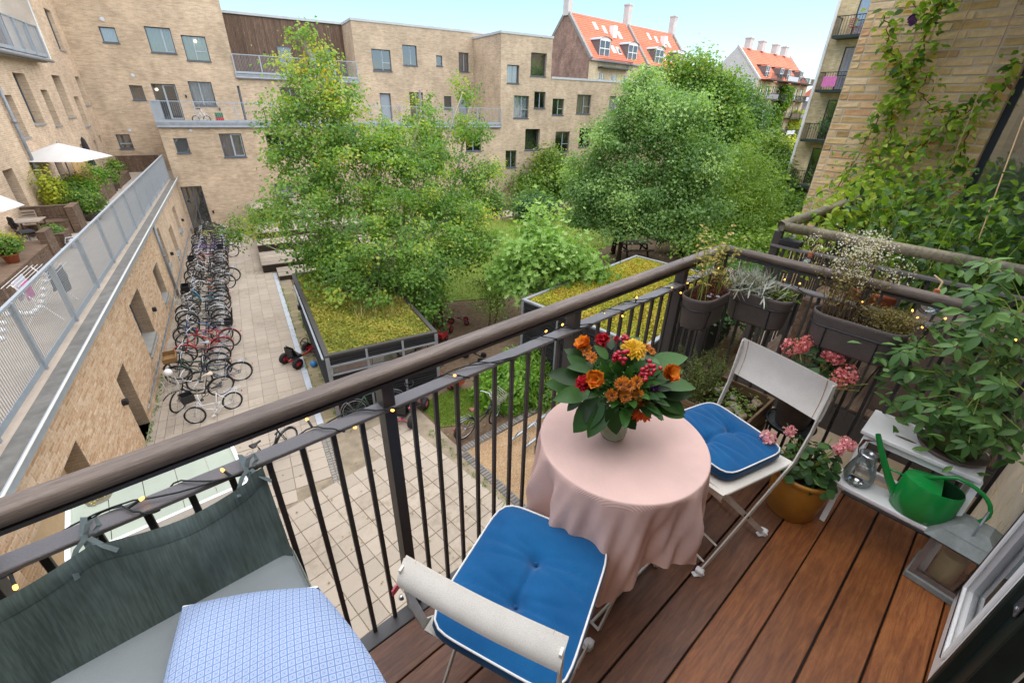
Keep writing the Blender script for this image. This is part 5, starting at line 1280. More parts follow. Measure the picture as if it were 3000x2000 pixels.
for k, (cn, stp, ex) in enumerate(spec):
    ex = dict(ex); out = ex.pop('out', 0.0) + random.uniform(-.08, .1); rzd = ex.pop('rzd', 0.0)
    s_ = .75 + k * .535 + random.uniform(-.05, .05); o_ = 1.72 + out
    P = w2(o_, s_, ZG); feat = []
    if ex.get('child'): feat.append('child seat')
    if ex.get('basket'): feat.append({'wire': 'wire front basket', 'wicker': 'wicker tray', 'rear': 'rear basket', 'crate': 'black front crate'}[ex['basket']])
    if ex.get('saddle'): feat.append(ex['saddle'].split('_')[1] + ' saddle')
    lab = f"{cn} {'step-through' if stp else 'diamond frame'} bicycle{' with ' + ' and '.join(feat[:1]) if feat else ''}, {ORD[k]} from the near end of the row"
    bicycle(lab, P, GRZ + math.pi + random.uniform(-.1, .1) + rzd, cm[cn], bool(stp), bar=0 if stp else 1, lean=random.uniform(-.22, .05), steer=ex.pop('steer', random.uniform(-.35, .35)), group='bicycles in the row along the brick wall', **ex)
bicycle('small white folding bicycle with black basket in front of the bicycle row', w2(2.05, -.25, ZG), GRZ + math.pi + .32, 'bike_white', True, wb=.95, R=.25, guard='bike_white', rack='bike_white', basket='crate', lean=.1, steer=-.5)
b = MB(); b.lathe((0, 0, .11), [(.11 * math.cos(a), .11 * math.sin(a)) for a in [-1.5 + k * .3 for k in range(11)]], 14, False, False); 
P = w2(.62, .95, ZG + .86); b.build('football', 'white_paint', smooth=True, loc=P, label='white football lying in the wire basket of the nearest row bicycle', cat='ball')
bicycle('black bicycle with white wire basket and brown saddle beside the grass patch', (5.28, 7.72, ZG), .05, 'bike_black', True, saddle='saddle_brown', guard='bike_black', basket='wire', bmat='white_metal', lean=.12, steer=.35)
bicycle('dark bicycle with black rear basket parked on the gravel by the rack', (6.0, 5.5, ZG), .35, 'bike_black', True, basket='rear', guard='bike_black', lean=.1)
bicycle('old green bicycle leaning on the glazed shed front', tuple(w2(5.0, -2.55, ZG)), GRZ - .05, 'bike_green', False, bar=1, lean=-.12, saddle='saddle_black', guard='bike_grey')
bicycle('black bicycle just behind the canopy roof below the balcony', (.55, 9.7, ZG), .5, 'bike_black', True, lean=.1)
br = thing('bicycle_rack', 'silver bicycle rack with hooped holders along the brick wall', 'bicycle rack', (-1.08, 13.7, ZG), GRZ)
hb = MB(); hb.tube([(0, 0, .05), (.12, 0, .3), (.2, 0, .55), (.3, .03, .62), (.2, .06, .55), (.12, .06, .3), (0, .06, .05)], .01, 5); hm = hb.mesh('hoop', 'galv', True)
for k in range(42): link('hoop', hm, br, (.02, .6 + k * .51, .25))
b = MB(); b.bar((.03, .3, .3), (.03, 22, .3), .03); b.build('wall_bar', 'galv', br)
br2 = thing('bicycle_rack', 'low silver bicycle rack with wire loops on the gravel bed', 'bicycle rack', (6.1, 6.3, ZG), .12)
for y in (0, .45): b = MB(); b.bar((0, y, .1), (2.2, y, .1), .05); b.build('base_bar', 'galv', br2)
lb = MB(); lb.tube([(0, .0, .1), (0, -.05, .4), (0, .15, .55), (0, .3, .4), (0, .45, .1)], .01, 5); lb.tube([(.07, .0, .1), (.07, -.05, .4), (.07, .15, .55), (.07, .3, .4), (.07, .45, .1)], .01, 5); lm = lb.mesh('hoop', 'galv', True)
for k in range(5): link('hoop', lm, br2, (.15 + k * .45, 0, 0))
# white-grey canopy roof under the left end of the balcony
simple('roof_felt', hx('#98a090'), .7, .12, 1.6, .15, 40); simple('puddle', hx('#6d6856'), .12, .3, 5, .05, 30)
cn = thing('bicycle_shelter', 'low shelter with flat pale grey roof panels beside the brick wall, puddle on top', 'shelter', (0, 0, 0))
for k in range(5): b = MB(); b.box((-1.52 + k * .4, 6.9, -3.37), (.39, 1.5, .05)); b.build('roof_panel', 'roof_felt', cn)
b = MB()
for (c, s_) in (((-.73, 7.66, -3.36), (2.06, .05, .1)), ((.27, 6.9, -3.36), (.05, 1.47, .1)), ((-1.74, 6.9, -3.36), (.05, 1.47, .1)), ((-.73, 6.14, -3.36), (2.06, .05, .1))): b.box(c, s_)
b.build('roof_edge', 'white_paint', cn)
for x, y in ((-1.7, 7.6), (.24, 7.6), (.24, 6.2), (-1.7, 6.2)): b = MB(); b.box((x, y, (ZG - 3.4) / 2), (.07, .07, -3.4 - ZG)); b.build('post', 'galv', cn)
b = MB(); b.poly([(-1.42 + .2 * math.cos(a) * (1 + .2 * math.sin(3 * a)), 7.3 + .3 * math.sin(a) * (1 + .15 * math.cos(2 * a)), -3.342) for a in [k * .4 for k in range(16)]]); b.build('puddle', 'puddle', cn)
P = np.array([[-1.45 + .11 * rng.normal() * .6, 7.3 + .16 * rng.normal() * .6, -3.33] for _ in range(260)]); link('wet_leaves', leaf_mesh('wet_leaves', P, rvec(260) + [0, 0, 1], rng.uniform(.02, .05, 260), .5, 'straw_leaf'), cn, kind='stuff')
# ------------------------------------------------------------------ trees and shrubs
def tree(name, label, cat, lobes, base, leaf, dens=900, lsize=.07, bark='bark', trunk_r=.12, stems=None, sig=.3, ccount=16, lower=None, aspect=.85, yellow=None, tint_by_z=True, group=None, droop=0.0, shape=4):
    """trunk and limbs reach into real leaf clusters gathered in uneven lobes"""
    t = thing(name, label, cat, (base[0], base[1], ZG), group=group); off = Vector((base[0], base[1], ZG))
    B = MB(); stems = stems or [(0, 0)]; tops = []
    lob = [(Vector(l[:3]) - off, l[3], l[4]) for l in lobes]
    zmax = max(l[0].z + l[1] * .6 for l in lob)
    for i, sdx in enumerate(stems):
        sx, sy = sdx[0], sdx[1]; tgt = Vector(sdx[2]) - off if len(sdx) > 2 else max(lob, key=lambda l: l[0].z)[0] + Vector((sx * .3, sy * .3, .3))
        pts = []; rr = []; n = 9
        for k in range(n + 1):
            f = k / n; w = .12 * math.sin(f * 5 + i) * f
            pts.append((sx + (tgt.x - sx) * f ** 1.25 + w, sy + (tgt.y - sy) * f ** 1.25 - w, tgt.z * f - (.1 if k == 0 else 0))); rr.append(trunk_r * (1 - .88 * f) * (1.25 if k == 0 else 1) + .008)
        B.tube(pts, rr, 8); tops.append([Vector(p) for p in pts])
    Ps = []; Ns = []; Ts = []; Ss = []
    for (c, r, dn) in lob:
        best = min((p for tp in tops for p in tp if p.z < c.z + .2 * r), key=lambda p: (p - c).length + max(0, p.z - c.z + .3) * 1.5, default=tops[0][3])
        mid = (best + c) / 2 + Vector((0, 0, -.08 * (best - c).length))
        B.tube([best, mid, c], [max(.012, trunk_r * .28), trunk_r * .2 + .006, .01], 5, False)
        K = max(4, int(ccount * dn * max(.6, r)))
        cc = rvec(K) * (rng.random((K, 1)) ** .4) * r * rng.uniform(.75, 1.3, (K, 1)) * np.array([1, 1, .9])
        for q in cc:
            e = c + Vector(q); B.tube([c, c + Vector(q) * .5 + Vector((0, 0, -.05 * r)), e], [.012, .008, .004], 3, False)
            m = max(6, int(dens * dn * (sig ** 2) * rng.uniform(.5, 1.4)))
            s = sig * rng.uniform(.7, 1.35)
            el = np.array([1, 1, .72]) * s
            P = np.array(e) + rng.normal(size=(m, 3)) * el
            P[:, 2] -= droop * np.abs(rng.normal(size=m)) * s
            Ps.append(P); nn = rvec(m); nn[:, 2] = np.abs(nn[:, 2]) * .9 + .25; nn += (P - np.array(c)) / r * .5; Ns.append(nn)
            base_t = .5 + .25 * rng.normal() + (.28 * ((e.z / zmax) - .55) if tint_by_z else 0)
            Ts.append(np.clip(base_t + rng.normal(size=m) * .16, 0, 1)); Ss.append(lsize * rng.uniform(.6, 1.35, m))
    P = np.concatenate(Ps); N = np.concatenate(Ns); T_ = np.concatenate(Ts); S = np.concatenate(Ss)
    keep = P[:, 2] > .05
    if lower is not None: keep &= P[:, 2] + ZG > lower
    P, N, T_, S = P[keep], N[keep], T_[keep], S[keep]
    B.build('trunk', bark, t, smooth=True)
    if yellow:
        yc = np.array(Vector(yellow[0]) - off); yd = np.linalg.norm(P - yc, axis=1) < yellow[1]; ys = yd & (rng.random(len(P)) < yellow[2])
        link('yellow_leaves', leaf_mesh('yellow_leaves', P[ys], N[ys], S[ys] * 1.1, aspect, 'yellow_leaf', up=rng.normal(size=(ys.sum(), 3)) + [0, 0, -.6]), t)
        P, N, T_, S = P[~ys], N[~ys], T_[~ys], S[~ys]
    link('crown', leaf_mesh('crown', P, N, S, aspect, leaf, tint=T_, up=rng.normal(size=(len(P), 3)) + [0, 0, -.5], shape=shape), t)
    return t
LOBES = {
 'poplar': [(6.87, 19.31, 3.71, 0.55, 0.5), (6.49, 19.45, 2.75, 0.94, 0.7), (7.53, 19.07, 3.12, 0.57, 0.5), (6.96, 18.75, 2.0, 1.2, 0.8), (6.07, 19.06, 1.31, 1.33, 0.8), (7.68, 18.47, 1.57, 0.91, 0.7), (7.22, 18.11, 0.42, 1.69, 1.0), (5.64, 19.19, 0.16, 1.29, 0.8), (8.9, 17.91, 0.02, 1.52, 1.0), (11.39, 18.82, 1.37, 0.9, 0.7), (11.18, 18.36, 0.04, 1.28, 1.0), (13.48, 18.63, 2.22, 0.59, 0.6), (13.22, 18.21, 0.7, 0.94, 0.8), (5.69, 18.13, -0.94, 1.6, 1.0), (7.21, 16.49, -1.1, 1.78, 1.0), (9.61, 16.39, -1.42, 1.67, 1.0), (9.47, 17.62, -0.37, 1.06, 0.8), (12.49, 16.88, -1.17, 1.38, 1.0), (5.86, 15.96, -2.45, 1.73, 1.0), (7.48, 14.7, -2.68, 1.88, 1.0), (10.46, 15.26, -2.56, 1.63, 1.0), (12.72, 16.07, -2.26, 0.7, 1.0), (6.17, 13.89, -3.48, 1.66, 1.0), (7.29, 12.88, -3.94, 1.14, 1.0), (5.37, 14.86, -3.46, 1.07, 1.0), (5.51, 16.61, -3.04, 1.21, 1.0), (5.71, 21.25, -2.62, 0.83, 0.7), (5.18, 24.46, -3.77, 0.84, 0.7), (4.3, 26.66, -4.43, 0.64, 0.8), (9.08, 13.78, -3.26, 1.04, 1.0), (10.72, 14.46, -3.14, 1.05, 1.0)],
 'maple': [(23.12, 15.79, 3.16, 0.63, 0.6), (23.0, 15.96, 2.2, 1.2, 1.0), (22.08, 16.4, 0.86, 1.31, 1.0), (23.43, 14.4, 1.43, 2.0, 1.0), (21.52, 15.46, -0.25, 2.03, 1.0), (22.88, 13.38, -0.31, 2.07, 1.0), (21.0, 16.97, -1.61, 1.66, 1.0), (21.44, 13.81, -2.31, 2.38, 1.0), (20.63, 15.83, -3.09, 1.83, 1.0), (23.03, 12.06, -2.56, 2.01, 1.0), (20.88, 13.75, -4.05, 1.96, 1.0), (22.33, 12.31, -4.16, 1.86, 1.0), (20.64, 17.4, -2.76, 0.8, 1.0), (19.96, 16.66, -3.91, 0.89, 1.0), (24.13, 12.11, -0.76, 1.45, 1.0)],
 'back_poplar': [(35.11, 19.17, 4.44, 1.12, 0.7), (34.33, 20.53, 4.01, 1.27, 0.7), (35.78, 17.89, 3.16, 1.5, 1.0), (34.97, 19.43, 2.48, 2.05, 1.0), (35.98, 17.48, 1.17, 1.79, 1.0), (36.54, 16.28, -0.4, 1.55, 1.0), (35.06, 17.09, -0.64, 2.05, 1.0)],
 'dark_tree': [(47.23, 21.75, 1.62, 2.29, 1.0), (47.89, 20.27, -0.09, 1.97, 1.0), (45.61, 20.49, -1.53, 2.6, 1.0), (49.67, 21.19, 1.66, 1.17, 0.7)],
 'willow': [(27.99, 13.33, -2.26, 2.32, 1.0), (30.41, 12.82, -1.98, 1.96, 1.0), (26.12, 12.6, -3.96, 1.84, 1.0), (28.75, 11.6, -3.7, 2.1, 1.0), (32.73, 12.39, -3.19, 1.62, 1.0)],
 'round_tree': [(43.25, 15.67, -2.14, 2.04, 1.0), (41.9, 13.44, -3.41, 2.23, 1.0), (39.51, 14.25, -3.84, 2.19, 1.0), (40.25, 11.99, -4.62, 1.61, 1.0), (36.17, 11.66, -4.85, 1.74, 1.0)],
 'bright_tree': [(56.2, 21.01, -2.31, 1.51, 1.0), (56.75, 19.47, -2.21, 1.19, 1.0), (53.89, 21.45, -2.59, 1.3, 1.0)],
 'fig': [(12.48, 12.27, -2.67, 1.02, 1.0), (11.14, 12.17, -3.24, 1.05, 1.0), (12.32, 10.98, -3.03, 1.1, 1.0), (11.45, 11.17, -3.45, 1.09, 1.0), (12.78, 10.11, -3.57, 0.71, 1.0), (10.43, 12.14, -3.77, 0.65, 1.0), (10.86, 11.06, -4.23, 0.64, 0.7), (12.04, 9.92, -4.02, 0.57, 0.7)],
 'shrub_wall': [(30.35, 29.03, -3.04, 1.52, 1.0), (29.3, 28.68, -4.94, 1.37, 1.0), (29.75, 26.74, -3.86, 1.46, 1.0), (27.3, 29.24, -4.26, 1.18, 1.0)],
 'small_tree': [(24.99, 25.91, -4.81, 0.87, 1.0), (25.58, 25.33, -5.17, 0.65, 1.0), (23.83, 25.63, -5.16, 0.58, 1.0)],
 'mid_bush': [(9.59, 11.92, -5.02, 0.65, 1.0), (10.08, 11.91, -4.44, 0.58, 1.0), (10.13, 13.03, -4.66, 0.54, 1.0)],
 'yellow_shrub': [(30.62, 30.19, -2.59, 0.99, 1.0), (30.29, 29.1, -3.9, 1.11, 1.0), (29.09, 28.9, -4.95, 0.98, 1.0)],
 'lime_bush': [(26.95, 10.71, -4.72, 1.21, 1.0), (29.31, 10.1, -4.74, 1.26, 1.0), (24.46, 8.8, -4.83, 0.99, 1.0), (26.7, 8.43, -4.95, 0.95, 1.0), (23.15, 9.44, -4.93, 0.89, 1.0), (21.82, 9.99, -4.47, 0.69, 1.0)],
 'under_bush': [(17.07, 5.72, -3.92, 1.02, 1.0), (15.07, 5.36, -4.23, 0.83, 1.0), (17.31, 4.93, -3.61, 0.87, 1.0), (15.32, 4.6, -4.03, 0.8, 1.0), (18.61, 7.34, -4.61, 0.87, 1.0)],
}
L = LOBES
tree('poplar_tree', 'big pale green poplar with thin stems and yellowing tip, middle of the courtyard', 'tree', L['poplar'], (8.6, 18.2), 'poplar_leaf', 1700, .11, 'bark_pale', .13,
     stems=[(0, 0), (.4, .3, (10.9, 18.3, 1.2)), (1.4, -.2, (13.0, 18.4, 2.2)), (-.5, .4, (6.3, 19.2, 1.0)), (.6, -.8, (9.4, 16.5, -1.6)), (2.6, .2, (13.9, 18.8, 1.8))], sig=.23, ccount=26, yellow=((7.2, 19.0, 2.4), 1.1, .22))
tree('maple_tree', 'dense dark green maple with a rounded crown above the picnic table', 'tree', L['maple'], (22.4, 14.4), 'maple_leaf', 1500, .125, 'bark_dark', .13, stems=[(-1.1, .2, (21.8, 15.2, -1.5)), (.2, 1.6, (22.2, 14.6, 1.8)), (3.1, -1.4, (23.2, 12.9, .5))], sig=.36, ccount=17, aspect=.95, lower=-4.35)
tree('slim_tree', 'lighter tall tree rising just behind the right shoulder of the maple', 'tree', L['back_poplar'], (35.3, 18.6), 'poplar_leaf', 800, .2, 'bark_pale', .15, stems=[(0, 0), (.8, -1)], sig=.5, ccount=14)
tree('distant_tree', 'dark green tree in front of the low slate roofed house', 'tree', L['dark_tree'], (47, 21), 'poplar_dark', 420, .26, 'bark_dark', .18, sig=.65, ccount=14)
tree('willow_tree', 'feathery light green willow right of the maple', 'tree', L['willow'], (28.9, 12.4), 'willow_leaf', 1100, .2, 'bark_dark', .16, stems=[(0, 0), (-2.6, .5), (1.8, .2)], sig=.48, ccount=16, aspect=.3, droop=.5)
tree('cherry_tree', 'mid green bushy tree beside the foot of the right yellow wing', 'tree', L['round_tree'], (40.5, 13.5), 'shrub_leaf', 600, .22, 'bark_dark', .16, sig=.55, ccount=15)
tree('young_tree', 'bright yellow green small tree below the leafy balconies', 'tree', L['bright_tree'], (55.5, 20.8), 'lime_leaf', 420, .25, 'bark_dark', .12, sig=.6, ccount=14)
tree('fig_tree', 'light green fig tree with large lobed leaves in front of the moss roof shed', 'tree', L['fig'], (12.1, 12.1), 'fig_leaf', 620, .19, 'bark', .07, stems=[(0, 0), (.15, -.2, (12.4, 10.9, -3.3)), (-.2, .1, (11.2, 12.1, -3.5))], sig=.3, ccount=19, shape=5, aspect=.95, droop=.3)
tree('tall_shrub', 'green shrubbery growing against the far wall by the path', 'shrub', L['shrub_wall'], (29.6, 28.4), 'shrub_leaf', 500, .2, 'bark_dark', .06, sig=.5, ccount=14)
tree('small_tree', 'small round headed tree on the lawn between poplar and maple', 'tree', L['small_tree'], (24.8, 25.7), 'poplar_dark', 700, .17, 'bark_dark', .07, stems=[(0, 0), (.3, .2), (-.2, .1)], sig=.42, ccount=16)
tree('grey_shrub', 'loose grey green bush between the poplar and the fig tree', 'shrub', L['mid_bush'], (9.9, 12.2), 'shrub_leaf', 1500, .075, 'twig', .03, stems=[(0, 0), (.2, .2), (-.2, .1)], sig=.25, ccount=22, aspect=.4)
tree('yellow_shrub', 'yellowing upright shrub in front of the far brick wall', 'shrub', L['yellow_shrub'], (30.3, 29.3), 'lime_leaf', 520, .19, 'bark_dark', .05, sig=.45, ccount=16)
tree('lime_bush', 'lime green bushes behind the corner of the balcony rail', 'shrub', L['lime_bush'], (22, 9.0), 'willow_leaf', 900, .15, 'twig', .04, sig=.42, ccount=16)
tree('under_bush', 'dark leafy bush below the balcony corner beside the moss roof shed', 'shrub', L['under_bush'], (16, 5.2), 'poplar_dark', 1100, .12, 'twig', .04, sig=.36, ccount=16)
def mound(label, centre, r, n, size, mat, name='garden_shrub', aspect=.4, h=.9, fold=.2):
    P = rvec(n) * (rng.random((n, 1)) ** .4) * [r, r, h]; P[:, 2] = np.abs(P[:, 2]); q = np.sin(P[:, 0] * 6) * np.cos(P[:, 1] * 5) * .12; P[:, 2] += q * (P[:, 2] > .2); P[:, 2] = np.maximum(P[:, 2], .03)
    N = P / np.linalg.norm(P, axis=1, keepdims=True) + rng.normal(size=(n, 3)) * .5
    t = thing(name, label, 'shrub', (centre[0], centre[1], ZG))
    b = MB()
    for k in range(18): 
        a = k * 2.4; e = Vector((math.cos(a) * r * .7 * random.random(), math.sin(a) * r * .7 * random.random(), h * .8)); b.tube([(e.x * .1, e.y * .1, -.05), (e.x * .6, e.y * .6, e.z * .6), e], [.012, .009, .004], 4, False)
    b.build('stems', 'twig', t)
    link('foliage', leaf_mesh('foliage', P, N, rng.uniform(.6, 1.35, n) * size, aspect, mat, fold=fold, tint=np.clip(.5 + .3 * q / .12 + rng.normal(size=n) * .2, 0, 1)), t)
    return t
mound('bright green leafy peony bush on the ground seen between the near balusters', (7.5, 8.5), 1.15, 3600, .17, 'fern_leaf', h=1.0)
mound('fern like green plant behind the peony bush', (9.0, 9.3), 1.0, 2600, .16, 'fern_leaf', h=.8, aspect=.3)
mound('low green bush at the foot of the black moss roof shed', (8.3, 7.4), .8, 1500, .14, 'shrub_leaf', h=.7)
mound('green bush left of the far picnic area', (16.2, 18.0), 1.1, 1500, .16, 'shrub_leaf', h=1.0)
mound('leafy bush under the willow on the right lawn', (33.5, 13.2), 2.0, 2400, .22, 'willow_leaf', h=1.3)
mound('dark bush along the far wall left of the path', (19.5, 30.5), 1.8, 1800, .22, 'poplar_dark', h=1.6)
mound('round hedge bush along the far wall behind the poplar', (14.5, 29), 1.8, 1600, .22, 'shrub_leaf', h=1.4)
mound('dark green hedge bush right of the path by the far wall', (36.5, 29.5), 2.0, 1600, .24, 'poplar_dark', h=1.8)
mound('low hedge in front of the lowest windows of the block', (41.5, 27.5), 2.0, 1500, .24, 'shrub_leaf', h=1.7)
# hammock with a seated person seen from behind
hmk = thing('hammock', 'black hammock slung between two tree trunks under the maple', 'hammock', (25.7, 14.6, ZG))
pa, pb = Vector((-1.9, 1.5, 1.7)), Vector((1.6, -1.9, 1.7))
def hm_f(i, j):
    p = pa.lerp(pb, i); s = math.sin(math.pi * i); d = Vector((.7, .7, 0)).normalized(); return p + Vector((0, 0, -1.15 * s)) + d * ((j - .5) * .75 * s) + Vector((0, 0, abs(j - .5) * .25 * s))
b = MB(); b.grid(hm_f, 20, 6); b.build('sling', 'black_plastic', hmk)
for q in range(7):
    b = MB(); b.tube([hm_f(0.0, .5), hm_f(.16, q / 6)], .012, 4, False); b.tube([hm_f(1.0, .5), hm_f(.84, q / 6)], .012, 4, False); b.build('cord', 'string', hmk)
simple('dark_cloth', hx('#2b2a2c'), .9, .2, 9); simple('hair_brown', hx('#4a2a1c'), .6, .35, 14, .8, 160); simple('skin', hx('#c99b80'), .6, .08, 6)
def skin_body(name, joints, edges, mat, parent, levels=1):
    me = bpy.data.meshes.new(name); me.from_pydata([j[:3] for j in joints], edges, []); me.update()
    o = bpy.data.objects.new(name, me); COL.objects.link(o)
    sk = o.modifiers.new('skin', 'SKIN'); 
    for v, j in zip(me.skin_vertices[0].data, joints): v.radius = (j[3], j[3])
    me.skin_vertices[0].data[0].use_root = True
    ss = o.modifiers.new('sub', 'SUBSURF'); ss.levels = levels; ss.render_levels = levels
    dg = bpy.context.evaluated_depsgraph_get(); m2 = bpy.data.meshes.new_from_object(o.evaluated_get(dg)); bpy.data.objects.remove(o)
    m2.materials.clear(); m2.materials.append(M[mat]); m2.polygons.foreach_set('use_smooth', [True] * len(m2.polygons))
    return link(name, m2, parent)
pr_ = thing('person', 'person with long brown hair in dark clothes sitting in the hammock, seen from behind', 'person', (25.75, 14.55, ZG), math.radians(48))
J = [(0, 0, .62, .15), (.02, 0, .82, .14), (.04, 0, 1.03, .16), (.05, 0, 1.18, .07), (.07, 0, 1.3, .095), (.08, 0, 1.38, .09), (.05, .18, 1.1, .06), (.16, .25, .86, .045), (.36, .2, .74, .038), (.44, .17, .74, .03), (.05, -.18, 1.1, .06), (.16, -.25, .86, .045), (.36, -.2, .74, .038), (.44, -.17, .74, .03),
     (.12, .1, .6, .09), (.5, .12, .66, .07), (.62, .12, .3, .05), (.66, .12, .1, .04), (.76, .12, .07, .03), (.12, -.1, .6, .09), (.5, -.12, .66, .07), (.62, -.12, .3, .05), (.66, -.12, .1, .04), (.76, -.12, .07, .03)]
E_ = [(0, 1), (1, 2), (2, 3), (3, 4), (4, 5), (2, 6), (6, 7), (7, 8), (8, 9), (2, 10), (10, 11), (11, 12), (12, 13), (0, 14), (14, 15), (15, 16), (16, 17), (17, 18), (0, 19), (19, 20), (20, 21), (21, 22), (22, 23)]
skin_body('body', J, E_, 'dark_cloth', pr_, 2)
b = MB()
b.grid(lambda i, j: ((.06 - .115 * math.cos(math.pi * (i - .5)) * (.9 + .35 * j - .15 * j * j), .125 * math.sin(math.pi * (i - .5)) * 1.05 * (.75 + .7 * j - .4 * j * j), 1.46 - .62 * j + .01 * math.sin(i * 60))), 22, 10)
b.lathe((.06, 0, 1.36), [(.118, -.02), (.115, .03), (.09, .08), (.05, .105), (.005, .115)], 16, False, True); b.build('hair', 'hair_brown', pr_, smooth=True)
# ------------------------------------------------------------------ our balcony: deck and railing
dk = thing('balcony_deck', 'balcony deck of broad dark red hardwood boards with black steel edge', 'deck', (0, 0, 0))
gaps = [.964, .812, .66, .511, .361, .213, .067, -.08, -.233, -.381, -.45]
for k, (a, c) in enumerate(zip(gaps, gaps[1:])):
    w = a - c - (.009 if k in (3, 7) else .006 if k not in (0,) else .004)
    b = MB(); b.box((0, 0, -.0125), (3.62, w, .025), bev=.0025); o = b.build('board', 'deck_wood' if k < 5 else 'deck_wood_warm', dk, loc=(.61, (a + c) / 2, 0)); o.rotation_euler = (0, 0, random.uniform(-.0006, .0006))
b = MB(); b.box((.61, .994, -.06), (3.72, .062, .128), bev=.003); b.box((2.45, .24, -.06), (.06, 1.4, .128), bev=.003); b.build('edge_beam', 'steel_black', dk)
b = MB(); b.box((.6, .25, -.1), (3.6, 1.35, .12)); b.build('under_frame', 'black_plastic', dk)

rl = thing('balcony_railing', 'black steel balcony railing with a thick rounded hardwood handrail', 'railing', (0, 0, 0))
def rail_profile(cx, cz, w=.058, h=.040):
    out = []
    for k in range(16):
        a = 2 * math.pi * k / 16; c, s = math.cos(a), math.sin(a); p = 2 / 3.0
        out.append((cx + math.copysign(abs(c) ** p, c) * w / 2, cz + math.copysign(abs(s) ** p, s) * h / 2))
    return out
def sweep(b, prof_fn, stations):
    n = None; vs = []; fs = []
    for st_ in stations:
        P = prof_fn(st_); n = len(P); vs += P
    for i in range(len(stations) - 1):
        for k in range(n): k2 = (k + 1) % n; fs.append((i * n + k, i * n + k2, (i + 1) * n + k2, (i + 1) * n + k))
    fs.append(tuple(range(n))); fs.append(tuple((len(stations) - 1) * n + k for k in range(n - 1, -1, -1)))
    b.add(vs, fs)
XC, YC, ZR_ = 2.455, 1.008, 1.079          # corner of the rail centre lines
def corner_fn(side):
    prof = rail_profile(0, ZR_)
    if side == 'x': return lambda s: [(s if not isinstance(s, str) else XC + d, YC + d, z) for d, z in prof]
    return lambda s: [(XC + d, s if not isinstance(s, str) else YC + d, z) for d, z in prof]
b = MB(); sweep(b, corner_fn('x'), [-1.3, -.4, .5, 1.4, 2.2, 'm']); b.build('handrail', 'rail_wood', rl, smooth=True)
wood_mat('rail_wood_side', hx('#51463e'), hx('#6c5f55'), hx('#83766a'), axis=1, rough=.55, rnd=.05, streak=(1.5, 22, 22), bstr=.5)
b = MB(); sweep(b, corner_fn('y'), [-.45, 0, .5, 'm']); b.build('handrail', 'rail_wood_side', rl, smooth=True)
b = MB(); b.box((.57, YC, 1.05), (3.74, .04, .01)); b.box((XC, .26, 1.05), (.04, 1.42, .01)); b.build('handrail_flange', 'steel_black', rl)
b = MB(); b.box((.57, 1.012, .964), (3.78, .05, .012), bev=.002); b.build('lower_rail', 'steel_rail', rl)
b = MB(); b.box((XC, .262, .9641), (.05, 1.44, .012), bev=.002); b.build('lower_rail', 'steel_rail', rl)
bb = MB(); bb.box((0, 0, .45), (.014, .014, 1.02), bev=.0015); bmesh_ = bb.mesh('baluster', 'steel_black')
pp = MB(); pp.box((0, 0, .475), (.036, .05, 1.16), bev=.002); pm = pp.mesh('post', 'steel_black')
posts = [-1.2, -.392, .425, 1.236, 2.053]
xs = []
for p0_, p1_ in zip(posts, posts[1:] + [2.455]):
    n = round((p1_ - p0_) / .0815)
    xs += [p0_ + (p1_ - p0_) * k / n for k in range(1, n)]
for x in xs: link('baluster', bmesh_, rl, (x, 1.014, 0))
for x in posts + [2.44]: link('post', pm, rl, (x, 1.018 if x < 2.4 else 1.0, 0))
for k in range(1, 17):
    y = 1.0 - k * .0835
    if k in (8,): o = link('post', pm, rl, (2.458, y, 0), (0, 0, math.pi / 2))
    else: link('baluster', bmesh_, rl, (2.458, y, 0))
for x in posts:
    q = MB(); q.box((x + .024, 1.03, .02), (.008, .06, .12)); q.build('bracket', 'steel_black', rl)
    for sx in (-.03, .042):
        q = MB(); q.lathe((x + sx, 1.045, .035), [(.012, 0), (.012, .006), (.009, .012), (.003, .016)], 10, rot=Matrix.Rotation(math.pi / 2 * (1 if sx > 0 else -1), 3, 'Y')); q.build('bolt', 'chrome', rl, smooth=True)

# ------------------------------------------------------------------ fairy lights wound round the lower rail
fl = thing('fairy_lights', 'dark string of small warm fairy lights wound around the lower railing bar', 'light string', (0, 0, 0))
def wind(p0, p1, along, across, turns, seed, zc=.964):
    rnd = random.Random(seed); pts = []; n = turns * 16; p0, p1 = Vector(p0), Vector(p1)
    for k in range(n + 1):
        f = k / n; ph = f * turns * 2 * math.pi; a = math.cos(ph); s = math.sin(ph)
        rx = .029; rz = .0105
        sq = lambda v: math.copysign(abs(v) ** .55, v)
        p = p0.lerp(p1, f) + Vector(across) * (sq(a) * rx) + Vector((0, 0, sq(s) * rz + .002)) + Vector(along) * (.045 * math.sin(ph * .5 + seed) + rnd.uniform(-.006, .006))
        pts.append(p)
    return pts
cable_pts = wind((-1.1, 1.012, .964), (2.44, 1.012, .964), (1, 0, 0), (0, 1, 0), 17, 1)
cable2 = wind((-1.1, 1.012, .966), (2.44, 1.012, .966), (1, 0, 0), (0, 1, 0), 8, 5)
side_pts = wind((2.455, .95, .964), (2.455, -.4, .964), (0, 1, 0), (1, 0, 0), 9, 2)
for pts in (cable_pts, cable2, side_pts): b = MB(); b.tube(pts, .0021, 5); b.build('cable', simple('cable_green', hx('#20261f'), .5, .1, 9) if 'cable_green' not in M else 'cable_green', fl, smooth=True)
sock = MB(); sock.tube([(0, 0, 0), (0, 0, .022)], .0032, 6); sockm = sock.mesh('socket', 'cable_green')
led = MB(); led.lathe((0, 0, .022), [(.0032, 0), (.0036, .004), (.003, .008), (.001, .0095)], 8); ledm = led.mesh('bulb', 'led_glow', True)
rr_ = random.Random(11)
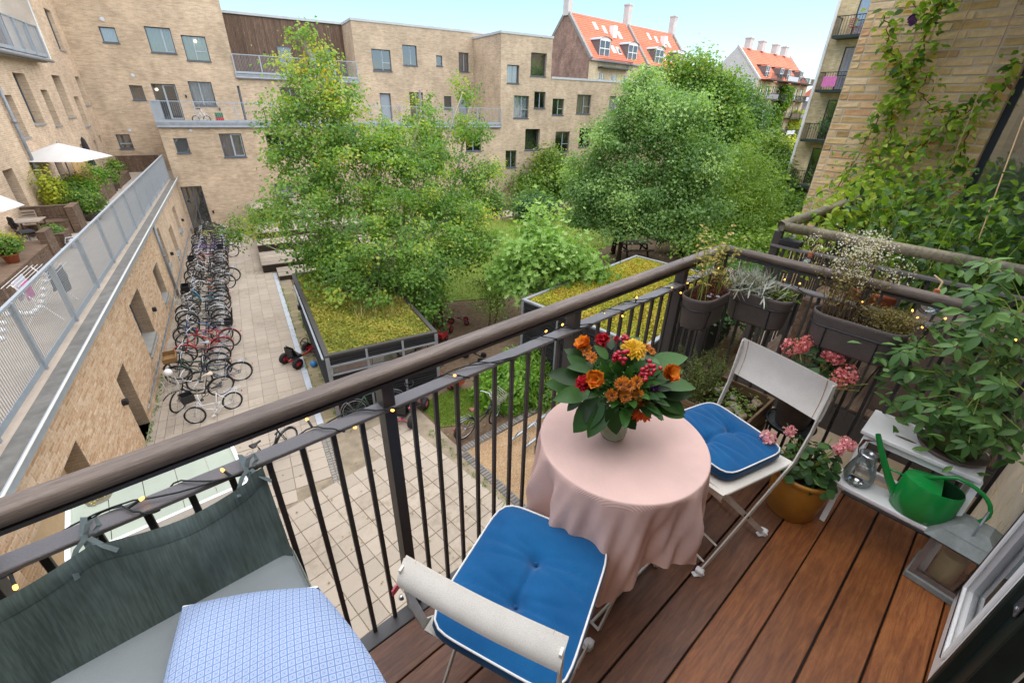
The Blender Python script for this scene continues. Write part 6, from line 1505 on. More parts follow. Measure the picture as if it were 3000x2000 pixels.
for pts, step in ((cable_pts, 5), (side_pts, 5)):
    for k in range(3, len(pts) - 2, step):
        if rr_.random() < .5: continue
        p = pts[k]; top = math.sin(k * .63)
        d = Vector((rr_.uniform(-1, 1), rr_.uniform(-.9, .5), rr_.uniform(-.2, 1.0))).normalized()
        if p.z < .962: d.z = -abs(d.z) * .5; d.y = -.8
        q = d.to_track_quat('Z', 'Y').to_euler(); s_ = link('socket', sockm, fl, p + d * .002, q); link('bulb', ledm, s_)

# ------------------------------------------------------------------ bench cushion, wind cloth and blue throw on the left
wc = thing('wind_cloth', 'faded dark green cloth tied to the railing behind the bench', 'cloth', (0, 0, 0))
def cloth_mat():
    t = NT('wind_cloth'); co = t.co('Object')
    n1 = t.noise(3.2, 5, coord=co, stretch=(1.4, 1, .7)); n2 = t.noise(40, 3, coord=co, stretch=(6, 1, .35)); n3 = t.noise(500, 2, coord=co)
    c = t.ramp(n1, [(.3, hx('#3f4a42')), (.5, hx('#535f58')), (.72, hx('#71807f'))]); c = t.mix(.2, c, t.ramp(n2, [(.4, hx('#3c4640')), (.65, hx('#7d8d90'))]))
    M['wind_cloth'] = t.finish(c, .85, n3, .25, .001, spec=.2)
cloth_mat()
def wcf(i, j):
    x = -1.1 + 1.178 * i; sag = .032 * abs(math.sin(math.pi * (x + .235) / .31)) if x > -.9 else .02
    top = .975 - sag + (.012 if x > .04 else 0); z = top - (top - .715) * j
    y = .948 + .012 * math.sin(x * 21 + j * 1.5) * (j * (1 - j) * 3 + .1) + .014 * math.sin(x * 9 - j * 4) * j * (1 - .6 * j) - .045 * j
    return (x, y, z)
b = MB(); b.grid(wcf, 90, 18); b.build('fabric', 'wind_cloth', wc, smooth='all')
b = MB(); b.grid(lambda i, j: tuple(Vector(wcf(i, j * .16)) + Vector((0, -.0025 * math.sin(math.pi * min(1, j * 1.0)) - .0012, 0))), 60, 4); b.build('hem', 'wind_cloth', wc, smooth='all')
simple('ribbon_grey', hx('#6a7675'), .85, .15, 30, .2, 300)
def ribbon(pts, w=.011):
    b = MB(); P = [Vector(p) for p in pts]
    for i in range(len(P) - 1): pass
    vs = []; fs = []
    for i, p in enumerate(P):
        d = (P[min(i + 1, len(P) - 1)] - P[max(i - 1, 0)]).normalized(); s_ = d.cross(Vector((.3, -.5, .8))).normalized() * w / 2; vs += [p - s_, p + s_]
    for i in range(len(P) - 1): fs.append((2 * i, 2 * i + 1, 2 * i + 3, 2 * i + 2))
    b.add(vs, fs); return b
for x in (-.235, .05):
    k = ribbon([(x + .0, .95, .955), (x - .004, .975, .985), (x - .002, 1.03, .985), (x, 1.045, .965), (x + .004, 1.0, .952), (x + .006, .955, .965)]); k.build('tie_loop', 'ribbon_grey', wc)
    k = ribbon([(x, .975, .984), (x + .008, .98, 1.0), (x + .022, .982, 1.006), (x + .024, .972, .995), (x + .012, .97, .985)], .009); k.build('tie_bow', 'ribbon_grey', wc)
    k = ribbon([(x, .965, .985), (x - .018, .957, .972), (x - .032, .948, .95), (x - .034, .94, .918 if x < 0 else .94)], .009); k.build('tie_tail', 'ribbon_grey', wc)
    k = ribbon([(x + .005, .96, .985), (x + .02, .945, .965), (x + .035, .938, .945)], .009); k.build('tie_tail', 'ribbon_grey', wc)
bn = thing('bench', 'cushioned bench with grey seat pad at the left end of the balcony', 'bench', (-.55, .66, 0))
simple('cushion_grey', hx('#838989'), .9, .14, 4, .3, 420, spec=.15)
def pad(b, x0, x1, y0, y1, z0, z1, r=.03, puff=.012, n=20):
    """padded cushion: rounded edges and a soft crown"""
    def f(i, j):
        # i round the section outline, j from the rim to the middle
        pass
    nx, ny = 28, 20
    def top(i, j):
        u, v = i, j; x = x0 + (x1 - x0) * u; y = y0 + (y1 - y0) * v
        ex = min(u * (x1 - x0), (1 - u) * (x1 - x0)); ey = min(v * (y1 - y0), (1 - v) * (y1 - y0)); e = min(ex, ey)
        dz = 0 if e >= r else r - math.sqrt(max(0, r * r - (r - e) ** 2))
        return x, y, z1 - dz + puff * math.sin(math.pi * u) * math.sin(math.pi * v)
    b.grid(top, nx, ny)
    ring = [(x0, y0), (x1, y0), (x1, y1), (x0, y1)]
    for (a, c) in zip(ring, ring[1:] + ring[:1]): b.add([(a[0], a[1], z0), (c[0], c[1], z0), (c[0], c[1], z1 - r), (a[0], a[1], z1 - r)], [(0, 1, 2, 3)])
    b.poly([(x0, y1, z0), (x1, y1, z0), (x1, y0, z0), (x0, y0, z0)])
b = MB(); pad(b, -.6, .635, -.3, .265, .64, .745, .035, .004); b.build('seat_pad', 'cushion_grey', bn, smooth='all')
b = MB(); b.tube([(-.6, .262, .725), (.63, .262, .725), (.632, -.29, .725)], .003, 6); b.build('piping', simple('piping_olive', hx('#5a5c42'), .8, .1, 20), bn)
b = MB(); b.box((.0, 0, .31), (1.2, .52, .62), bev=.01); b.build('box_base', 'black_plastic', bn)
def throw_mat():
    t = NT('blue_throw'); uv = t.co('UV'); mp = t.n('ShaderNodeMapping'); mp.inputs['Scale'].default_value = (1, 1, 1); mp.inputs['Rotation'].default_value = (0, 0, math.radians(45)); t.l(uv, mp.inputs[0])
    sx = t.n('ShaderNodeSeparateXYZ'); t.l(mp.outputs[0], sx.inputs[0]); P = .0125
    def tri(v, per): return t.math('PINGPONG', v, per / 2)
    a = tri(sx.outputs[0], P); c = tri(sx.outputs[1], P)
    m = t.math('MINIMUM', a, c); M_ = t.math('MAXIMUM', a, c)
    line = t.math('LESS_THAN', m, P * .09)                            # lattice of small diamonds
    inner = t.math('MULTIPLY', t.math('GREATER_THAN', m, P * .2), t.math('LESS_THAN', t.math('PINGPONG', m, P * .07), P * .028))
    dot = t.math('GREATER_THAN', t.math('MINIMUM', a, c), P * .41)
    k = t.math('MAXIMUM', line, t.math('MAXIMUM', inner, dot))
    n = t.noise(300, 2, coord=t.co('Object')); n1 = t.noise(4, 3, coord=t.co('Object'))
    c1 = t.mix(k, hx('#c6cbd4'), hx('#6685b2')); c1 = t.mix(.4, c1, hx('#7890b8')); c1 = t.mix(1.0, c1, t.ramp(n1, [(.3, (.9,) * 3), (.7, (1.08,) * 3)]), 'MULTIPLY')
    M['blue_throw'] = t.finish(c1, .9, n, .3, .001, spec=.15)
throw_mat()
th_ = thing('cushion', 'light blue patterned cushion with small white diamonds lying on the grey bench', 'cushion', (0, 0, 0))
# plump cushion leaning on the bench, outline in world x/y
def quadpt(u, v):
    A, B_, C_, D_ = (-.145, .865), (.088, .725), (.105, .27), (-.255, .53)
    x = (A[0] * (1 - u) + B_[0] * u) * (1 - v) + (D_[0] * (1 - u) + C_[0] * u) * v; y = (A[1] * (1 - u) + B_[1] * u) * (1 - v) + (D_[1] * (1 - u) + C_[1] * u) * v
    return x, y
def cush(top):
    def f(i, j):
        s = math.sin(math.pi * i) ** .5 * math.sin(math.pi * j) ** .5 if 0 < i < 1 and 0 < j < 1 else 0
        x, y = quadpt(i, j); bul = .02 * math.sin(math.pi * j) * (i - .5) * 2 * (1 if i > .5 else .2); return (x + bul, y + .012 * math.sin(math.pi * i) * (1 - 2 * j), .79 + (.045 * s if top else -.035 * s) + .006 * math.sin(9 * i + 4 * j) * s)
    return f
b = MB(); b.grid(cush(True), 34, 34); me = b.mesh('cover', 'blue_throw', 'all'); l = me.uv_layers.new(name='UVMap'); co = np.array([me.vertices[lp.vertex_index].co[:2] for lp in me.loops], dtype=np.float32)
R45 = math.radians(-31); co = co @ np.array([[math.cos(R45), math.sin(R45)], [-math.sin(R45), math.cos(R45)]], dtype=np.float32); l.data.foreach_set('uv', co.reshape(-1)); link('cover', me, th_)
b = MB(); b.grid(cush(False), 24, 24); b.build('back_panel', 'white_paint', th_, smooth='all')
b = MB(); b.tube([(*quadpt(u, 0), .787) for u in [k / 10 for k in range(11)]], .004, 6); b.build('edging', 'white_paint', th_)

# ------------------------------------------------------------------ folding chairs with blue cushions
def fabric_mat(name, col, col2, weave=260):
    t = NT(name); co = t.co('Object'); n1 = t.noise(5, 5, coord=co); w = t.noise(weave * 2, 2, coord=co)
    c = t.ramp(n1, [(.3, col), (.7, col2)]); c = t.mix(1.0, c, t.ramp(w, [(.3, (.86,) * 3), (.7, (1.12,) * 3)]), 'MULTIPLY')
    M[name] = t.finish(c, .9, w, .35, .0012, spec=.18, Sheen_Weight=.2)
fabric_mat('blue_canvas', hx('#0e4d7e'), hx('#175f92')); fabric_mat('off_white_canvas', hx('#d3ccbe'), hx('#e4dfd4')); fabric_mat('navy_side', hx('#0f3a60'), hx('#164a74'))
simple('rust', hx('#6e4424'), .85, .3, 30)
def seat_cushion(parent, c, ang, sx=.40, sy=.40, z=.475, th=.045):
    R = Matrix.Translation((c[0], c[1], z)) @ Matrix.Rotation(ang, 4, 'Z')
    tufts = [(-.075, .0), (.075, .0)]
    def outline(a):                                       # rounded square
        p = 7.0; ca, sa = math.cos(a), math.sin(a); r = (abs(ca) ** p + abs(sa) ** p) ** (-1 / p); return ca * r * sx / 2, sa * r * sy / 2
    def top(i, j):
        x0, y0 = outline(2 * math.pi * i); r = j; x, y = x0 * r, y0 * r
        h = th + .014 * (1 - r ** 4) - .004 * r ** 8
        for tx, ty in tufts:
            d = math.hypot(x - tx, y - ty); h -= .026 * math.exp(-(d / .022) ** 2) + .012 * math.exp(-(d / .07) ** 2)
        d = abs(y) + max(0, abs(x) - .075) * 3; h -= .009 * math.exp(-(d / .012) ** 2)        # crease joining the tufts
        for tx, ty in tufts:                                # creases running out to the front and back edges
            for q in (-1, 0, 1):
                for s_ in (-1, 1):
                    xx = tx + q * .055 * abs(y) / .2 + math.copysign(.006, tx) * (abs(y) / .2); d = abs(x - xx - .012 * q)
                    h -= (.0045 if q == 0 else .003) * math.exp(-(d / .007) ** 2) * min(1, abs(y) / .03) * (1 - max(0, r - .82) / .18)
        h += .0022 * math.sin(x * 90 + y * 30) * (1 - r * r) * .6
        return tuple(R @ Vector((x, y, h)))
    b = MB(); b.grid(top, 96, 26, True); cu = b.build('cushion', 'blue_canvas', parent, smooth='all')
    b = MB(); N_ = 64
    def side(i, j):
        x, y = outline(2 * math.pi * i); g = 1 + .035 * math.sin(math.pi * j); return tuple(R @ Vector((x * g, y * g, (th - .004) * j)))
    b.grid(side, N_, 6, True); b.add([R @ Vector((*outline(2 * math.pi * k / N_), .001)) for k in range(N_)], [tuple(range(N_ - 1, -1, -1))]); b.build('cushion_side', 'navy_side', cu, smooth='all')
    b = MB(); b.tube([R @ Vector((outline(2 * math.pi * k / N_)[0] * 1.006, outline(2 * math.pi * k / N_)[1] * 1.006, th - .003)) for k in range(N_)], .0034, 6, closed=True); b.build('piping', 'white_paint', cu, smooth=True)
    for tx, ty in tufts: b = MB(); b.lathe(R @ Vector((tx, ty, th - .022)), [(.006, 0), (.0055, .003), (.002, .0045)], 8); b.build('button', 'navy_side', cu, smooth=True)
    return cu
def folding_chair(label, c, ang, co=(0, 0), bz=(.67, .85), cs=(.40, .375), lean=0.0, tag_=False):
    """canvas folding chair: +x of the chair is its front"""
    t = thing('folding_chair', label, 'chair', (c[0], c[1], 0), ang, 'folding chairs with blue cushions')
    W = .375
    for sy in (-1, 1):
        y = sy * (W / 2 + .012)
        b = MB(); b.bar((.20, y, .02), (-.19, y, .475), .006, .024, up=(1, 0, 1)); b.bar((-.19, y, .475), (-.225, y, .62), .006, .024, up=(1, 0, 0)); b.bar((-.225, y, .62), (-.24, y, bz[1] - .01), .006, .024, up=(1, 0, 0)); b.build('back_leg_frame', 'white_metal', t)
        y2 = sy * (W / 2 - .004)
        b = MB(); b.bar((-.21, y2, .02), (.20, y2, .455), .006, .024, up=(1, 0, -1)); b.build('front_leg_frame', 'white_metal', t)
        b = MB(); b.lathe((.0, sy * (W / 2 + .004), .243), [(.007, -.012), (.007, .012)], 8, rot=Matrix.Rotation(math.pi / 2, 3, 'X')); b.build('pivot', 'rust', t)
        b = MB(); b.bar((-.2, y2, .457), (.2, y2, .457), .022, .008); b.build('seat_rail', 'white_metal', t)
        for (x, yy) in ((.21, y), (-.22, y2)):
            b = MB(); b.box((x, yy, .016), (.03, .034, .032), bev=.005, rz=.4 * sy); b.box((x + .006, yy, .006), (.05, .024, .01), bev=.003, rz=-.3); b.build('foot_wrap', 'white_paint', t)
    for (p, q) in (((.18, -W / 2, .045), (.18, W / 2, .045)), ((-.19, -W / 2, .045), (-.19, W / 2, .045)), ((.13, -W / 2, .12), (.13, W / 2, .12))): b = MB(); b.tube([p, q], .005, 6); b.build('cross_bar', 'white_metal', t)
    b = MB(); b.grid(lambda i, j: (-.2 + .42 * i, (j - .5) * (W + .01), .464 - .018 * math.sin(math.pi * j)), 8, 10); b.grid(lambda i, j: (.2 + .012 * math.sin(3 * i), (j - .5) * W, .46 - .05 * i), 3, 8); b.build('seat_canvas', 'off_white_canvas', t, smooth='all')
    def bk(i, j):
        yy = (i - .5) * (W + .035); a = j * 2 - 1; z = (bz[0] + bz[1]) / 2 + (bz[1] - bz[0]) / 2 * a; x = -.24 + lean * a - .007 * math.cos((i - .5) * math.pi) + .007 - .012 * math.sin(j * math.pi); return (x, yy, z)
    b = MB(); b.grid(bk, 24, 10); b.grid(lambda i, j: tuple(Vector(bk(1 - i, j)) + Vector((-.009, 0, 0))), 24, 10); b.build('back_canvas', 'off_white_canvas', t, smooth='all')
    b = MB()
    for i in (.075, .925): b.tube([Vector(bk(i, j / 10)) + Vector((.0012, 0, 0)) for j in range(11)], .0012, 4)
    b.build('seam', 'curtain_tan', t)
    seat_cushion(t, co, 0, cs[0], cs[1], .468)
    if tag_:
        b = MB(); b.box((-.25, .22, .70), (.03, .004, .02)); b.build('care_label', 'pink_petal', t)
    return t
def edge_ang(p, q): return math.atan2(q[1] - p[1], q[0] - p[0])
ch1 = folding_chair('nearest folding chair with blue cushion, its white canvas back towards us', (.556, .562), .402, (.028, -.012), (.73, .795), (.47, .39), .016, tag_=True)
ch2 = folding_chair('farther folding chair with blue cushion, between the pink table and flower pots', (1.666, .48), 2.885, (-.005, -.034), (.67, .85), (.35, .38))

# ------------------------------------------------------------------ round table with striped cloth
tb = thing('round_table', 'small round folding table hidden under the pink cloth', 'table', (1.1, .63, 0))
b = MB(); b.lathe((0, 0, .70), [(.27, 0), (.28, .004), (.28, .014), (.27, .018)], 40); b.build('tabletop', 'white_metal', tb)
for (x0, y0, x1, y1) in ((-.2, -.16, .2, -.16), (.2, -.16, -.2, -.16), (-.2, .16, .2, .16), (.2, .16, -.2, .16)):
    b = MB(); b.bar((x0, y0 + .01 * (x0 > 0), .01), (x1, y1, .7), .007, .022); b.build('leg', 'white_metal', tb)
b = MB(); b.tube([(-.2, -.125, .012), (.26, -.125, .012)], .006, 6); b.tube([(-.2, -.16, .01), (-.2, .16, .01)], .006, 6); b.tube([(.2, -.16, .01), (.2, .16, .01)], .006, 6); b.build('foot_bar', 'white_metal', tb)
def stripe_mat():
    t = NT('striped_cloth'); uv = t.co('UV'); sx = t.n('ShaderNodeSeparateXYZ'); t.l(uv, sx.inputs[0])
    w = t.math('PINGPONG', sx.outputs[0], .0019); k = t.math('GREATER_THAN', w, .00095); n = t.noise(6, 4, coord=t.co('Object')); n2 = t.noise(700, 2, coord=t.co('Object'))
    c = t.mix(k, hx('#f4ded2'), hx('#e6b4a7')); c = t.mix(1.0, c, t.ramp(n, [(.3, (.92,) * 3), (.7, (1.06,) * 3)]), 'MULTIPLY')
    m = t.finish(c, .85, n2, .2, .0008, spec=.2)
    tr = t.n('ShaderNodeBsdfTranslucent'); t.l(c, tr.inputs[0]); mx = t.n('ShaderNodeMixShader'); mx.inputs[0].default_value = .22; t.l(t.p.outputs[0], mx.inputs[1]); t.l(tr.outputs[0], mx.inputs[2]); t.l(mx.outputs[0], t.out.inputs[0]); M['striped_cloth'] = m
stripe_mat()
TC, TR, TZ = (1.1, .63), .286, .722
def cloth_pt(a, q):
    """q<1 on the top, q>1 hanging; a square cloth over a round table gives longer corners"""
    cx = max(abs(math.cos(a + .21)), abs(math.sin(a + .21))); total = min(.77, .585 / cx ** 1.3) ; drop = total - TR
    if q <= 1: r = TR * q; return (TC[0] + r * math.cos(a), TC[1] + r * math.sin(a), TZ, r)
    f = q - 1; d = drop * f; fold = math.sin(a * 10 + 1.6 * math.sin(a * 2 + 1) + .5 * f) * (.75 + .5 * math.sin(a * 3)) + .4 * math.sin(a * 19 + 2 - 2 * f) + .18 * math.sin(a * 37 + 9 * f); amp = .02 * min(1, f * 2.2) * (1 + .6 * f)
    if f < .06: r = TR + .006 * f / .06
    else: r = TR + .006 + .02 * f + amp * fold - .012 * f * f
    if f < .06: z = TZ - .008 * (f / .06) ** 2
    else: z = TZ - .008 - (d - .01) * .97
    return (TC[0] + r * math.cos(a), TC[1] + r * math.sin(a), max(.06, z), TR + d)
b = MB(); qs = [0.001] + [k / 10 for k in range(1, 10)] + [.95, .985, 1.0] + [1 + k for k in (.015, .03, .045, .06, .1, .16, .24, .32, .42, .52, .62, .72, .82, .92, 1.0)]; NA = 220
vs = []; uvs = []
for q in qs:
    for k in range(NA):
        a = 2 * math.pi * k / NA; x, y, z, s_ = cloth_pt(a, q); vs.append((x, y, z)); uvs.append((s_ * math.cos(a - .62), s_ * math.sin(a - .62)))
fs = [(r * NA + k, r * NA + (k + 1) % NA, (r + 1) * NA + (k + 1) % NA, (r + 1) * NA + k) for r in range(len(qs) - 1) for k in range(NA)]
b.add(vs, fs); me = b.mesh('tablecloth', 'striped_cloth', 'all'); l = me.uv_layers.new(name='UVMap'); l.data.foreach_set('uv', np.array([uvs[lp.vertex_index] for lp in me.loops], dtype=np.float32).reshape(-1))
link('tablecloth', me, label='pink and white finely striped cloth draped over the round table', cat='tablecloth')
# ------------------------------------------------------------------ plants and things on our balcony
FLOWERS = [(1.067, 0.812, 1.027, 'rose_o'), (1.131, 0.793, 1.037, 'carn'), (1.15, 0.676, 1.047, 'marigold'), (1.199, 0.661, 1.043, 'mum_s'), (1.198, 0.642, 1.038, 'mum_s'), (0.929, 0.699, 0.994, 'carn'), (0.943, 0.66, 1.021, 'rose_o'), (0.991, 0.608, 1.009, 'mum'), (1.01, 0.588, 1.005, 'mum'), (1.038, 0.583, 1.011, 'mum'), (0.969, 0.618, 0.974, 'mum'), (0.998, 0.59, 0.971, 'mum'), (1.036, 0.571, 0.97, 'mum'), (1.022, 0.747, 1.028, 'mum'), (1.044, 0.788, 1.028, 'mum'), (1.042, 0.811, 1.036, 'mum_s'), (1.148, 0.547, 1.013, 'rose_y'), (1.099, 0.549, 0.977, 'dark'), (1.062, 0.562, 0.907, 'gerb'), (1.168, 0.762, 1.041, 'carn_s'), (1.022, 0.619, 0.999, 'mum'), (1.005, 0.611, 0.988, 'mum')]
BERRIES = [(1.042, 0.661, 1.06, 0), (1.063, 0.578, 1.035, 0), (1.122, 0.585, 1.034, 0), (1.094, 0.579, 1.032, 0), (1.079, 0.671, 1.058, 0), (1.182, 0.732, 1.059, 0), (1.036, 0.657, 1.048, 0)]
BLEAVES = [(1.217, 0.642, 0.977, 1.287, 0.565, 1.021), (1.189, 0.585, 0.947, 1.235, 0.491, 0.959), (1.152, 0.569, 0.923, 1.217, 0.488, 0.869), (1.119, 0.566, 0.919, 1.127, 0.518, 0.863), (1.155, 0.549, 0.877, 1.2, 0.483, 0.862), (0.986, 0.643, 0.903, 0.918, 0.647, 0.823), (0.982, 0.664, 0.927, 0.906, 0.698, 0.817), (0.973, 0.622, 0.921, 0.986, 0.59, 0.83), (0.998, 0.614, 0.92, 1.037, 0.556, 0.846), (0.951, 0.705, 0.945, 0.861, 0.749, 0.938), (0.981, 0.748, 0.957, 0.898, 0.812, 0.986), (0.983, 0.753, 0.926, 0.907, 0.829, 0.936), (1.043, 0.805, 0.987, 1.013, 0.854, 1.017), (1.02, 0.784, 0.972, 0.999, 0.828, 1.007), (1.144, 0.77, 1.022, 1.177, 0.799, 1.04), (1.157, 0.739, 1.037, 1.238, 0.719, 1.047), (1.187, 0.66, 1.028, 1.173, 0.594, 1.026), (0.945, 0.733, 0.912, 0.911, 0.737, 0.877), (0.97, 0.696, 0.914, 0.929, 0.675, 0.856), (1.043, 0.603, 0.898, 1.014, 0.611, 0.831), (1.105, 0.567, 0.904, 1.096, 0.547, 0.864), (1.013, 0.756, 0.988, 0.951, 0.78, 1.007), (1.109, 0.755, 1.0, 1.093, 0.792, 1.03), (1.198, 0.587, 0.963, 1.258, 0.55, 0.985), (1.182, 0.554, 0.918, 1.247, 0.498, 0.92), (1.058, 0.591, 0.92, 1.03, 0.591, 0.885), (1.038, 0.682, 0.98, 1.019, 0.702, 1.025), (1.104, 0.639, 1.002, 1.122, 0.618, 1.038)]
G1 = [(2.319, 0.454, 0.775), (2.397, 0.437, 0.785), (2.272, 0.457, 0.762), (2.324, 0.351, 0.744), (2.323, 0.318, 0.74), (2.285, 0.251, 0.705), (2.232, 0.26, 0.694), (2.235, 0.489, 0.761)]
G2 = [(1.779, 0.354, 0.537), (1.957, 0.32, 0.499), (1.99, 0.141, 0.503), (2.028, 0.117, 0.517), (2.072, 0.141, 0.499)]
WHORLS = [(2.381, -0.063, 1.252), (2.411, -0.042, 1.197), (2.199, 0.007, 1.203), (2.259, -0.069, 1.118), (2.441, 0.028, 1.003), (2.259, 0.079, 0.929), (2.229, -0.027, 0.986), (2.229, 0.114, 0.904), (2.259, 0.067, 0.827), (2.32, -0.072, 0.878), (2.35, -0.152, 0.911), (2.35, -0.048, 0.758), (2.184, -0.133, 0.785), (2.411, -0.206, 0.75), (2.381, -0.141, 0.552), (2.229, -0.05, 0.654), (2.35, -0.256, 0.712), (2.35, -0.164, 1.022), (2.411, -0.206, 0.921), (2.199, -0.066, 0.74), (2.32, -0.138, 0.833), (2.411, 0.008, 0.75), (2.199, -0.196, 0.745), (2.229, -0.145, 0.69), (2.32, 0.025, 0.653), (2.35, -0.255, 0.798), (2.168, -0.178, 0.918), (2.199, -0.108, 1.156), (2.168, -0.066, 1.073), (2.411, -0.154, 0.958), (2.229, -0.002, 0.734), (2.381, -0.056, 0.802), (2.229, -0.042, 1.171), (2.29, -0.296, 0.724), (2.168, -0.189, 0.661), (2.259, -0.245, 0.671)]
def leafblade(name, mat, w=.5, fold=.16, droop=.12, n=6, pts=None):
    """one real leaf, length 1 along +y, facing +z, with a folded midrib"""
    b = MB(); vs = []; fs = []
    for k in range(n + 1):
        f = k / n; ww = w / 2 * (math.sin(math.pi * min(1, f ** .8 * 1.0)) ** .75 if 0 < f < 1 else .02); z = -droop * f * f
        vs += [(-ww, f, z + fold * ww), (0, f, z), (ww, f, z + fold * ww)]
    for k in range(n):
        for q in (0, 1): fs.append((k * 3 + q, k * 3 + q + 1, k * 3 + q + 4, k * 3 + q + 3))
    b.add(vs, fs); me = b.mesh(name, mat, 'all'); a = me.attributes.new('tint', 'FLOAT', 'POINT'); a.data.foreach_set('value', [0.0] * len(me.vertices)); return me
def put_leaf(me, base, tip, parent, face=(0, 0, 1), name='leaf', wid=1.0):
    base, tip = Vector(base), Vector(tip); y = (tip - base); L = y.length; y.normalize(); z = Vector(face); z = (z - y * z.dot(y)); z = z.normalized() if z.length > 1e-4 else y.orthogonal(); x = y.cross(z)
    o = link(name, me, parent); m = Matrix(((x.x * L * wid, y.x * L, z.x * L, base.x), (x.y * L * wid, y.y * L, z.y * L, base.y), (x.z * L * wid, y.z * L, z.z * L, base.z), (0, 0, 0, 1)))
    if parent is not None: m = parent.matrix_basis.inverted() @ m
    o.matrix_basis = m; return o
def petals(P, N, S, mat, name='petals', parent=None, aspect=.9, up=None, fold=.25): 
    return link(name, leaf_mesh(name, np.array(P), np.array(N), np.array(S), aspect, mat, up=None if up is None else np.array(up), fold=fold, shape=9, droop=.1), parent)
def flower(kind, c, parent, axis):
    c = Vector(c); A = Vector(axis).normalized(); u = A.orthogonal().normalized(); v = A.cross(u)
    def dirv(az, el): return (u * math.cos(az) + v * math.sin(az)) * math.cos(el) + A * math.sin(el)
    P, N, S, U = [], [], [], []
    def whorl(n, el, r, s, off=0.0, face=None, back=0.0):
        for k in range(n):
            az = 2 * math.pi * k / n + off + random.uniform(-.12, .12); d = dirv(az, el + random.uniform(-.1, .1))
            P.append(tuple(c + dirv(az, 0) * r + A * back)); U.append(tuple(d)); N.append(tuple(face(az) if face else (A * .9 - dirv(az, 0) * .6 * math.sin(el)))); S.append(s * 1.22 * random.uniform(.85, 1.15))
    if kind in ('rose_o', 'rose_y'):
        for q in range(6): whorl(5 + q // 2, 1.5 - q * .13, .001 + q * .0018, .03 + q * .0018, q * 1.1, lambda az: -dirv(az, 0) + A * .35, -.004 * q * .5)
        petals(P, N, S, 'orange_petal', 'rose', parent, 1.15, U, .3)
    elif kind in ('carn', 'carn_s'):
        n = 90 if kind == 'carn' else 36; r = .022 if kind == 'carn' else .011
        for k in range(n): d = Vector(rvec(1)[0]); d = (d + A * .5).normalized(); P.append(tuple(c + d * r * random.uniform(.2, .75))); U.append(tuple(d)); N.append(tuple(rvec(1)[0])); S.append(r * random.uniform(.5, .8))
        petals(P, N, S, 'red_petal', 'carnation', parent, 1.1, U, .5)
    elif kind == 'dark':
        for k in range(60): d = Vector(rvec(1)[0]); P.append(tuple(c + d * .014 * random.random())); U.append(tuple(d)); N.append(tuple(rvec(1)[0])); S.append(.011)
        petals(P, N, S, 'purple_petal', 'dark_bloom', parent, .8, U, .4)
    elif kind == 'marigold':
        for q in range(7): whorl(7 + q * 2, 1.35 - q * .24, .001 + q * .001, .017 + q * .0022, q * .7)
        petals(P, N, S, 'marigold_petal', 'dahlia', parent, .42, U, .35)
    elif kind == 'gerb':
        for q in range(2): whorl(18, .35 - q * .2, .006, .03, q * .17)
        petals(P, N, S, 'orangered_petal', 'gerbera', parent, .35, U, .2)
    else:
        s = 1.0 if kind == 'mum' else .75
        for q in range(3): whorl(9 + q * 4, 1.0 - q * .42, .002 * q, (.009 + q * .0025) * s, q * .5)
        petals(P, N, S, 'mum_petal', 'chrysanthemum', parent, .45, U, .3)
        b = MB(); b.lathe(c, [(.005 * s, -.001), (.0055 * s, .003), (.002 * s, .006)], 8, rot=A.to_track_quat('Z', 'Y').to_matrix()); b.build('flower_eye', simple('flower_eye', hx('#4a2a14'), .9, .3, 60) if 'flower_eye' not in M else 'flower_eye', parent)

vz = thing('vase', 'low clear glass jar of water on the pink tablecloth', 'vase', (1.085, .665, .7235))
b = MB(); b.lathe((0, 0, 0), [(.03, 0), (.042, .006), (.047, .03), (.046, .055), (.038, .078), (.034, .09), (.036, .095)], 32, True, False); b.build('glass', 'vase_glass', vz, smooth=True)
b = MB(); b.lathe((0, 0, 0), [(.001, .0085), (.0385, .0095), (.0435, .03), (.042, .05), (.001, .05)], 32, False, False)
t = NT('vase_water'); 
tr_ = t.n('ShaderNodeBsdfTransparent'); tr_.inputs[0].default_value = (.8, .84, .72, 1); gl_ = t.n('ShaderNodeBsdfTranslucent'); gl_.inputs[0].default_value = hx('#f2f3e4'); mx_ = t.n('ShaderNodeMixShader'); mx_.inputs[0].default_value = .8; t.l(tr_.outputs[0], mx_.inputs[1]); t.l(gl_.outputs[0], mx_.inputs[2]); t.l(mx_.outputs[0], t.out.inputs[0]); M['vase_water'] = t.m
b.build('water', 'vase_water', vz, smooth=True)
bq = thing('bouquet', 'round bouquet of orange roses, red carnations, berries and dark glossy leaves in the glass jar', 'bouquet', (1.085, .665, .73))
BO = Vector((1.085, .665, .73)); CB = Vector((1.10, .665, .93))
lb_ = leafblade('leaf', 'bouquet_leaf', .52, .25, .10, 7)
for (x0, y0, z0, x1, y1, z1) in BLEAVES:
    p0, p1 = Vector((x0, y0, z0)), Vector((x1, y1, z1)); p0 = p0.lerp(CB, .12); f = ((p0 + p1) / 2 - CB).normalized() * .5 + Vector((-.3, -.3, .7)); put_leaf(lb_, p0, p1 + (p1 - p0) * .06, bq, f, wid=random.uniform(.9, 1.1))
for k in range(70):                                     # more foliage filling the ball
    d = Vector(rvec(1)[0]); d.z = abs(d.z) * .8 - .25; p = CB + Vector((d.x * .11, d.y * .11, d.z * .07)); put_leaf(lb_, p, p + (d + Vector((0, 0, .15))).normalized() * random.uniform(.05, .09), bq, d * .3 + Vector((-.2, -.2, .8)), wid=.8)
n = 1700; d = rvec(n); d[:, 2] = d[:, 2] * .7 + .05; P = np.array(CB - BO) + d * [.125, .125, .09] * (rng.random((n, 1)) ** .4)
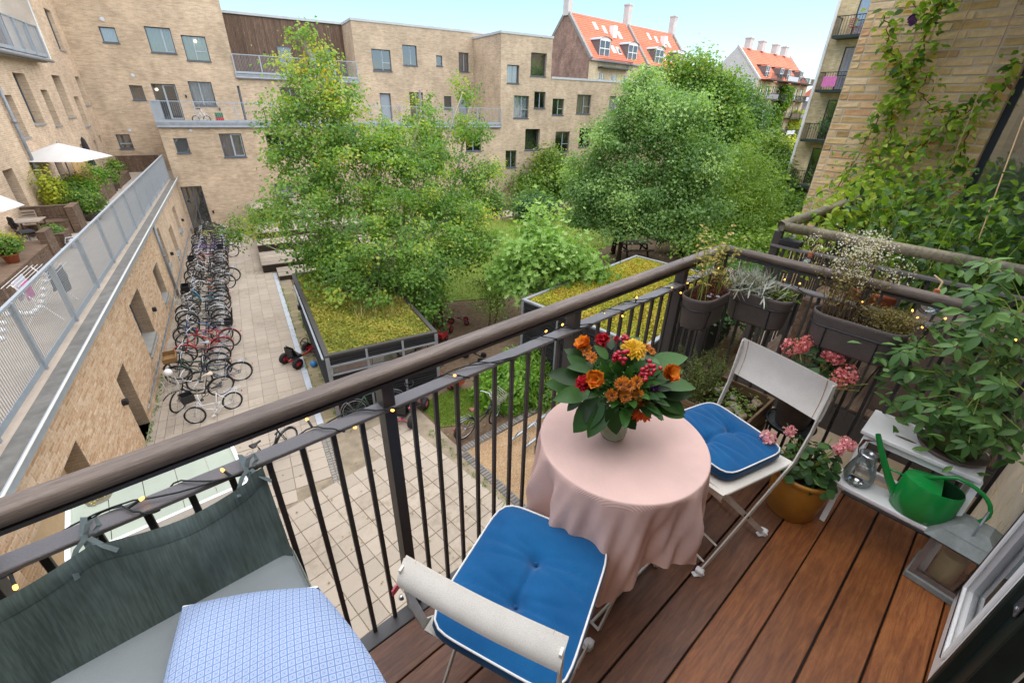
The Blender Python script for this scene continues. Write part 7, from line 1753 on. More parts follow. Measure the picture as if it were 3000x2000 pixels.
link('filler_greens', leaf_mesh('filler_greens', P, rvec(n), rng.uniform(.018, .042, n), .36, 'bouquet_leaf'), bq, kind='stuff')
fl_par = bq
CAMV = Vector((0, 0, 1.745))
for (x, y, z, kind) in FLOWERS:
    c = Vector((x, y, z)) - BO; ax = (Vector((x, y, z)) - CB).normalized() * .7 + (CAMV - Vector((x, y, z))).normalized() * .75
    flower(kind, c, bq, ax)
berry = MB(); berry.lathe((0, 0, 0), [(.0012, -.0075), (.005, -.006), (.0072, 0), (.0055, .006), (.001, .009)], 10); simple('berry_red', hx('#a3142a'), .28, .15, 20); bmesh2 = berry.mesh('berry', 'berry_red', True)
for (x, y, z, _q) in BERRIES:
    for k in range(5): p = Vector((x, y, z)) - BO + Vector((random.uniform(-.017, .017), random.uniform(-.017, .017), random.uniform(-.015, .015))); link('berry', bmesh2, bq, p, (random.random() * 3, random.random() * 3, 0))
b = MB()
for k in range(16):
    a = k * .4 * 2.4; e = CB - BO + Vector((math.cos(a) * .06, math.sin(a) * .06, -.02)); b.tube([(math.cos(a + 2.5) * .025, math.sin(a + 2.5) * .025, .012), (0, 0, .11), e], .0022, 5)
b.build('flower_stems', 'twig_green', bq)

# ---- rail planters
def stadium(L, W, n=10):
    r = W / 2; h = L / 2 - r; out = []
    for k in range(n + 1): a = -math.pi / 2 + math.pi * k / n; out.append((h + r * math.cos(a), r * math.sin(a)))
    for k in range(n + 1): a = math.pi / 2 + math.pi * k / n; out.append((-h + r * math.cos(a), r * math.sin(a)))
    return out
simple('zinc_pot', hx('#5d544e'), .75, .28, 9, .25, 120)
def planter(label, loc, rz, L, W=.155, H=.165):
    t = thing('rail_planter', label, 'planter', loc, rz, 'oval planters hung inside the balcony railing')
    b = MB(); prof = [(.80, -H), (.84, -H + .01), (.96, -.03), (1.0, -.02), (1.02, -.012), (1.02, 0), (.98, .002), (.95, -.012), (.93, -.05)]; vs = []; fs = []; S = stadium(L, W); n = len(S)
    for sc, z in prof:
        for x, y in S: vs.append((x * (1 - (1 - sc) * W / L * 1.3), y * sc, z))
    for i in range(len(prof) - 1):
        for k in range(n): k2 = (k + 1) % n; fs.append((i * n + k, i * n + k2, (i + 1) * n + k2, (i + 1) * n + k))
    fs.append(tuple(range(n - 1, -1, -1))); b.add(vs, fs); b.build('pot', 'zinc_pot', t, smooth=True)
    b = MB(); vs = [(x * .93, y * .92, -.03 + .006 * math.sin(9 * x + 5 * y)) for x, y in S]; b.add(vs + [(0, 0, -.022)], [(k, (k + 1) % n, n) for k in range(n)]); b.build('soil', 'soil', t)
    b = MB(); b.tube([(x * 1.0, y * .985, -.055) for x, y in S], .0028, 5, closed=True)
    for x in (-L * .27, L * .27):
        b.tube([(x, -W / 2 * .99, -.055), (x, -W / 2 * .86, -H - .004), (x, W / 2 * .8, -H - .004), (x, W / 2 + .004, -.05), (x, W / 2 + .03, .012), (x, W / 2 + .075, .012), (x, W / 2 + .075, -.03)], .0028, 5)
    b.build('wire_holder', 'black_plastic', t)
    return t
p1 = planter('oval grey planter with bare brown mint stems at the corner of the rail', (2.10, .893, .945), 0.0, .30)
p2 = planter('oval grey planter with silvery lavender, middle one on the side rail', (2.375, .73, .93), math.pi / 2 + math.pi, .31)
p3 = planter('oval grey planter with white flowering oregano and thyme nearest the big potted plant', (2.375, .30, .935), math.pi / 2 + math.pi, .37)
def stems(b, n, cx, cy, rx, ry, h, r=.0018, lean=.25, z0=-.03, hv=.4, out=None):
    for k in range(n):
        x, y = cx + random.uniform(-rx, rx), cy + random.uniform(-ry, ry); hh = h * random.uniform(1 - hv, 1); dx, dy = random.gauss(0, lean) * hh, random.gauss(0, lean) * hh
        pts = [Vector((x, y, z0)), Vector((x + dx * .3, y + dy * .3, z0 + hh * .5)), Vector((x + dx, y + dy, z0 + hh))]; b.tube(pts, [r, r * .8, r * .5], 4, False)
        if out is not None: out.append(pts)
# mint: tall dry stems with a few leaf pairs
mint = thing('mint_plant', 'half dead mint with tall thin stems and a few yellow leaves in the corner planter', 'plant', (2.10, .893, .945))
b = MB(); o1 = []; stems(b, 20, 0, .0, .12, .05, .36, .0019, .13, out=o1); b.build('stems', 'twig_green', mint); b = MB(); stems(b, 70, 0, -.01, .13, .05, .12, .0014, .6); stems(b, 20, .05, 0, .07, .04, .2, .0017, .35); b.build('dry_stems', 'twig_red', mint)
P = []; U = []
for pts in o1:
    for f in (.35, .5, .62, .74, .84, .92, 1.0):
        if random.random() < .25: continue
        p = pts[0].lerp(pts[2], f)
        for s_ in (-1, 1): a = random.random() * 6.28; P.append(tuple(p)); U.append((math.cos(a) * s_, math.sin(a) * s_, random.uniform(-.3, .4)))
P = np.array(P); link('leaves', leaf_mesh('leaves', P, rvec(len(P)) * .4 + [0, 0, 1], rng.uniform(.014, .034, len(P)), .6, 'straw_leaf', up=np.array(U), shape=9, droop=.2), mint)
nn_ = P[P[:, 2] > .2]; nn_ = nn_[rng.random(len(nn_)) < .45]; link('fresh_leaves', leaf_mesh('fresh_leaves', nn_, rvec(len(nn_)) * .4 + [0, 0, 1], rng.uniform(.014, .028, len(nn_)), .55, 'willow_leaf', shape=9), mint)
b = MB()
for k in range(3): b.lathe((random.uniform(-.1, .08), random.uniform(-.05, .0), -.028), [(.012, 0), (.014, .005), (.004, .01)], 8)
b.build('pebbles', 'curtain_white', mint)
# lavender
lav = thing('lavender_plant', 'grey silver lavender tuft in the middle side planter', 'plant', (2.375, .73, .93))
def tuft(par, cx, cy, n, L, mat, w=.1, spread=1.0, z=-.02, rx=.07, ry=.05, name='leaves'):
    P = np.stack([rng.normal(cx, rx, n), rng.normal(cy, ry, n), z + rng.uniform(0, .035, n)], 1); U = rng.normal(size=(n, 3)) * spread + [0, 0, .8]; link(name, leaf_mesh(name, P, rvec(n), L * rng.uniform(.5, 1.2, n), w, mat, up=U, shape=9, droop=.25), par)
tuft(lav, .0, .06, 520, .085, 'silver_leaf', .085, .9, z=.0, rx=.05, ry=.055); tuft(lav, .0, -.07, 60, .06, 'rosemary_leaf', .13, .7, rx=.03, ry=.05, name='green_shoots'); tuft(lav, .02, -.11, 45, .05, 'willow_leaf', .12, .8, rx=.02, ry=.03, name='young_shoots')
b = MB(); stems(b, 26, 0, 0, .04, .12, .14, .0013, .7); b.build('stems', 'twig', lav)
# oregano + thyme
ore = thing('oregano_plant', 'tall oregano with small white flower heads in the last side planter', 'plant', (2.375, .36, .935))
b = MB(); o2 = []; stems(b, 46, 0, .02, .05, .075, .37, .0014, .22, out=o2); b.build('stems', 'twig', ore)
P = []; Q = []
for pts in o2:
    for f in np.linspace(.3, .95, 12): P.append(tuple(pts[0].lerp(pts[2], float(f)) + Vector(tuple(rng.normal(size=3) * .006))))
    for k in range(26): Q.append(tuple(pts[2] + Vector((random.gauss(0, .02), random.gauss(0, .02), random.gauss(0, .022)))))
P = np.array(P); Q = np.array(Q); link('leaves', leaf_mesh('leaves', P, rvec(len(P)), rng.uniform(.009, .018, len(P)), .7, 'dry_leaf'), ore); link('white_flowers', leaf_mesh('white_flowers', Q, rvec(len(Q)), rng.uniform(.005, .011, len(Q)), .9, 'white_petal'), ore)
thy = thing('thyme_plant', 'low dry thyme cushion at the right end of the last side planter', 'plant', (2.375, .20, .935))
n = 2600; P = np.stack([rng.normal(0, .032, n), rng.normal(0, .05, n), rng.uniform(-.02, .075, n)], 1); link('leaves', leaf_mesh('leaves', P, rvec(n), rng.uniform(.006, .014, n), .5, 'dry_leaf', up=rng.normal(size=(n, 3)) * .6 + [0, 0, 1]), thy); b = MB(); stems(b, 60, 0, 0, .04, .06, .1, .0009, .5); b.build('stems', 'twig', thy)

# ---- wooden crate with stones and rosemary
cr = thing('wooden_crate', 'weathered wooden crate filled with soil behind the blue chair', 'crate', (2.25, .735, 0))
def plank(par, c, s, rz=0, mat='crate_wood', name='board'): b = MB(); b.box((0, 0, 0), s, bev=.002); return link(name, b.mesh(name, mat), par, c, (0, 0, rz))
for z in (.155, .235, .31):
    plank(cr, (0, -.205, z), (.40, .014, .062)); plank(cr, (0, .205, z), (.40, .014, .062)); plank(cr, (.2, 0, z), (.40, .014, .062), math.pi / 2); plank(cr, (-.2, 0, z), (.40, .014, .062), math.pi / 2)
for x in (-.185, .185):
    for y in (-.19, .19): b = MB(); b.box((x, y, .17), (.026, .026, .34)); b.build('corner_post', 'crate_wood', cr)
b = MB(); b.box((0, 0, .2), (.385, .395, .17)); b.build('soil', 'soil', cr)
simple('stone_pale', hx('#b6aa9a'), .8, .3, 14, .4, 90); simple('stone_pink', hx('#a88f7c'), .85, .35, 14, .5, 90)
for k in range(17):
    x, y = random.uniform(-.16, .16), random.uniform(-.17, .08); b = MB(); sx, sy = random.uniform(.022, .042), random.uniform(.018, .03)
    b.lathe((0, 0, 0), [(.3, -.4), (.85, -.25), (1, .05), (.75, .4), (.35, .55), (.02, .58)], 12); b.v = [(vx * sx, vy * sy, vz * .024) for vx, vy, vz in b.v]
    link('stone', b.mesh('stone', random.choice(('stone_pale', 'stone_pink', 'stone_pink')), True), None, (2.25 + x, .735 + y, .292), (0, 0, random.random() * 3), label='rounded pale stone lying on the soil of the wooden crate', cat='stone', group='stones in the wooden crate')
n = 420; P = np.stack([rng.uniform(-.17, .17, n), rng.uniform(-.17, .12, n), rng.uniform(.29, .33, n)], 1); link('seedlings', leaf_mesh('seedlings', P, rvec(n) * .5 + [0, 0, 1], rng.uniform(.01, .024, n), .7, 'willow_leaf', shape=9), cr)
rs = thing('rosemary_bush', 'bushy rosemary growing in the back of the wooden crate', 'plant', (2.2, .85, .28))
b = MB(); o3 = []; stems(b, 60, 0, .0, .15, .06, .3, .0022, .3, z0=0, out=o3); b.build('stems', 'twig', rs); P = []; U = []
for pts in o3:
    for f in np.linspace(.15, 1, 26):
        p = pts[0].lerp(pts[1], min(1, f * 2)) if f < .5 else pts[1].lerp(pts[2], f * 2 - 1)
        for q in range(3): a = random.random() * 6.28; P.append(tuple(p)); U.append((math.cos(a), math.sin(a), .75))
P = np.array(P); link('leaves', leaf_mesh('leaves', P, rvec(len(P)), rng.uniform(.014, .026, len(P)), .16, 'rosemary_leaf', up=np.array(U)), rs)

# ---- geraniums
def geranium(label, loc, heads, r, h, petal, nl=130):
    t = thing('geranium', label, 'plant', loc); L0 = Vector(loc)
    n = nl; d = rvec(n); d[:, 2] = np.abs(d[:, 2]); P = d * [r, r, h] * (rng.random((n, 1)) ** .35); N = d + rng.normal(size=(n, 3)) * .35 + [0, 0, .6]
    link('leaves', leaf_mesh('leaves', P, N, rng.uniform(.028, .055, n), 1.05, 'geranium_leaf', shape=9, fold=.12), t)
    b = MB(); stems(b, 16, 0, 0, .03, .03, h * .9, .003, .6, z0=-.02)
    for hd in heads: b.tube([(0, 0, 0), (Vector(hd[:3]) - L0) * .5 + Vector((0, 0, .02)), Vector(hd[:3]) - L0], .0022, 5)
    b.build('stems', 'twig_green', t)
    for hd in heads:
        rr = random.uniform(.018, .026) if len(hd) < 4 else hd[3]; m = 90; d = rvec(m); P = np.array(Vector(hd[:3]) - L0) + d * rr * (rng.random((m, 1)) ** .3)
        link('flower_head', leaf_mesh('flower_head', P, d + rng.normal(size=(m, 3)) * .4, rng.uniform(.009, .017, m), 1.1, petal, shape=9, fold=.3), t)
    return t
ps_ = thing('plant_stand', 'round black plant stand by the side railing', 'stand', (2.36, .40, 0))
b = MB(); b.ring((0, 0, .30), .115, .008, 32, 6, rot=Matrix.Rotation(math.pi / 2, 3, 'X')); b.lathe((0, 0, .278), [(.11, 0), (.113, .012), (.1, .016)], 28); b.build('tray', 'black_plastic', ps_, smooth=True)
for k in range(4): a = k * math.pi / 2 + .5; b = MB(); b.tube([(.1 * math.cos(a), .1 * math.sin(a), .29), (.095 * math.cos(a), .095 * math.sin(a), .15), (.12 * math.cos(a), .12 * math.sin(a), 0)], .007, 6); b.build('leg', 'black_plastic', ps_)
fp = thing('flower_pot', 'grey brown flower pot on the round black stand behind the chair back', 'flower pot', (2.36, .40, .295))
b = MB(); b.lathe((0, 0, 0), [(.07, 0), (.074, .004), (.09, .17), (.098, .172), (.098, .2), (.088, .2), (.085, .17)], 28, True, False); b.build('pot', 'brown_pot', fp, smooth=True); b = MB(); b.lathe((0, 0, .0), [(.086, .172), (.001, .178)], 24, False, False); b.build('soil', 'soil', fp)
geranium('coral pink geranium blooming above the white chair back', (2.36, .40, .49), [tuple(g) + (.03 if i < 5 else .045,) for i, g in enumerate(G1)], .14, .26, 'pink_petal', 170)
yp = thing('flower_pot', 'ochre yellow glazed flower pot on the deck beside the white step stool', 'flower pot', (2.10, .225, 0))
def ochre():
    t = NT('ochre_glaze'); n = t.noise(6, 4, coord=t.co('Object')); c = t.ramp(n, [(.3, hx('#94601f')), (.6, hx('#b07a2b')), (.8, hx('#c08f3e'))]); M['ochre_glaze'] = t.finish(c, .35, n, .05, .002, spec=.5)
ochre()
b = MB(); b.lathe((0, 0, 0), [(.098, 0), (.104, .006), (.118, .12), (.122, .2), (.121, .222), (.126, .226), (.128, .238), (.124, .246), (.114, .246), (.11, .225)], 40, True, False); b.build('pot', 'ochre_glaze', yp, smooth=True); b = MB(); b.lathe((0, 0, 0), [(.114, .215), (.001, .222)], 24, False, False); b.build('soil', 'soil', yp)
geranium('pale pink geranium with dark scalloped leaves in the ochre pot', (2.10, .225, .225), [tuple(g) + (.03 if i in (0,) else .021,) for i, g in enumerate(G2)], .145, .2, 'light_pink_petal', 190)

# ---- white step stool and what stands on it
ss = thing('step_stool', 'white painted wooden step stool against the side railing', 'step stool', (0, 0, 0))
def bd(c, s, rot=None, name='board'): b = MB(); b.box((0, 0, 0), s, bev=.003, rot=rot); return link(name, b.mesh(name, 'white_paint'), ss, c)
bd((2.345, -.085, .49), (.24, .40, .02), name='top_step'); bd((2.185, -.09, .245), (.13, .43, .02), name='lower_step')
for y in (.09, -.28):
    b = MB(); b.bar((2.255, y, .48), (2.15, y, .0), .022, .036, up=(1, 0, 0)); b.build('leg', 'white_paint', ss); b = MB(); b.bar((2.42, y, .48), (2.452, y, .0), .022, .036, up=(1, 0, 0)); b.build('leg', 'white_paint', ss)
    b = MB(); b.bar((2.16, y, .228), (2.44, y, .228), .02, .03); b.build('side_rail', 'white_paint', ss)
for (x, z) in ((2.255, .462), (2.43, .462), (2.17, .222), (2.43, .18)): b = MB(); b.bar((x, .09, z), (x, -.28, z), .02, .035); b.build('cross_rail', 'white_paint', ss)
simple('hole_dark', hx('#6b5c48'), .8, .2, 9); b = MB(); b.lathe((2.30, -.03, .4995), [(.001, .001), (.016, .001)], 16, False, False); b.v = [(2.30 + (x - 2.30) * .55, -.03 + (y + .03) * 2.4, z) for x, y, z in b.v]; b.build('hand_hole', 'hole_dark', ss)
ca = thing('carafe', 'clear glass carafe with steel lid and leather strap on the lower white step', 'carafe', (2.195, .05, .256)); ca.scale = (1.25,) * 3
b = MB(); b.lathe((0, 0, 0), [(.03, 0), (.042, .006), (.047, .03), (.043, .06), (.031, .1), (.027, .125)], 28, True, False); b.build('glass', 'clear_glass', ca, smooth=True)
b = MB(); b.lathe((0, 0, .125), [(.029, 0), (.03, .006), (.012, .008), (.011, .002)], 24); b.build('lid', 'chrome', ca, smooth=True)
simple('leather', hx('#5a3424'), .6, .2, 20); b = ribbon([(.0, -.03, .115), (0, -.036, .14), (0, -.03, .175), (0, 0, .19), (0, .03, .175), (0, .036, .14), (0, .03, .115)], .012); b.build('strap', 'leather', ca)
simple('green_enamel', hx('#178a3c'), .25, .08, 6, .02, 60, spec=.6)
wcn = thing('watering_can', 'glossy green metal watering can with long spout on the lower white step', 'watering can', (2.19, -.175, .256), math.pi / 2 + .06); wcn.scale = (1.25,) * 3
def oval(b, prof, n=36, ex=1.35, cap0=True, cap1=True):
    k0 = len(b.v); b.lathe((0, 0, 0), prof, n, cap0, cap1); b.v[k0:] = [(x * ex, y, z) for x, y, z in b.v[k0:]]
b = MB(); oval(b, [(.054, 0), (.058, .004), (.06, .06), (.058, .125), (.0555, .132)], cap1=False); 
b.grid(lambda i, j: (-.02 + .096 * i, (.056 * math.sqrt(max(0, 1 - ((-.02 + .096 * i) / .0765) ** 2))) * (2 * j - 1), .132 + .012 * math.sin(math.pi * j) * math.sin(math.pi * min(1, i))), 12, 8); b.build('body', 'green_enamel', wcn, smooth=True)
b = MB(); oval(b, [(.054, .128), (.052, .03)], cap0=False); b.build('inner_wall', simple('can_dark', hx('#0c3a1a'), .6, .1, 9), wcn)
b = MB(); b.tube([(.07, 0, .03), (.105, 0, .08), (.16, 0, .175), (.185, 0, .225)], [.015, .012, .009, .008], 12, False); b.tube([(.06, 0, .115), (.128, 0, .118)], .0035, 6); b.build('spout', 'green_enamel', wcn, smooth=True)
b = MB(); pts = [(.03, 0, .14)] + [(-.055 - .105 * math.sin(a) * 1.0 + .02, 0, .1 + .085 * math.cos(a)) for a in [k * math.pi / 14 for k in range(0, 15)]] + [(-.08, 0, .028)]; b.tube(pts, .0062, 10); b.build('handle', 'green_enamel', wcn, smooth=True)
sc_ = thing('potted_plant', 'large umbrella plant with finger leaves in a green glazed pot on the white stool', 'plant', (2.355, -.17, .5))
b = MB(); b.lathe((0, 0, 0), [(.075, 0), (.105, .004), (.118, .022), (.112, .024), (.1, .012)], 32); b.build('saucer', 'brown_pot', sc_, smooth=True)
simple('green_glaze', hx('#4b5a2a'), .25, .35, 5, .03, 40, spec=.55); b = MB(); b.lathe((0, 0, .012), [(.068, 0), (.085, .02), (.096, .08), (.096, .13), (.088, .15), (.092, .16), (.086, .162), (.08, .145)], 32, True, False); b.build('pot', 'green_glaze', sc_, smooth=True)
SO = Vector((2.355, -.17, .5)); b = MB()
b.tube([(0, 0, .1), (-.01, .02, .3), (.02, .05, .5), (.03, .04, .72)], [.009, .008, .007, .005], 8); b.tube([(.01, -.02, .1), (.05, -.05, .3), (.06, -.06, .55)], [.008, .007, .005], 8); b.tube([(-.02, 0, .1), (-.06, .03, .25), (-.05, .12, .36)], [.006, .005, .004], 6)
sl = leafblade('leaflet', 'schefflera_leaf', .40, .22, .16, 6)
wset = [Vector(w) - SO for w in WHORLS]
for w in list(wset): 
    if random.random() < .6: wset.append(w + Vector((random.gauss(.05, .05), random.gauss(0, .06), random.gauss(-.04, .06))))
cnt = 0
for w in wset:
    nearest = Vector((.0, .02, max(.15, min(.68, w.z * .75 + .06)))); b.tube([nearest, (nearest + w) / 2 + Vector((0, 0, .03)), w], .0021, 4, False)
    m = random.choice((6, 7, 7, 8)); tilt = Vector((w.x * 1.2 - .25, w.y * 1.2 - .2, .9)).normalized(); u = tilt.orthogonal().normalized(); v = tilt.cross(u); a0 = random.random() * 6
    for k in range(m):
        if cnt >= 300: break
        a = a0 + 2 * math.pi * k / m; d = (u * math.cos(a) + v * math.sin(a)) * .92 - tilt * random.uniform(.15, .55); L = random.uniform(.05, .078); put_leaf(sl, SO + w + d * .008, SO + w + d * L, sc_, tilt + d * .1, 'leaflet'); cnt += 1
b.build('stems', 'twig_green', sc_, smooth=True)
n = 420; c = np.array(wset)[rng.integers(0, len(wset), n)]; P = c + rng.normal(size=(n, 3)) * [.05, .06, .05] + [.04, 0, -.05]; link('inner_foliage', leaf_mesh('inner_foliage', P, rvec(n) * .6 + [-.3, -.1, .8], rng.uniform(.045, .075, n), .42, 'schefflera_leaf', tint=rng.uniform(0, .6, n), shape=9, droop=.15), sc_, kind='stuff')
# lantern
ln = thing('lantern', 'weathered grey metal and wood lantern with a cream candle on the deck by the wall', 'lantern', (2.17, -.34, 0), -.12); ln.scale = (1.12,) * 3
simple('lantern_grey', hx('#7c817c'), .65, .3, 18, .3, 70); simple('lantern_wood', hx('#6f6258'), .85, .3, 14, .3, 80); simple('candle_wax', hx('#cfc08c'), .5, .06, 5)
b = MB(); b.box((0, 0, .015), (.17, .17, .03), bev=.004); b.build('base', 'lantern_grey', ln)
for x in (-.07, .07):
    for y in (-.07, .07): b = MB(); b.box((x, y, .13), (.018, .018, .21)); b.build('corner_post', 'lantern_wood', ln)
for (c, s_) in (((0, -.07, .04), (.13, .012, .02)), ((0, .07, .04), (.13, .012, .02)), ((-.07, 0, .04), (.012, .13, .02)), ((.07, 0, .04), (.012, .13, .02)), ((0, -.07, .222), (.13, .012, .022)), ((0, .07, .222), (.13, .012, .022)), ((-.07, 0, .222), (.012, .13, .022)), ((.07, 0, .222), (.012, .13, .022))): b = MB(); b.box(c, s_); b.build('frame_bar', 'lantern_wood', ln)
for (c, s_) in (((0, -.072, .13), (.12, .002, .17)), ((0, .072, .13), (.12, .002, .17)), ((-.072, 0, .13), (.002, .12, .17)), ((.072, 0, .13), (.002, .12, .17))): b = MB(); b.box(c, s_); b.build('pane', 'clear_glass', ln)
b = MB(); 
for (z0, w0, z1, w1) in ((.235, .2, .275, .13), (.272, .14, .305, .07)):
    vs = [(sx * w0 / 2, sy * w0 / 2, z0) for sx, sy in ((-1, -1), (1, -1), (1, 1), (-1, 1))] + [(sx * w1 / 2, sy * w1 / 2, z1) for sx, sy in ((-1, -1), (1, -1), (1, 1), (-1, 1))]; b.add(vs, [(3, 2, 1, 0), (4, 5, 6, 7), (0, 1, 5, 4), (1, 2, 6, 5), (2, 3, 7, 6), (3, 0, 4, 7)])
b.build('roof', 'lantern_grey', ln); b = MB(); b.tube([(-.05, 0, .29), (-.05, 0, .34), (-.02, 0, .36), (.02, 0, .36), (.05, 0, .34), (.05, 0, .29)], .003, 6); b.build('wire_handle', 'zinc_grey', ln)
b = MB(); b.lathe((0, 0, .03), [(.038, 0), (.039, .004), (.039, .115), (.034, .12), (.004, .113)], 24); b.build('candle', 'candle_wax', ln, smooth=True)
# door
dr_ = thing('balcony_door', 'open white framed glass door leaf at the lower right corner with a steel hinge', 'door', (1.60, -.405, 0), -.03)
def db(c, s, name, mat='white_paint'): b = MB(); b.box(c, s, bev=.004); return b.build(name, mat, dr_)
db((.245, 0, .08), (.50, .05, .11), 'bottom_rail'); db((.47, 0, 1.15), (.055, .05, 2.2), 'stile'); db((.012, 0, 1.15), (.055, .05, 2.2), 'stile'); db((.245, 0, 2.25), (.44, .05, .09), 'top_rail')
for (c, s_) in (((.245, .028, .145), (.40, .012, .018)), ((.435, .028, 1.15), (.018, .012, 2.0)), ((.05, .028, 1.15), (.018, .012, 2.0))): b = MB(); b.box(c, s_, bev=.003); b.build('glazing_bead', 'white_paint', dr_)
b = MB(); b.box((.245, .034, .137), (.395, .004, .006)); b.box((.443, .034, 1.15), (.006, .004, 2.0)); b.build('gasket', 'rubber', dr_)
b = MB(); b.box((.245, .0, 1.17), (.40, .006, 2.05)); b.build('pane', 'smoke_glass', dr_)
df = thing('door_frame', 'dark green door frame with steel hinge at the lower right edge of the photo', 'door frame', (1.5, -.42, 0))
simple('door_green', hx('#10201b'), .45, .15, 6); b = MB(); b.box((.0, -.02, 1.2), (.12, .1, 2.5), bev=.004); b.box((.045, .04, 1.2), (.03, .03, 2.5), bev=.004); b.build('jamb', 'door_green', df)
b = MB(); b.box((.03, .035, .62), (.09, .006, .1), bev=.002); b.tube([(.085, .04, .57), (.085, .04, .67)], .008, 10); b.build('hinge', 'chrome', df)
for dx in (0, .04):
    for dz in (-.03, .03): b = MB(); b.lathe((dx, .0385, .62 + dz), [(.006, 0), (.005, .002), (.001, .003)], 10, rot=Matrix.Rotation(-math.pi / 2, 3, 'X')); b.build('screw', 'zinc_grey', df)
# ------------------------------------------------------------------ the neighbouring balcony and its climbers
VINES = [[(5.72, 1.13, 2.63), (5.72, 1.12, 2.38), (5.72, 1.09, 2.16), (5.72, 1.13, 2.02), (5.72, 1.13, 1.78), (5.72, 1.09, 1.54), (5.72, 1.12, 1.36), (5.72, 1.15, 1.08)], [(5.72, 1.3, 2.61), (5.72, 1.18, 2.49), (5.72, 1.12, 2.55), (5.72, 1.07, 2.58)], [(5.72, 1.49, 2.54), (5.72, 1.39, 2.36), (5.72, 1.32, 2.23), (5.72, 1.23, 2.18), (5.72, 1.15, 2.13), (5.72, 1.14, 1.92), (5.72, 1.15, 1.85)], [(5.72, 0.45, 2.18), (5.72, 0.47, 2.03), (5.72, 0.54, 1.86), (5.72, 0.65, 1.75), (5.72, 0.75, 1.68), (5.72, 0.81, 1.53), (5.72, 0.9, 1.49), (5.72, 0.99, 1.5)], [(5.72, 0.56, 1.67), (5.72, 0.55, 1.43), (5.72, 0.62, 1.28), (5.72, 0.62, 1.15)], [(5.72, 1.22, 1.78), (5.72, 1.26, 1.63), (5.72, 1.27, 1.53), (5.72, 1.3, 1.32), (5.72, 1.33, 1.17), (5.72, 1.41, 0.92)], [(5.72, 1.0, 2.06), (5.72, 1.0, 1.95), (5.72, 0.89, 1.81), (5.72, 0.8, 1.77), (5.72, 0.69, 1.79)]]
BALLS = [(-0.3, -0.88, -1.58), (-0.3, -1.01, -1.69), (-0.3, -1.25, -1.78), (-0.3, -1.44, -1.86), (-0.3, -1.62, -1.92), (-0.3, -1.81, -1.96), (-0.3, -2.04, -1.94), (-0.3, -2.26, -1.91), (-0.3, -2.41, -1.85), (-0.3, -2.61, -1.76), (-0.3, -2.74, -1.66), (-0.3, -2.85, -1.58), (-0.3, -3.03, -1.61), (-0.3, -3.29, -1.67), (-0.3, -3.44, -1.74), (-0.3, -3.59, -1.82)]
nd = thing('neighbour_balcony', 'neighbouring balcony with grey deck beyond the side railing', 'balcony', (0, 0, 0))
b = MB(); b.box((4.57, .27, -.09), (2.66, 1.48, .18)); b.build('slab', 'steel_black', nd)
for k in range(10): b = MB(); b.box((0, 0, 0), (2.6, .135, .02)); link('board', b.mesh('board', 'old_wood'), nd, (4.57, -.36 + k * .145, .012))
nr = thing('neighbour_railing', 'neighbouring black railing with mossy greenish wooden handrail', 'railing', (0, 0, 0))
XN0 = 3.245
b = MB(); sweep(b, lambda s: [((s if s != 'm' else XN0 + d), YC + d if s != 'm' else YC + d, z) for d, z in rail_profile(0, ZR_ + .01, .068, .058)], ['m', 3.6, 4.2, 5.0, 5.88]); b.build('handrail', 'mossy_wood', nr, smooth=True)
b = MB(); sweep(b, lambda s: [(XN0 + d, (s if s != 'm' else YC + d), z) for d, z in rail_profile(0, ZR_ + .01, .068, .058)], ['m', .6, .1, -.45]); b.build('handrail', 'mossy_wood', nr, smooth=True)
for (c, s_) in (((4.56, 1.01, .962), (2.66, .05, .012)), ((XN0, .27, .9621), (.05, 1.44, .012))): b = MB(); b.box(c, s_); b.build('lower_rail', 'steel_rail', nr)
for k in range(17): link('baluster', bmesh_, nr, (XN0, .95 - k * .0835, 0))
for k in range(31): link('baluster' if k % 10 else 'post', bmesh_ if k % 10 else pm, nr, (XN0 + .02 + k * .084, 1.014, 0))
b = MB(); b.box((XN0 + .03, .93, .992), (.07, .13, .035), bev=.004); b.build('switch_box', 'black_plastic', label='small black plastic switch box on the neighbour lower rail near its corner', cat='box')
for k, (c, s_, m, l) in enumerate((((3.62, .0, .35), (.5, .42, .7), 'brown_pot', 'large grey brown planter box standing behind the neighbour side railing'), ((3.66, .62, .3), (.42, .36, .6), 'old_wood', 'wooden stool like box behind the neighbour balusters'))): b = MB(); b.box((0, 0, 0), s_, bev=.01); b.build('planter_box', m, loc=c, label=l, cat='planter')
np_ = thing('flower_pot', 'wide orange terracotta pot behind the neighbour side railing', 'flower pot', (3.56, .45, .62))
b = MB(); b.lathe((0, 0, 0), [(.11, 0), (.15, .11), (.165, .115), (.165, .14), (.15, .14), (.14, .1)], 28, True, False); b.build('pot', 'terracotta', np_, smooth=True); b = MB(); b.lathe((0, 0, 0), [(.145, .105), (.001, .115)], 20, False, False); b.build('soil', 'soil', np_)
for x, y, z, l in ((3.2, .78, .90, 'clear round glass bulb hanging by the neighbour corner baluster'), (2.62, .12, 1.0, 'clear glass bulb on a rope just beyond our side handrail')):
    t_ = thing('glass_bulb', l, 'lamp bulb', (x, y, z)); b = MB(); b.lathe((0, 0, 0), [(.045 * math.cos(a), .045 * math.sin(a)) for a in [-1.5 + k * .25 for k in range(12)]], 20); b.build('globe', 'clear_glass', t_, smooth=True); b = MB(); b.lathe((0, 0, .045), [(.012, 0), (.014, .01), (.012, .03)], 12); b.build('cap', 'terracotta', t_); b = MB(); b.tube([(0, 0, .07), (.04, 0, .1), (.3, .05, .06)], .004, 5); b.build('rope', 'string', t_)
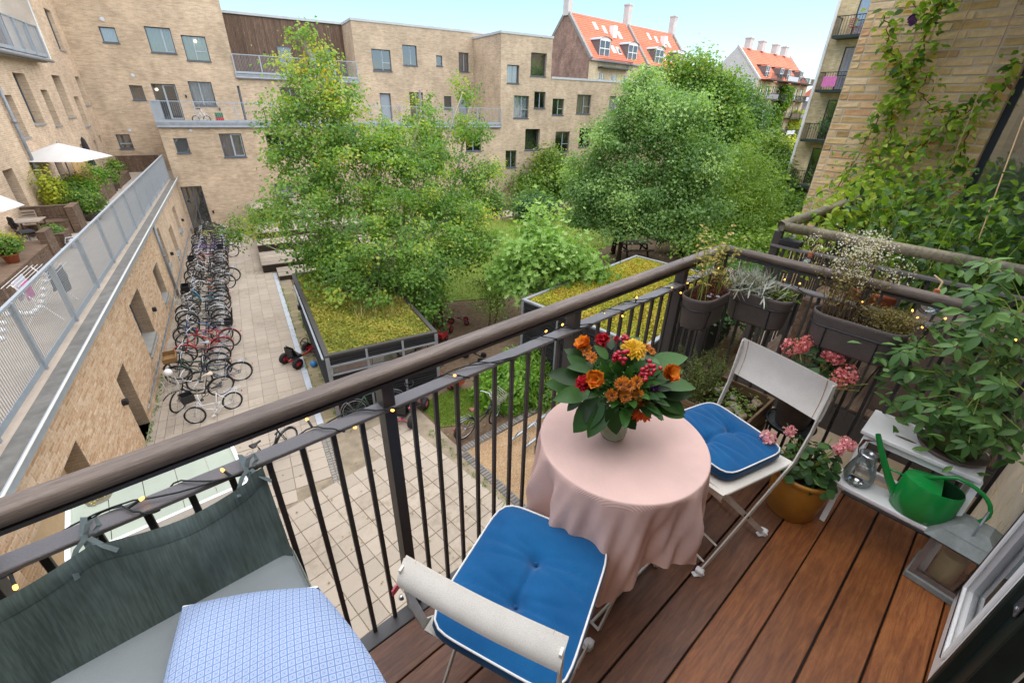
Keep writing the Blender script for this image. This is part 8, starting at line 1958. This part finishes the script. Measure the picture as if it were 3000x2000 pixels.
# climbers
cv = thing('climbing_vine', 'long climbing vine with green and reddish leaves trained on strings up the yellow brick wall', 'vine', (0, 0, 0))
vl = [leafblade('leaf', 'vine_leaf', .62, .2, .2, 5), leafblade('leaf', 'vine_leaf', .52, .3, .35, 5)]
cnt = 0; VP = []
for pl in VINES:
    pts = [Vector(p) for p in pl]; fine = []
    for p, q in zip(pts, pts[1:]):
        for k in range(5): f = k / 5; fine.append(p.lerp(q, f) + Vector((random.gauss(0, .015), random.gauss(0, .012), random.gauss(0, .012))))
    fine.append(pts[-1]); b = MB(); b.tube(fine, .0045, 5, False); b.build('stem', 'twig_red', cv, smooth=True)
    L = sum((q - p).length for p, q in zip(fine, fine[1:])); m = int(L / .02)
    for k in range(m):
        p = fine[min(len(fine) - 1, int(k / m * len(fine)))] + Vector((random.gauss(0, .035), random.gauss(0, .035), random.gauss(0, .035)))
        VP.append(p)
for p in VP[:290]:
    d = Vector((random.uniform(-.8, .1), random.gauss(0, .7), random.uniform(-.9, .3))).normalized(); put_leaf(random.choice(vl), p, p + d * random.uniform(.05, .1), cv, (-.8, random.gauss(0, .5), .7), wid=random.uniform(.8, 1.15))
b = MB(); 
for (p, q) in (((5.66, .95, 1.0), (5.6, .86, 2.9)), ((5.62, .55, 1.0), (5.55, .62, 2.9)), ((4.6, -.12, 1.09), (5.4, .02, 2.6)), ((4.0, .12, 1.08), (5.2, .3, 2.4)), ((5.7, 1.35, 1.0), (5.72, 1.05, 2.7))): b.tube([p, (Vector(p) + Vector(q)) / 2 + Vector((0, .01, -.02)), q], .004, 5, False)
b.build('support_string', 'string', cv)
P = []; T_ = []
for (c, r, m, tt) in (((5.55, .95, 1.12), (.25, .3, .25), 420, .6), ((5.2, .95, 1.05), (.5, .16, .22), 520, .8), ((4.4, 1.0, 1.0), (.6, .1, .15), 330, .85), ((5.0, .6, .98), (.5, .3, .22), 420, .5), ((4.6, .35, .98), (.5, .28, .22), 520, .42), ((4.4, 0, 1.0), (.5, .28, .26), 600, .35), ((4.2, -.25, 1.08), (.5, .25, .3), 500, .3), ((4.9, .45, .8), (.6, .45, .28), 760, .2), ((4.3, .1, .75), (.5, .45, .25), 600, .2), ((3.5, .98, .95), (.25, .08, .12), 90, .7)):
    P.append(rng.normal(size=(m, 3)) * np.array(r) * .75 + c); T_.append(np.clip(tt + rng.normal(size=m) * .18, 0, 1))
V2 = np.array([tuple(p) for p in VP for _ in (0, 1)]); P.append(V2 + rng.normal(size=V2.shape) * [.03, .06, .05]); T_.append(rng.uniform(.46, 1, len(V2)))
P = np.concatenate(P); T_ = np.concatenate(T_); k = (P[:, 0] < 5.82) & (P[:, 0] > 3.3); P, T_ = P[k], T_[k]; q = T_ > .45
N = rvec(len(P)) * .8 + [-.5, 0, .7]
link('foliage', leaf_mesh('foliage', P[q], N[q], rng.uniform(.035, .075, q.sum()), .62, 'vine_mass', tint=T_[q] * .85, shape=9, droop=.2, up=rng.normal(size=(q.sum(), 3)) + [0, 0, -.6]), cv, kind='stuff')
tm = thing('balcony_shrubs', 'dense dark green leafy plants filling the neighbouring balcony', 'plants', (0, 0, 0))
link('foliage', leaf_mesh('foliage', P[~q], N[~q], rng.uniform(.04, .085, (~q).sum()), .55, 'vine_dark', tint=np.clip(T_[~q] * 2, 0, 1), shape=9, droop=.25, up=rng.normal(size=((~q).sum(), 3)) + [0, 0, -.5]), tm)
b = MB(); stems(b, 60, 4.6, .35, .7, .4, 1.2, .005, .2, z0=.02); b.build('stems', 'twig_green', tm)
pf = thing('bell_flower', 'single dark purple bell flower hanging from the vine high on the brick wall', 'flower', (5.68, 1.205, 2.5))
P = []; U = []
for k in range(9): a = k * .7; P.append((0, 0, 0)); U.append((-.25 + .25 * math.cos(a), .55 + .3 * math.sin(a) * .6, -.35 + .3 * math.sin(a)))
petals(P, [(-1, 0, .2)] * 9, [.085] * 9, 'purple_petal', 'petals', pf, .6, U, .3); b = MB(); b.tube([(0, -.005, 0), (0, -.06, .02), (0, -.14, .0)], .003, 5); b.build('stalk', 'twig_red', pf)

# ------------------------------------------------------------------ the terrace on the left
TF = -2.9
def wt(name, label, cat, o, s, z=TF, rz=0, group=None): return thing(name, label, cat, w2(o, s, z), GRZ + rz, group)
def planks(t, o0, o1, s0, s1, z0, z1, n_along='o', mat='old_wood', closed_top=False, pw=.12):
    """upright-boarded box, in the thing's own axes"""
    for (x0, y0, x1, y1) in ((o0, s0, o1, s0), (o1, s0, o1, s1), (o1, s1, o0, s1), (o0, s1, o0, s0)):
        L = math.hypot(x1 - x0, y1 - y0)
        if L < .03: continue
        n = max(1, int(L / pw)); a = math.atan2(y1 - y0, x1 - x0); key = ('pl', round(L / n, 3), round(z1 - z0, 2), mat)
        if key not in BM: b = MB(); b.box((0, 0, 0), (L / n - .008, .022, z1 - z0)); BM[key] = b.mesh('plank', mat)
        for k in range(n): f = (k + .5) / n; link('plank', BM[key], t, (x0 + (x1 - x0) * f, y0 + (y1 - y0) * f, (z0 + z1) / 2), (0, 0, a))
    b = MB(); b.box(((o0 + o1) / 2, (s0 + s1) / 2, z1 + .015), (abs(o1 - o0) + .05, abs(s1 - s0) + .05, .03)); b.build('cap_board', mat, t)
def potplant(label, o, s, z, pot, r, h, fr, fh, leaf, n, size, name='potted_shrub', cat='plant', aspect=.6, tr=(0, 1)):
    t = wt(name, label, cat, o, s, z)
    b = MB(); b.lathe((0, 0, 0), [(r * .75, 0), (r, h), (r * 1.08, h), (r * 1.08, h * .9), (r * .95, h * .88)], 20, True, False); b.lathe((0, 0, 0), [(r * .97, h * .9), (.001, h * .92)], 16, False, False); b.build('pot', pot, t, smooth=True)
    d = rvec(n); P = d * (rng.random((n, 1)) ** .4) * [fr, fr, fh] * (1 + .25 * np.sin(d[:, :1] * 5 + d[:, 1:2] * 7)); P[:, 2] += h + fh * .8; link('foliage', leaf_mesh('foliage', P, d + rvec(n) * .7 + [0, 0, .3], rng.uniform(.6, 1.3, n) * size, aspect, leaf, tint=rng.uniform(*tr, n)), t)
    b = MB(); stems(b, 9, 0, 0, r * .4, r * .4, h + fh * 1.2, .012, .25, z0=h * .8); b.build('stems', 'twig', t); return t
t = wt('wooden_bench', 'weathered boarded bench with high back on the near terrace', 'bench', 0, 0, 0); planks(t, -3.55, -2.15, 9.95, 10.1, TF, -2.0); planks(t, -2.2, -2.0, 9.3, 10.25, TF, -1.98); planks(t, -3.4, -2.25, 9.3, 9.9, TF, -2.46)
t = wt('wooden_planter', 'low boarded planter box with green herbs next to the white can', 'planter', 0, 0, 0); planks(t, -2.6, -1.95, 7.1, 7.85, TF, -2.45)
n = 900; d = rvec(n); d[:, 2] = np.abs(d[:, 2]); link('herbs', leaf_mesh('herbs', d * [.36, .4, .3] * (rng.random((n, 1)) ** .4) + [-2.28, 7.47, -2.43], d + [0, 0, .4], rng.uniform(.04, .09, n), .5, 'shrub_leaf'), t)
t = wt('wooden_planter', 'long boarded planter box with dark top at the left edge of the terrace', 'planter', 0, 0, 0); planks(t, -2.95, -2.0, 1.0, 6.2, TF, -2.42); planks(t, -2.1, -1.95, 5.6, 6.3, TF, -2.05)
potplant('terracotta pot with yellow green plant on the near boarded planter', -2.25, 3.7, -2.39, 'terracotta', .17, .24, .34, .26, 'shrub_leaf', 700, .1); potplant('low grey green potted herb at the far left of the terrace', -2.6, 4.6, -2.39, 'brown_pot', .15, .2, .4, .25, 'lime_leaf', 600, .08)
def big_can():
    t = wt('watering_can', 'pale grey plastic watering can on the terrace floor by the herb planter', 'watering can', -1.72, 7.0, TF, .4); b = MB(); b.lathe((0, 0, 0), [(.12, 0), (.15, .02), (.14, .26), (.07, .3)], 20); b.build('body', 'curtain_white', t, smooth=True); b = MB(); b.tube([(.12, 0, .08), (.24, 0, .2), (.36, 0, .34)], [.03, .022, .018], 8); b.build('spout', 'curtain_white', t); b = MB(); b.tube([(-.13, 0, .1), (-.24, 0, .2), (-.18, 0, .36), (0, 0, .36), (.06, 0, .28)], .014, 6); b.build('handle', 'curtain_white', t)
big_can()
t = wt('office_chair', 'black swivel office chair with saddle seat on the terrace', 'chair', -2.95, 7.55, TF, .6)
for k in range(5): a = k * 1.257; b = MB(); b.bar((0, 0, .1), (.32 * math.cos(a), .32 * math.sin(a), .06), .05, .04); b.box((.32 * math.cos(a), .32 * math.sin(a), .03), (.05, .05, .06)); b.build('leg', 'black_plastic', t)
b = MB(); b.tube([(0, 0, .1), (0, 0, .5)], .03, 8); b.build('column', 'chrome', t); b = MB(); b.box((0, 0, .53), (.42, .48, .09), bev=.04); b.build('seat', 'dark_cloth', t); b = MB(); b.box((-.22, 0, .86), (.08, .3, .4), bev=.035); b.box((-.2, 0, .82), (.09, .66, .1), bev=.04); b.build('backrest', 'dark_cloth', t)
t = wt('garden_table', 'small weathered wooden table beside the white parasol', 'table', -3.1, 8.6, TF)
for k in range(6): b = MB(); b.box((0, -.36 + k * .145, .7), (.75, .13, .03)); b.build('board', 'stage_wood', t)
for x in (-.32, .32):
    for y in (-.36, .36): b = MB(); b.box((x, y, .34), (.05, .05, .68)); b.build('leg', 'old_wood', t)
plain_chair('garden_chair', 'wooden slatted folding chair behind the small terrace table', w2(-3.3, 9.35, TF), GRZ + .1, 'stage_wood')
t = wt('drying_rack', 'folding clothes drying rack hung with dark and pink laundry on the terrace', 'drying rack', -.9, .6, TF)
b = MB()
for y in (-.75, .75): b.bar((-.3, y * .9, 0), (.25, y * .9, .95), .02); b.bar((.3, y * .9, 0), (-.25, y * .9, .95), .02)
for k in range(9): b.bar((-.36 + k * .09, -.85, .95), (-.36 + k * .09, .85, .95), .008)
b.build('frame', 'white_paint', t)
def laundry(x, y0, y1, h, mat, nm): b = MB(); b.grid(lambda i, j: (x + .03 * math.sin(9 * i) * j + .02 * math.sin(4 * j), y0 + (y1 - y0) * i, .95 - h * j), 14, 8); b.build(nm, mat, label=f'{ {"dark_cloth": "dark striped trousers", "pink_cloth": "pink shirt", "curtain_white": "white towel", "navy_side": "navy shirt"}[mat] } hanging on the terrace drying rack', cat='laundry', loc=w2(-.9, .6, TF)).rotation_euler = (0, 0, GRZ)
laundry(.3, -.2, .6, .6, 'dark_cloth', 'trousers'); laundry(-.1, -.7, -.3, .4, 'pink_cloth', 'shirt'); laundry(-.3, -.5, .2, .45, 'curtain_white', 'towel'); laundry(.12, .1, .7, .5, 'navy_side', 'shirt')
t = wt('lantern_garland', 'string of white paper ball lanterns on the near end of the terrace railing', 'garland', 0, 0, 0); b = MB(); b.lathe((0, 0, 0), [(.055 * math.cos(a), .05 * math.sin(a)) for a in [-1.5 + k * .3 for k in range(11)]], 14); me = b.mesh('paper_ball', 'white_paint', True)
for p in BALLS: link('paper_ball', me, t, p)
b = MB(); b.tube([(p[0], p[1], p[2] + .05) for p in BALLS], .004, 4); b.build('string', 'string', t)
def parasol(label, o, s, z, r, drop, rz=0, closed=False, mat='white_paint', sides=4):
    t = wt('parasol', label, 'parasol', o, s, TF, rz); h = z - TF; b = MB(); b.tube([(0, 0, 0), (0, 0, h + .05)], .025, 8); b.build('pole', 'zinc_grey', t); b = MB()
    if closed: b.lathe((0, 0, h), [(.01, .05), (.09, -.1), (.14, -.5), (.1, -.7), (.17, -drop)], 14, False, False)
    else:
        n = sides * 8
        def f(i, j):
            a = 2 * math.pi * i; q = (a % (2 * math.pi / sides)) - math.pi / sides; rr = r * math.cos(math.pi / sides) / math.cos(q); return (rr * j * math.cos(a), rr * j * math.sin(a), h - drop * (j * .8 + .2 * j * j) + .05 * j * math.cos(q * sides) * (1 - j))
        b.grid(f, n, 8, True)
    b.build('canopy', mat, t, smooth='all'); return t
simple('parasol_white', hx('#c8c6c0'), .8, .05, 3); parasol('open white square parasol over the middle of the terrace', -2.75, 14.0, -.12, 1.75, .62, .5, mat='parasol_white'); parasol('half seen white parasol at the left edge of the photo', -3.2, 5.9, -.55, 1.0, .75, .3, mat='parasol_white', sides=6); parasol('closed black parasol by the far terrace doors', -2.8, 18.5, -.2, .3, 1.3, 0, True, 'dark_cloth')
sc2 = wt('bamboo_screen', 'upright bamboo screen at the back of the terrace', 'screen', 0, 0, 0)
b = MB(); b.tube([(0, 0, -.75), (0, 0, .75)], .022, 6); me = b.mesh('cane', 'bamboo', True)
for k in range(70): link('cane', me, sc2, (-3.05 + random.uniform(-.01, .01), 16.2 + k * .05, -1.85 + random.uniform(-.03, .03)))
for i, (l, a) in enumerate((('boarded planter row with step in the middle of the terrace', (-3.0, -2.3, 12.6, 15.4, TF, -2.4)), ('boarded partition beyond the bamboo screen', (-3.4, -2.3, 20.0, 20.3, TF, -1.95)), ('boarded bench box near the far end of the terrace', (-2.9, -2.35, 20.6, 24.0, TF, -2.45)), ('high backed boarded bench against the far terrace wall', (-3.3, -1.0, 27.3, 27.5, TF, -1.9)), ('boarded partition post left of the far bench', (-2.5, -2.3, 15.5, 18.6, TF, -2.2)))): t = wt('wooden_partition', l, 'partition', 0, 0, 0); planks(t, *a)
t = wt('bistro_table', 'small round grey table at the far end of the terrace', 'table', -2.9, 24.6, TF); b = MB(); b.lathe((0, 0, .72), [(.4, 0), (.42, .015), (.4, .03)], 24); b.build('tabletop', 'galv', t); b = MB(); b.tube([(0, 0, 0), (0, 0, .72)], .03, 8); b.lathe((0, 0, 0), [(.24, 0), (.05, .05)], 16); b.build('pedestal', 'black_plastic', t)
for a in (('big round green bush in a grey tub beside the terrace railing', -2.05, 11.6, TF, 'zinc_pot', .33, .32, .62, .5, 'shrub_leaf', 1800, .11), ('tall yellow green bamboo like shrub by the drainpipe', -3.1, 12.1, TF, 'brown_pot', .22, .3, .5, .95, 'lime_leaf', 900, .14), ('bright yellow green leafy shrub under the white parasol', -2.9, 13.2, TF, 'brown_pot', .25, .3, .6, .7, 'willow_leaf', 1100, .14), ('dark leafed green shrub behind the round bush', -2.7, 12.6, TF, 'zinc_pot', .25, .35, .55, .5, 'poplar_dark', 900, .12), ('reddish brown leafed shrub in the planter row', -2.6, 15.0, -2.39, 'terracotta', .2, .2, .5, .45, 'dry_leaf', 800, .1), ('light green bush at the end of the planter row', -2.4, 13.8, -2.39, 'zinc_pot', .2, .2, .5, .4, 'fern_leaf', 900, .11), ('yellow green plant in a terracotta pot on the boarded box', -2.8, 14.4, -2.0, 'terracotta', .15, .22, .28, .22, 'lime_leaf', 350, .1), ('silvery tree like shrub in front of the bamboo screen', -2.6, 17.0, TF, 'brown_pot', .25, .35, .55, .75, 'fern_leaf', 1000, .11), ('bushy green plant on the far boarded box', -2.5, 19.2, TF, 'zinc_pot', .25, .4, .55, .5, 'shrub_leaf', 800, .11), ('spiky green grass plant near the far bench', -2.6, 22.0, -2.42, 'brown_pot', .2, .2, .45, .4, 'willow_leaf', 500, .13)): potplant(*a)
b = MB(); b.lathe((0, 0, 0), [(.28, 0), (.34, .2), (.3, .5), (.1, .8)], 14); b.build('covered_grill', 'dark_cloth', smooth=True, loc=w2(-2.95, 12.7, TF), label='black covered grill hidden among the terrace plants', cat='grill')
# things left on the far roof terrace
simple('crate_green', hx('#2f6b45'), .6, .1, 9)
for (nm, m, o, z, l) in (('beer_crate', 'crate_green', 3.3, .72, 'green plastic crate stacked on a red one on the far roof terrace'), ('beer_crate', 'kart_red', 3.3, .45, 'red plastic crate under the green crate on the far roof terrace')): b = MB(); b.box((0, 0, 0), (.42, .34, .26), bev=.01); b.build(nm, m, loc=w2(o, 24.6, z), label=l, cat='crate')
bicycle('small white children bicycle standing on the far roof terrace', w2(2.0, 23.6, .3), GRZ + .1, 'bike_white', True, wb=.6, R=.19, bar=1, guard=None, rack=False, group=None); bicycle('dark children bicycle at the right end of the far roof terrace', w2(21.3, 23.6, .3), GRZ, 'bike_black', False, wb=.8, R=.26, bar=1, guard=None, rack=False, group=None)
for o_ in (6.2, 7.6): plain_chair('terrace_chair', f'brown slatted chair {"left" if o_ < 7 else "right"} of the small table on the far roof terrace', w2(o_, 24.2, .3), GRZ + (1.57 if o_ < 7 else -1.57), 'old_wood')
t = wt('terrace_table', 'brown wooden table between two chairs on the far roof terrace', 'table', 6.9, 24.2, .3); b = MB(); b.box((0, 0, .72), (.7, .7, .04)); b.build('tabletop', 'old_wood', t)
for x in (-.3, .3):
    for y in (-.3, .3): b = MB(); b.box((x, y, .35), (.05, .05, .7)); b.build('leg', 'old_wood', t)
t = wt('parasol', 'furled grey parasol standing on the far roof terrace at the right', 'parasol', 17.0, 24.0, .3); b = MB(); b.tube([(0, 0, 0), (0, 0, 2.3)], .025, 6); b.build('pole', 'white_paint', t); b = MB(); b.lathe((0, 0, 1.2), [(.1, 0), (.13, .5), (.05, 1.1)], 10); b.build('canopy', 'curtain_grey', t)
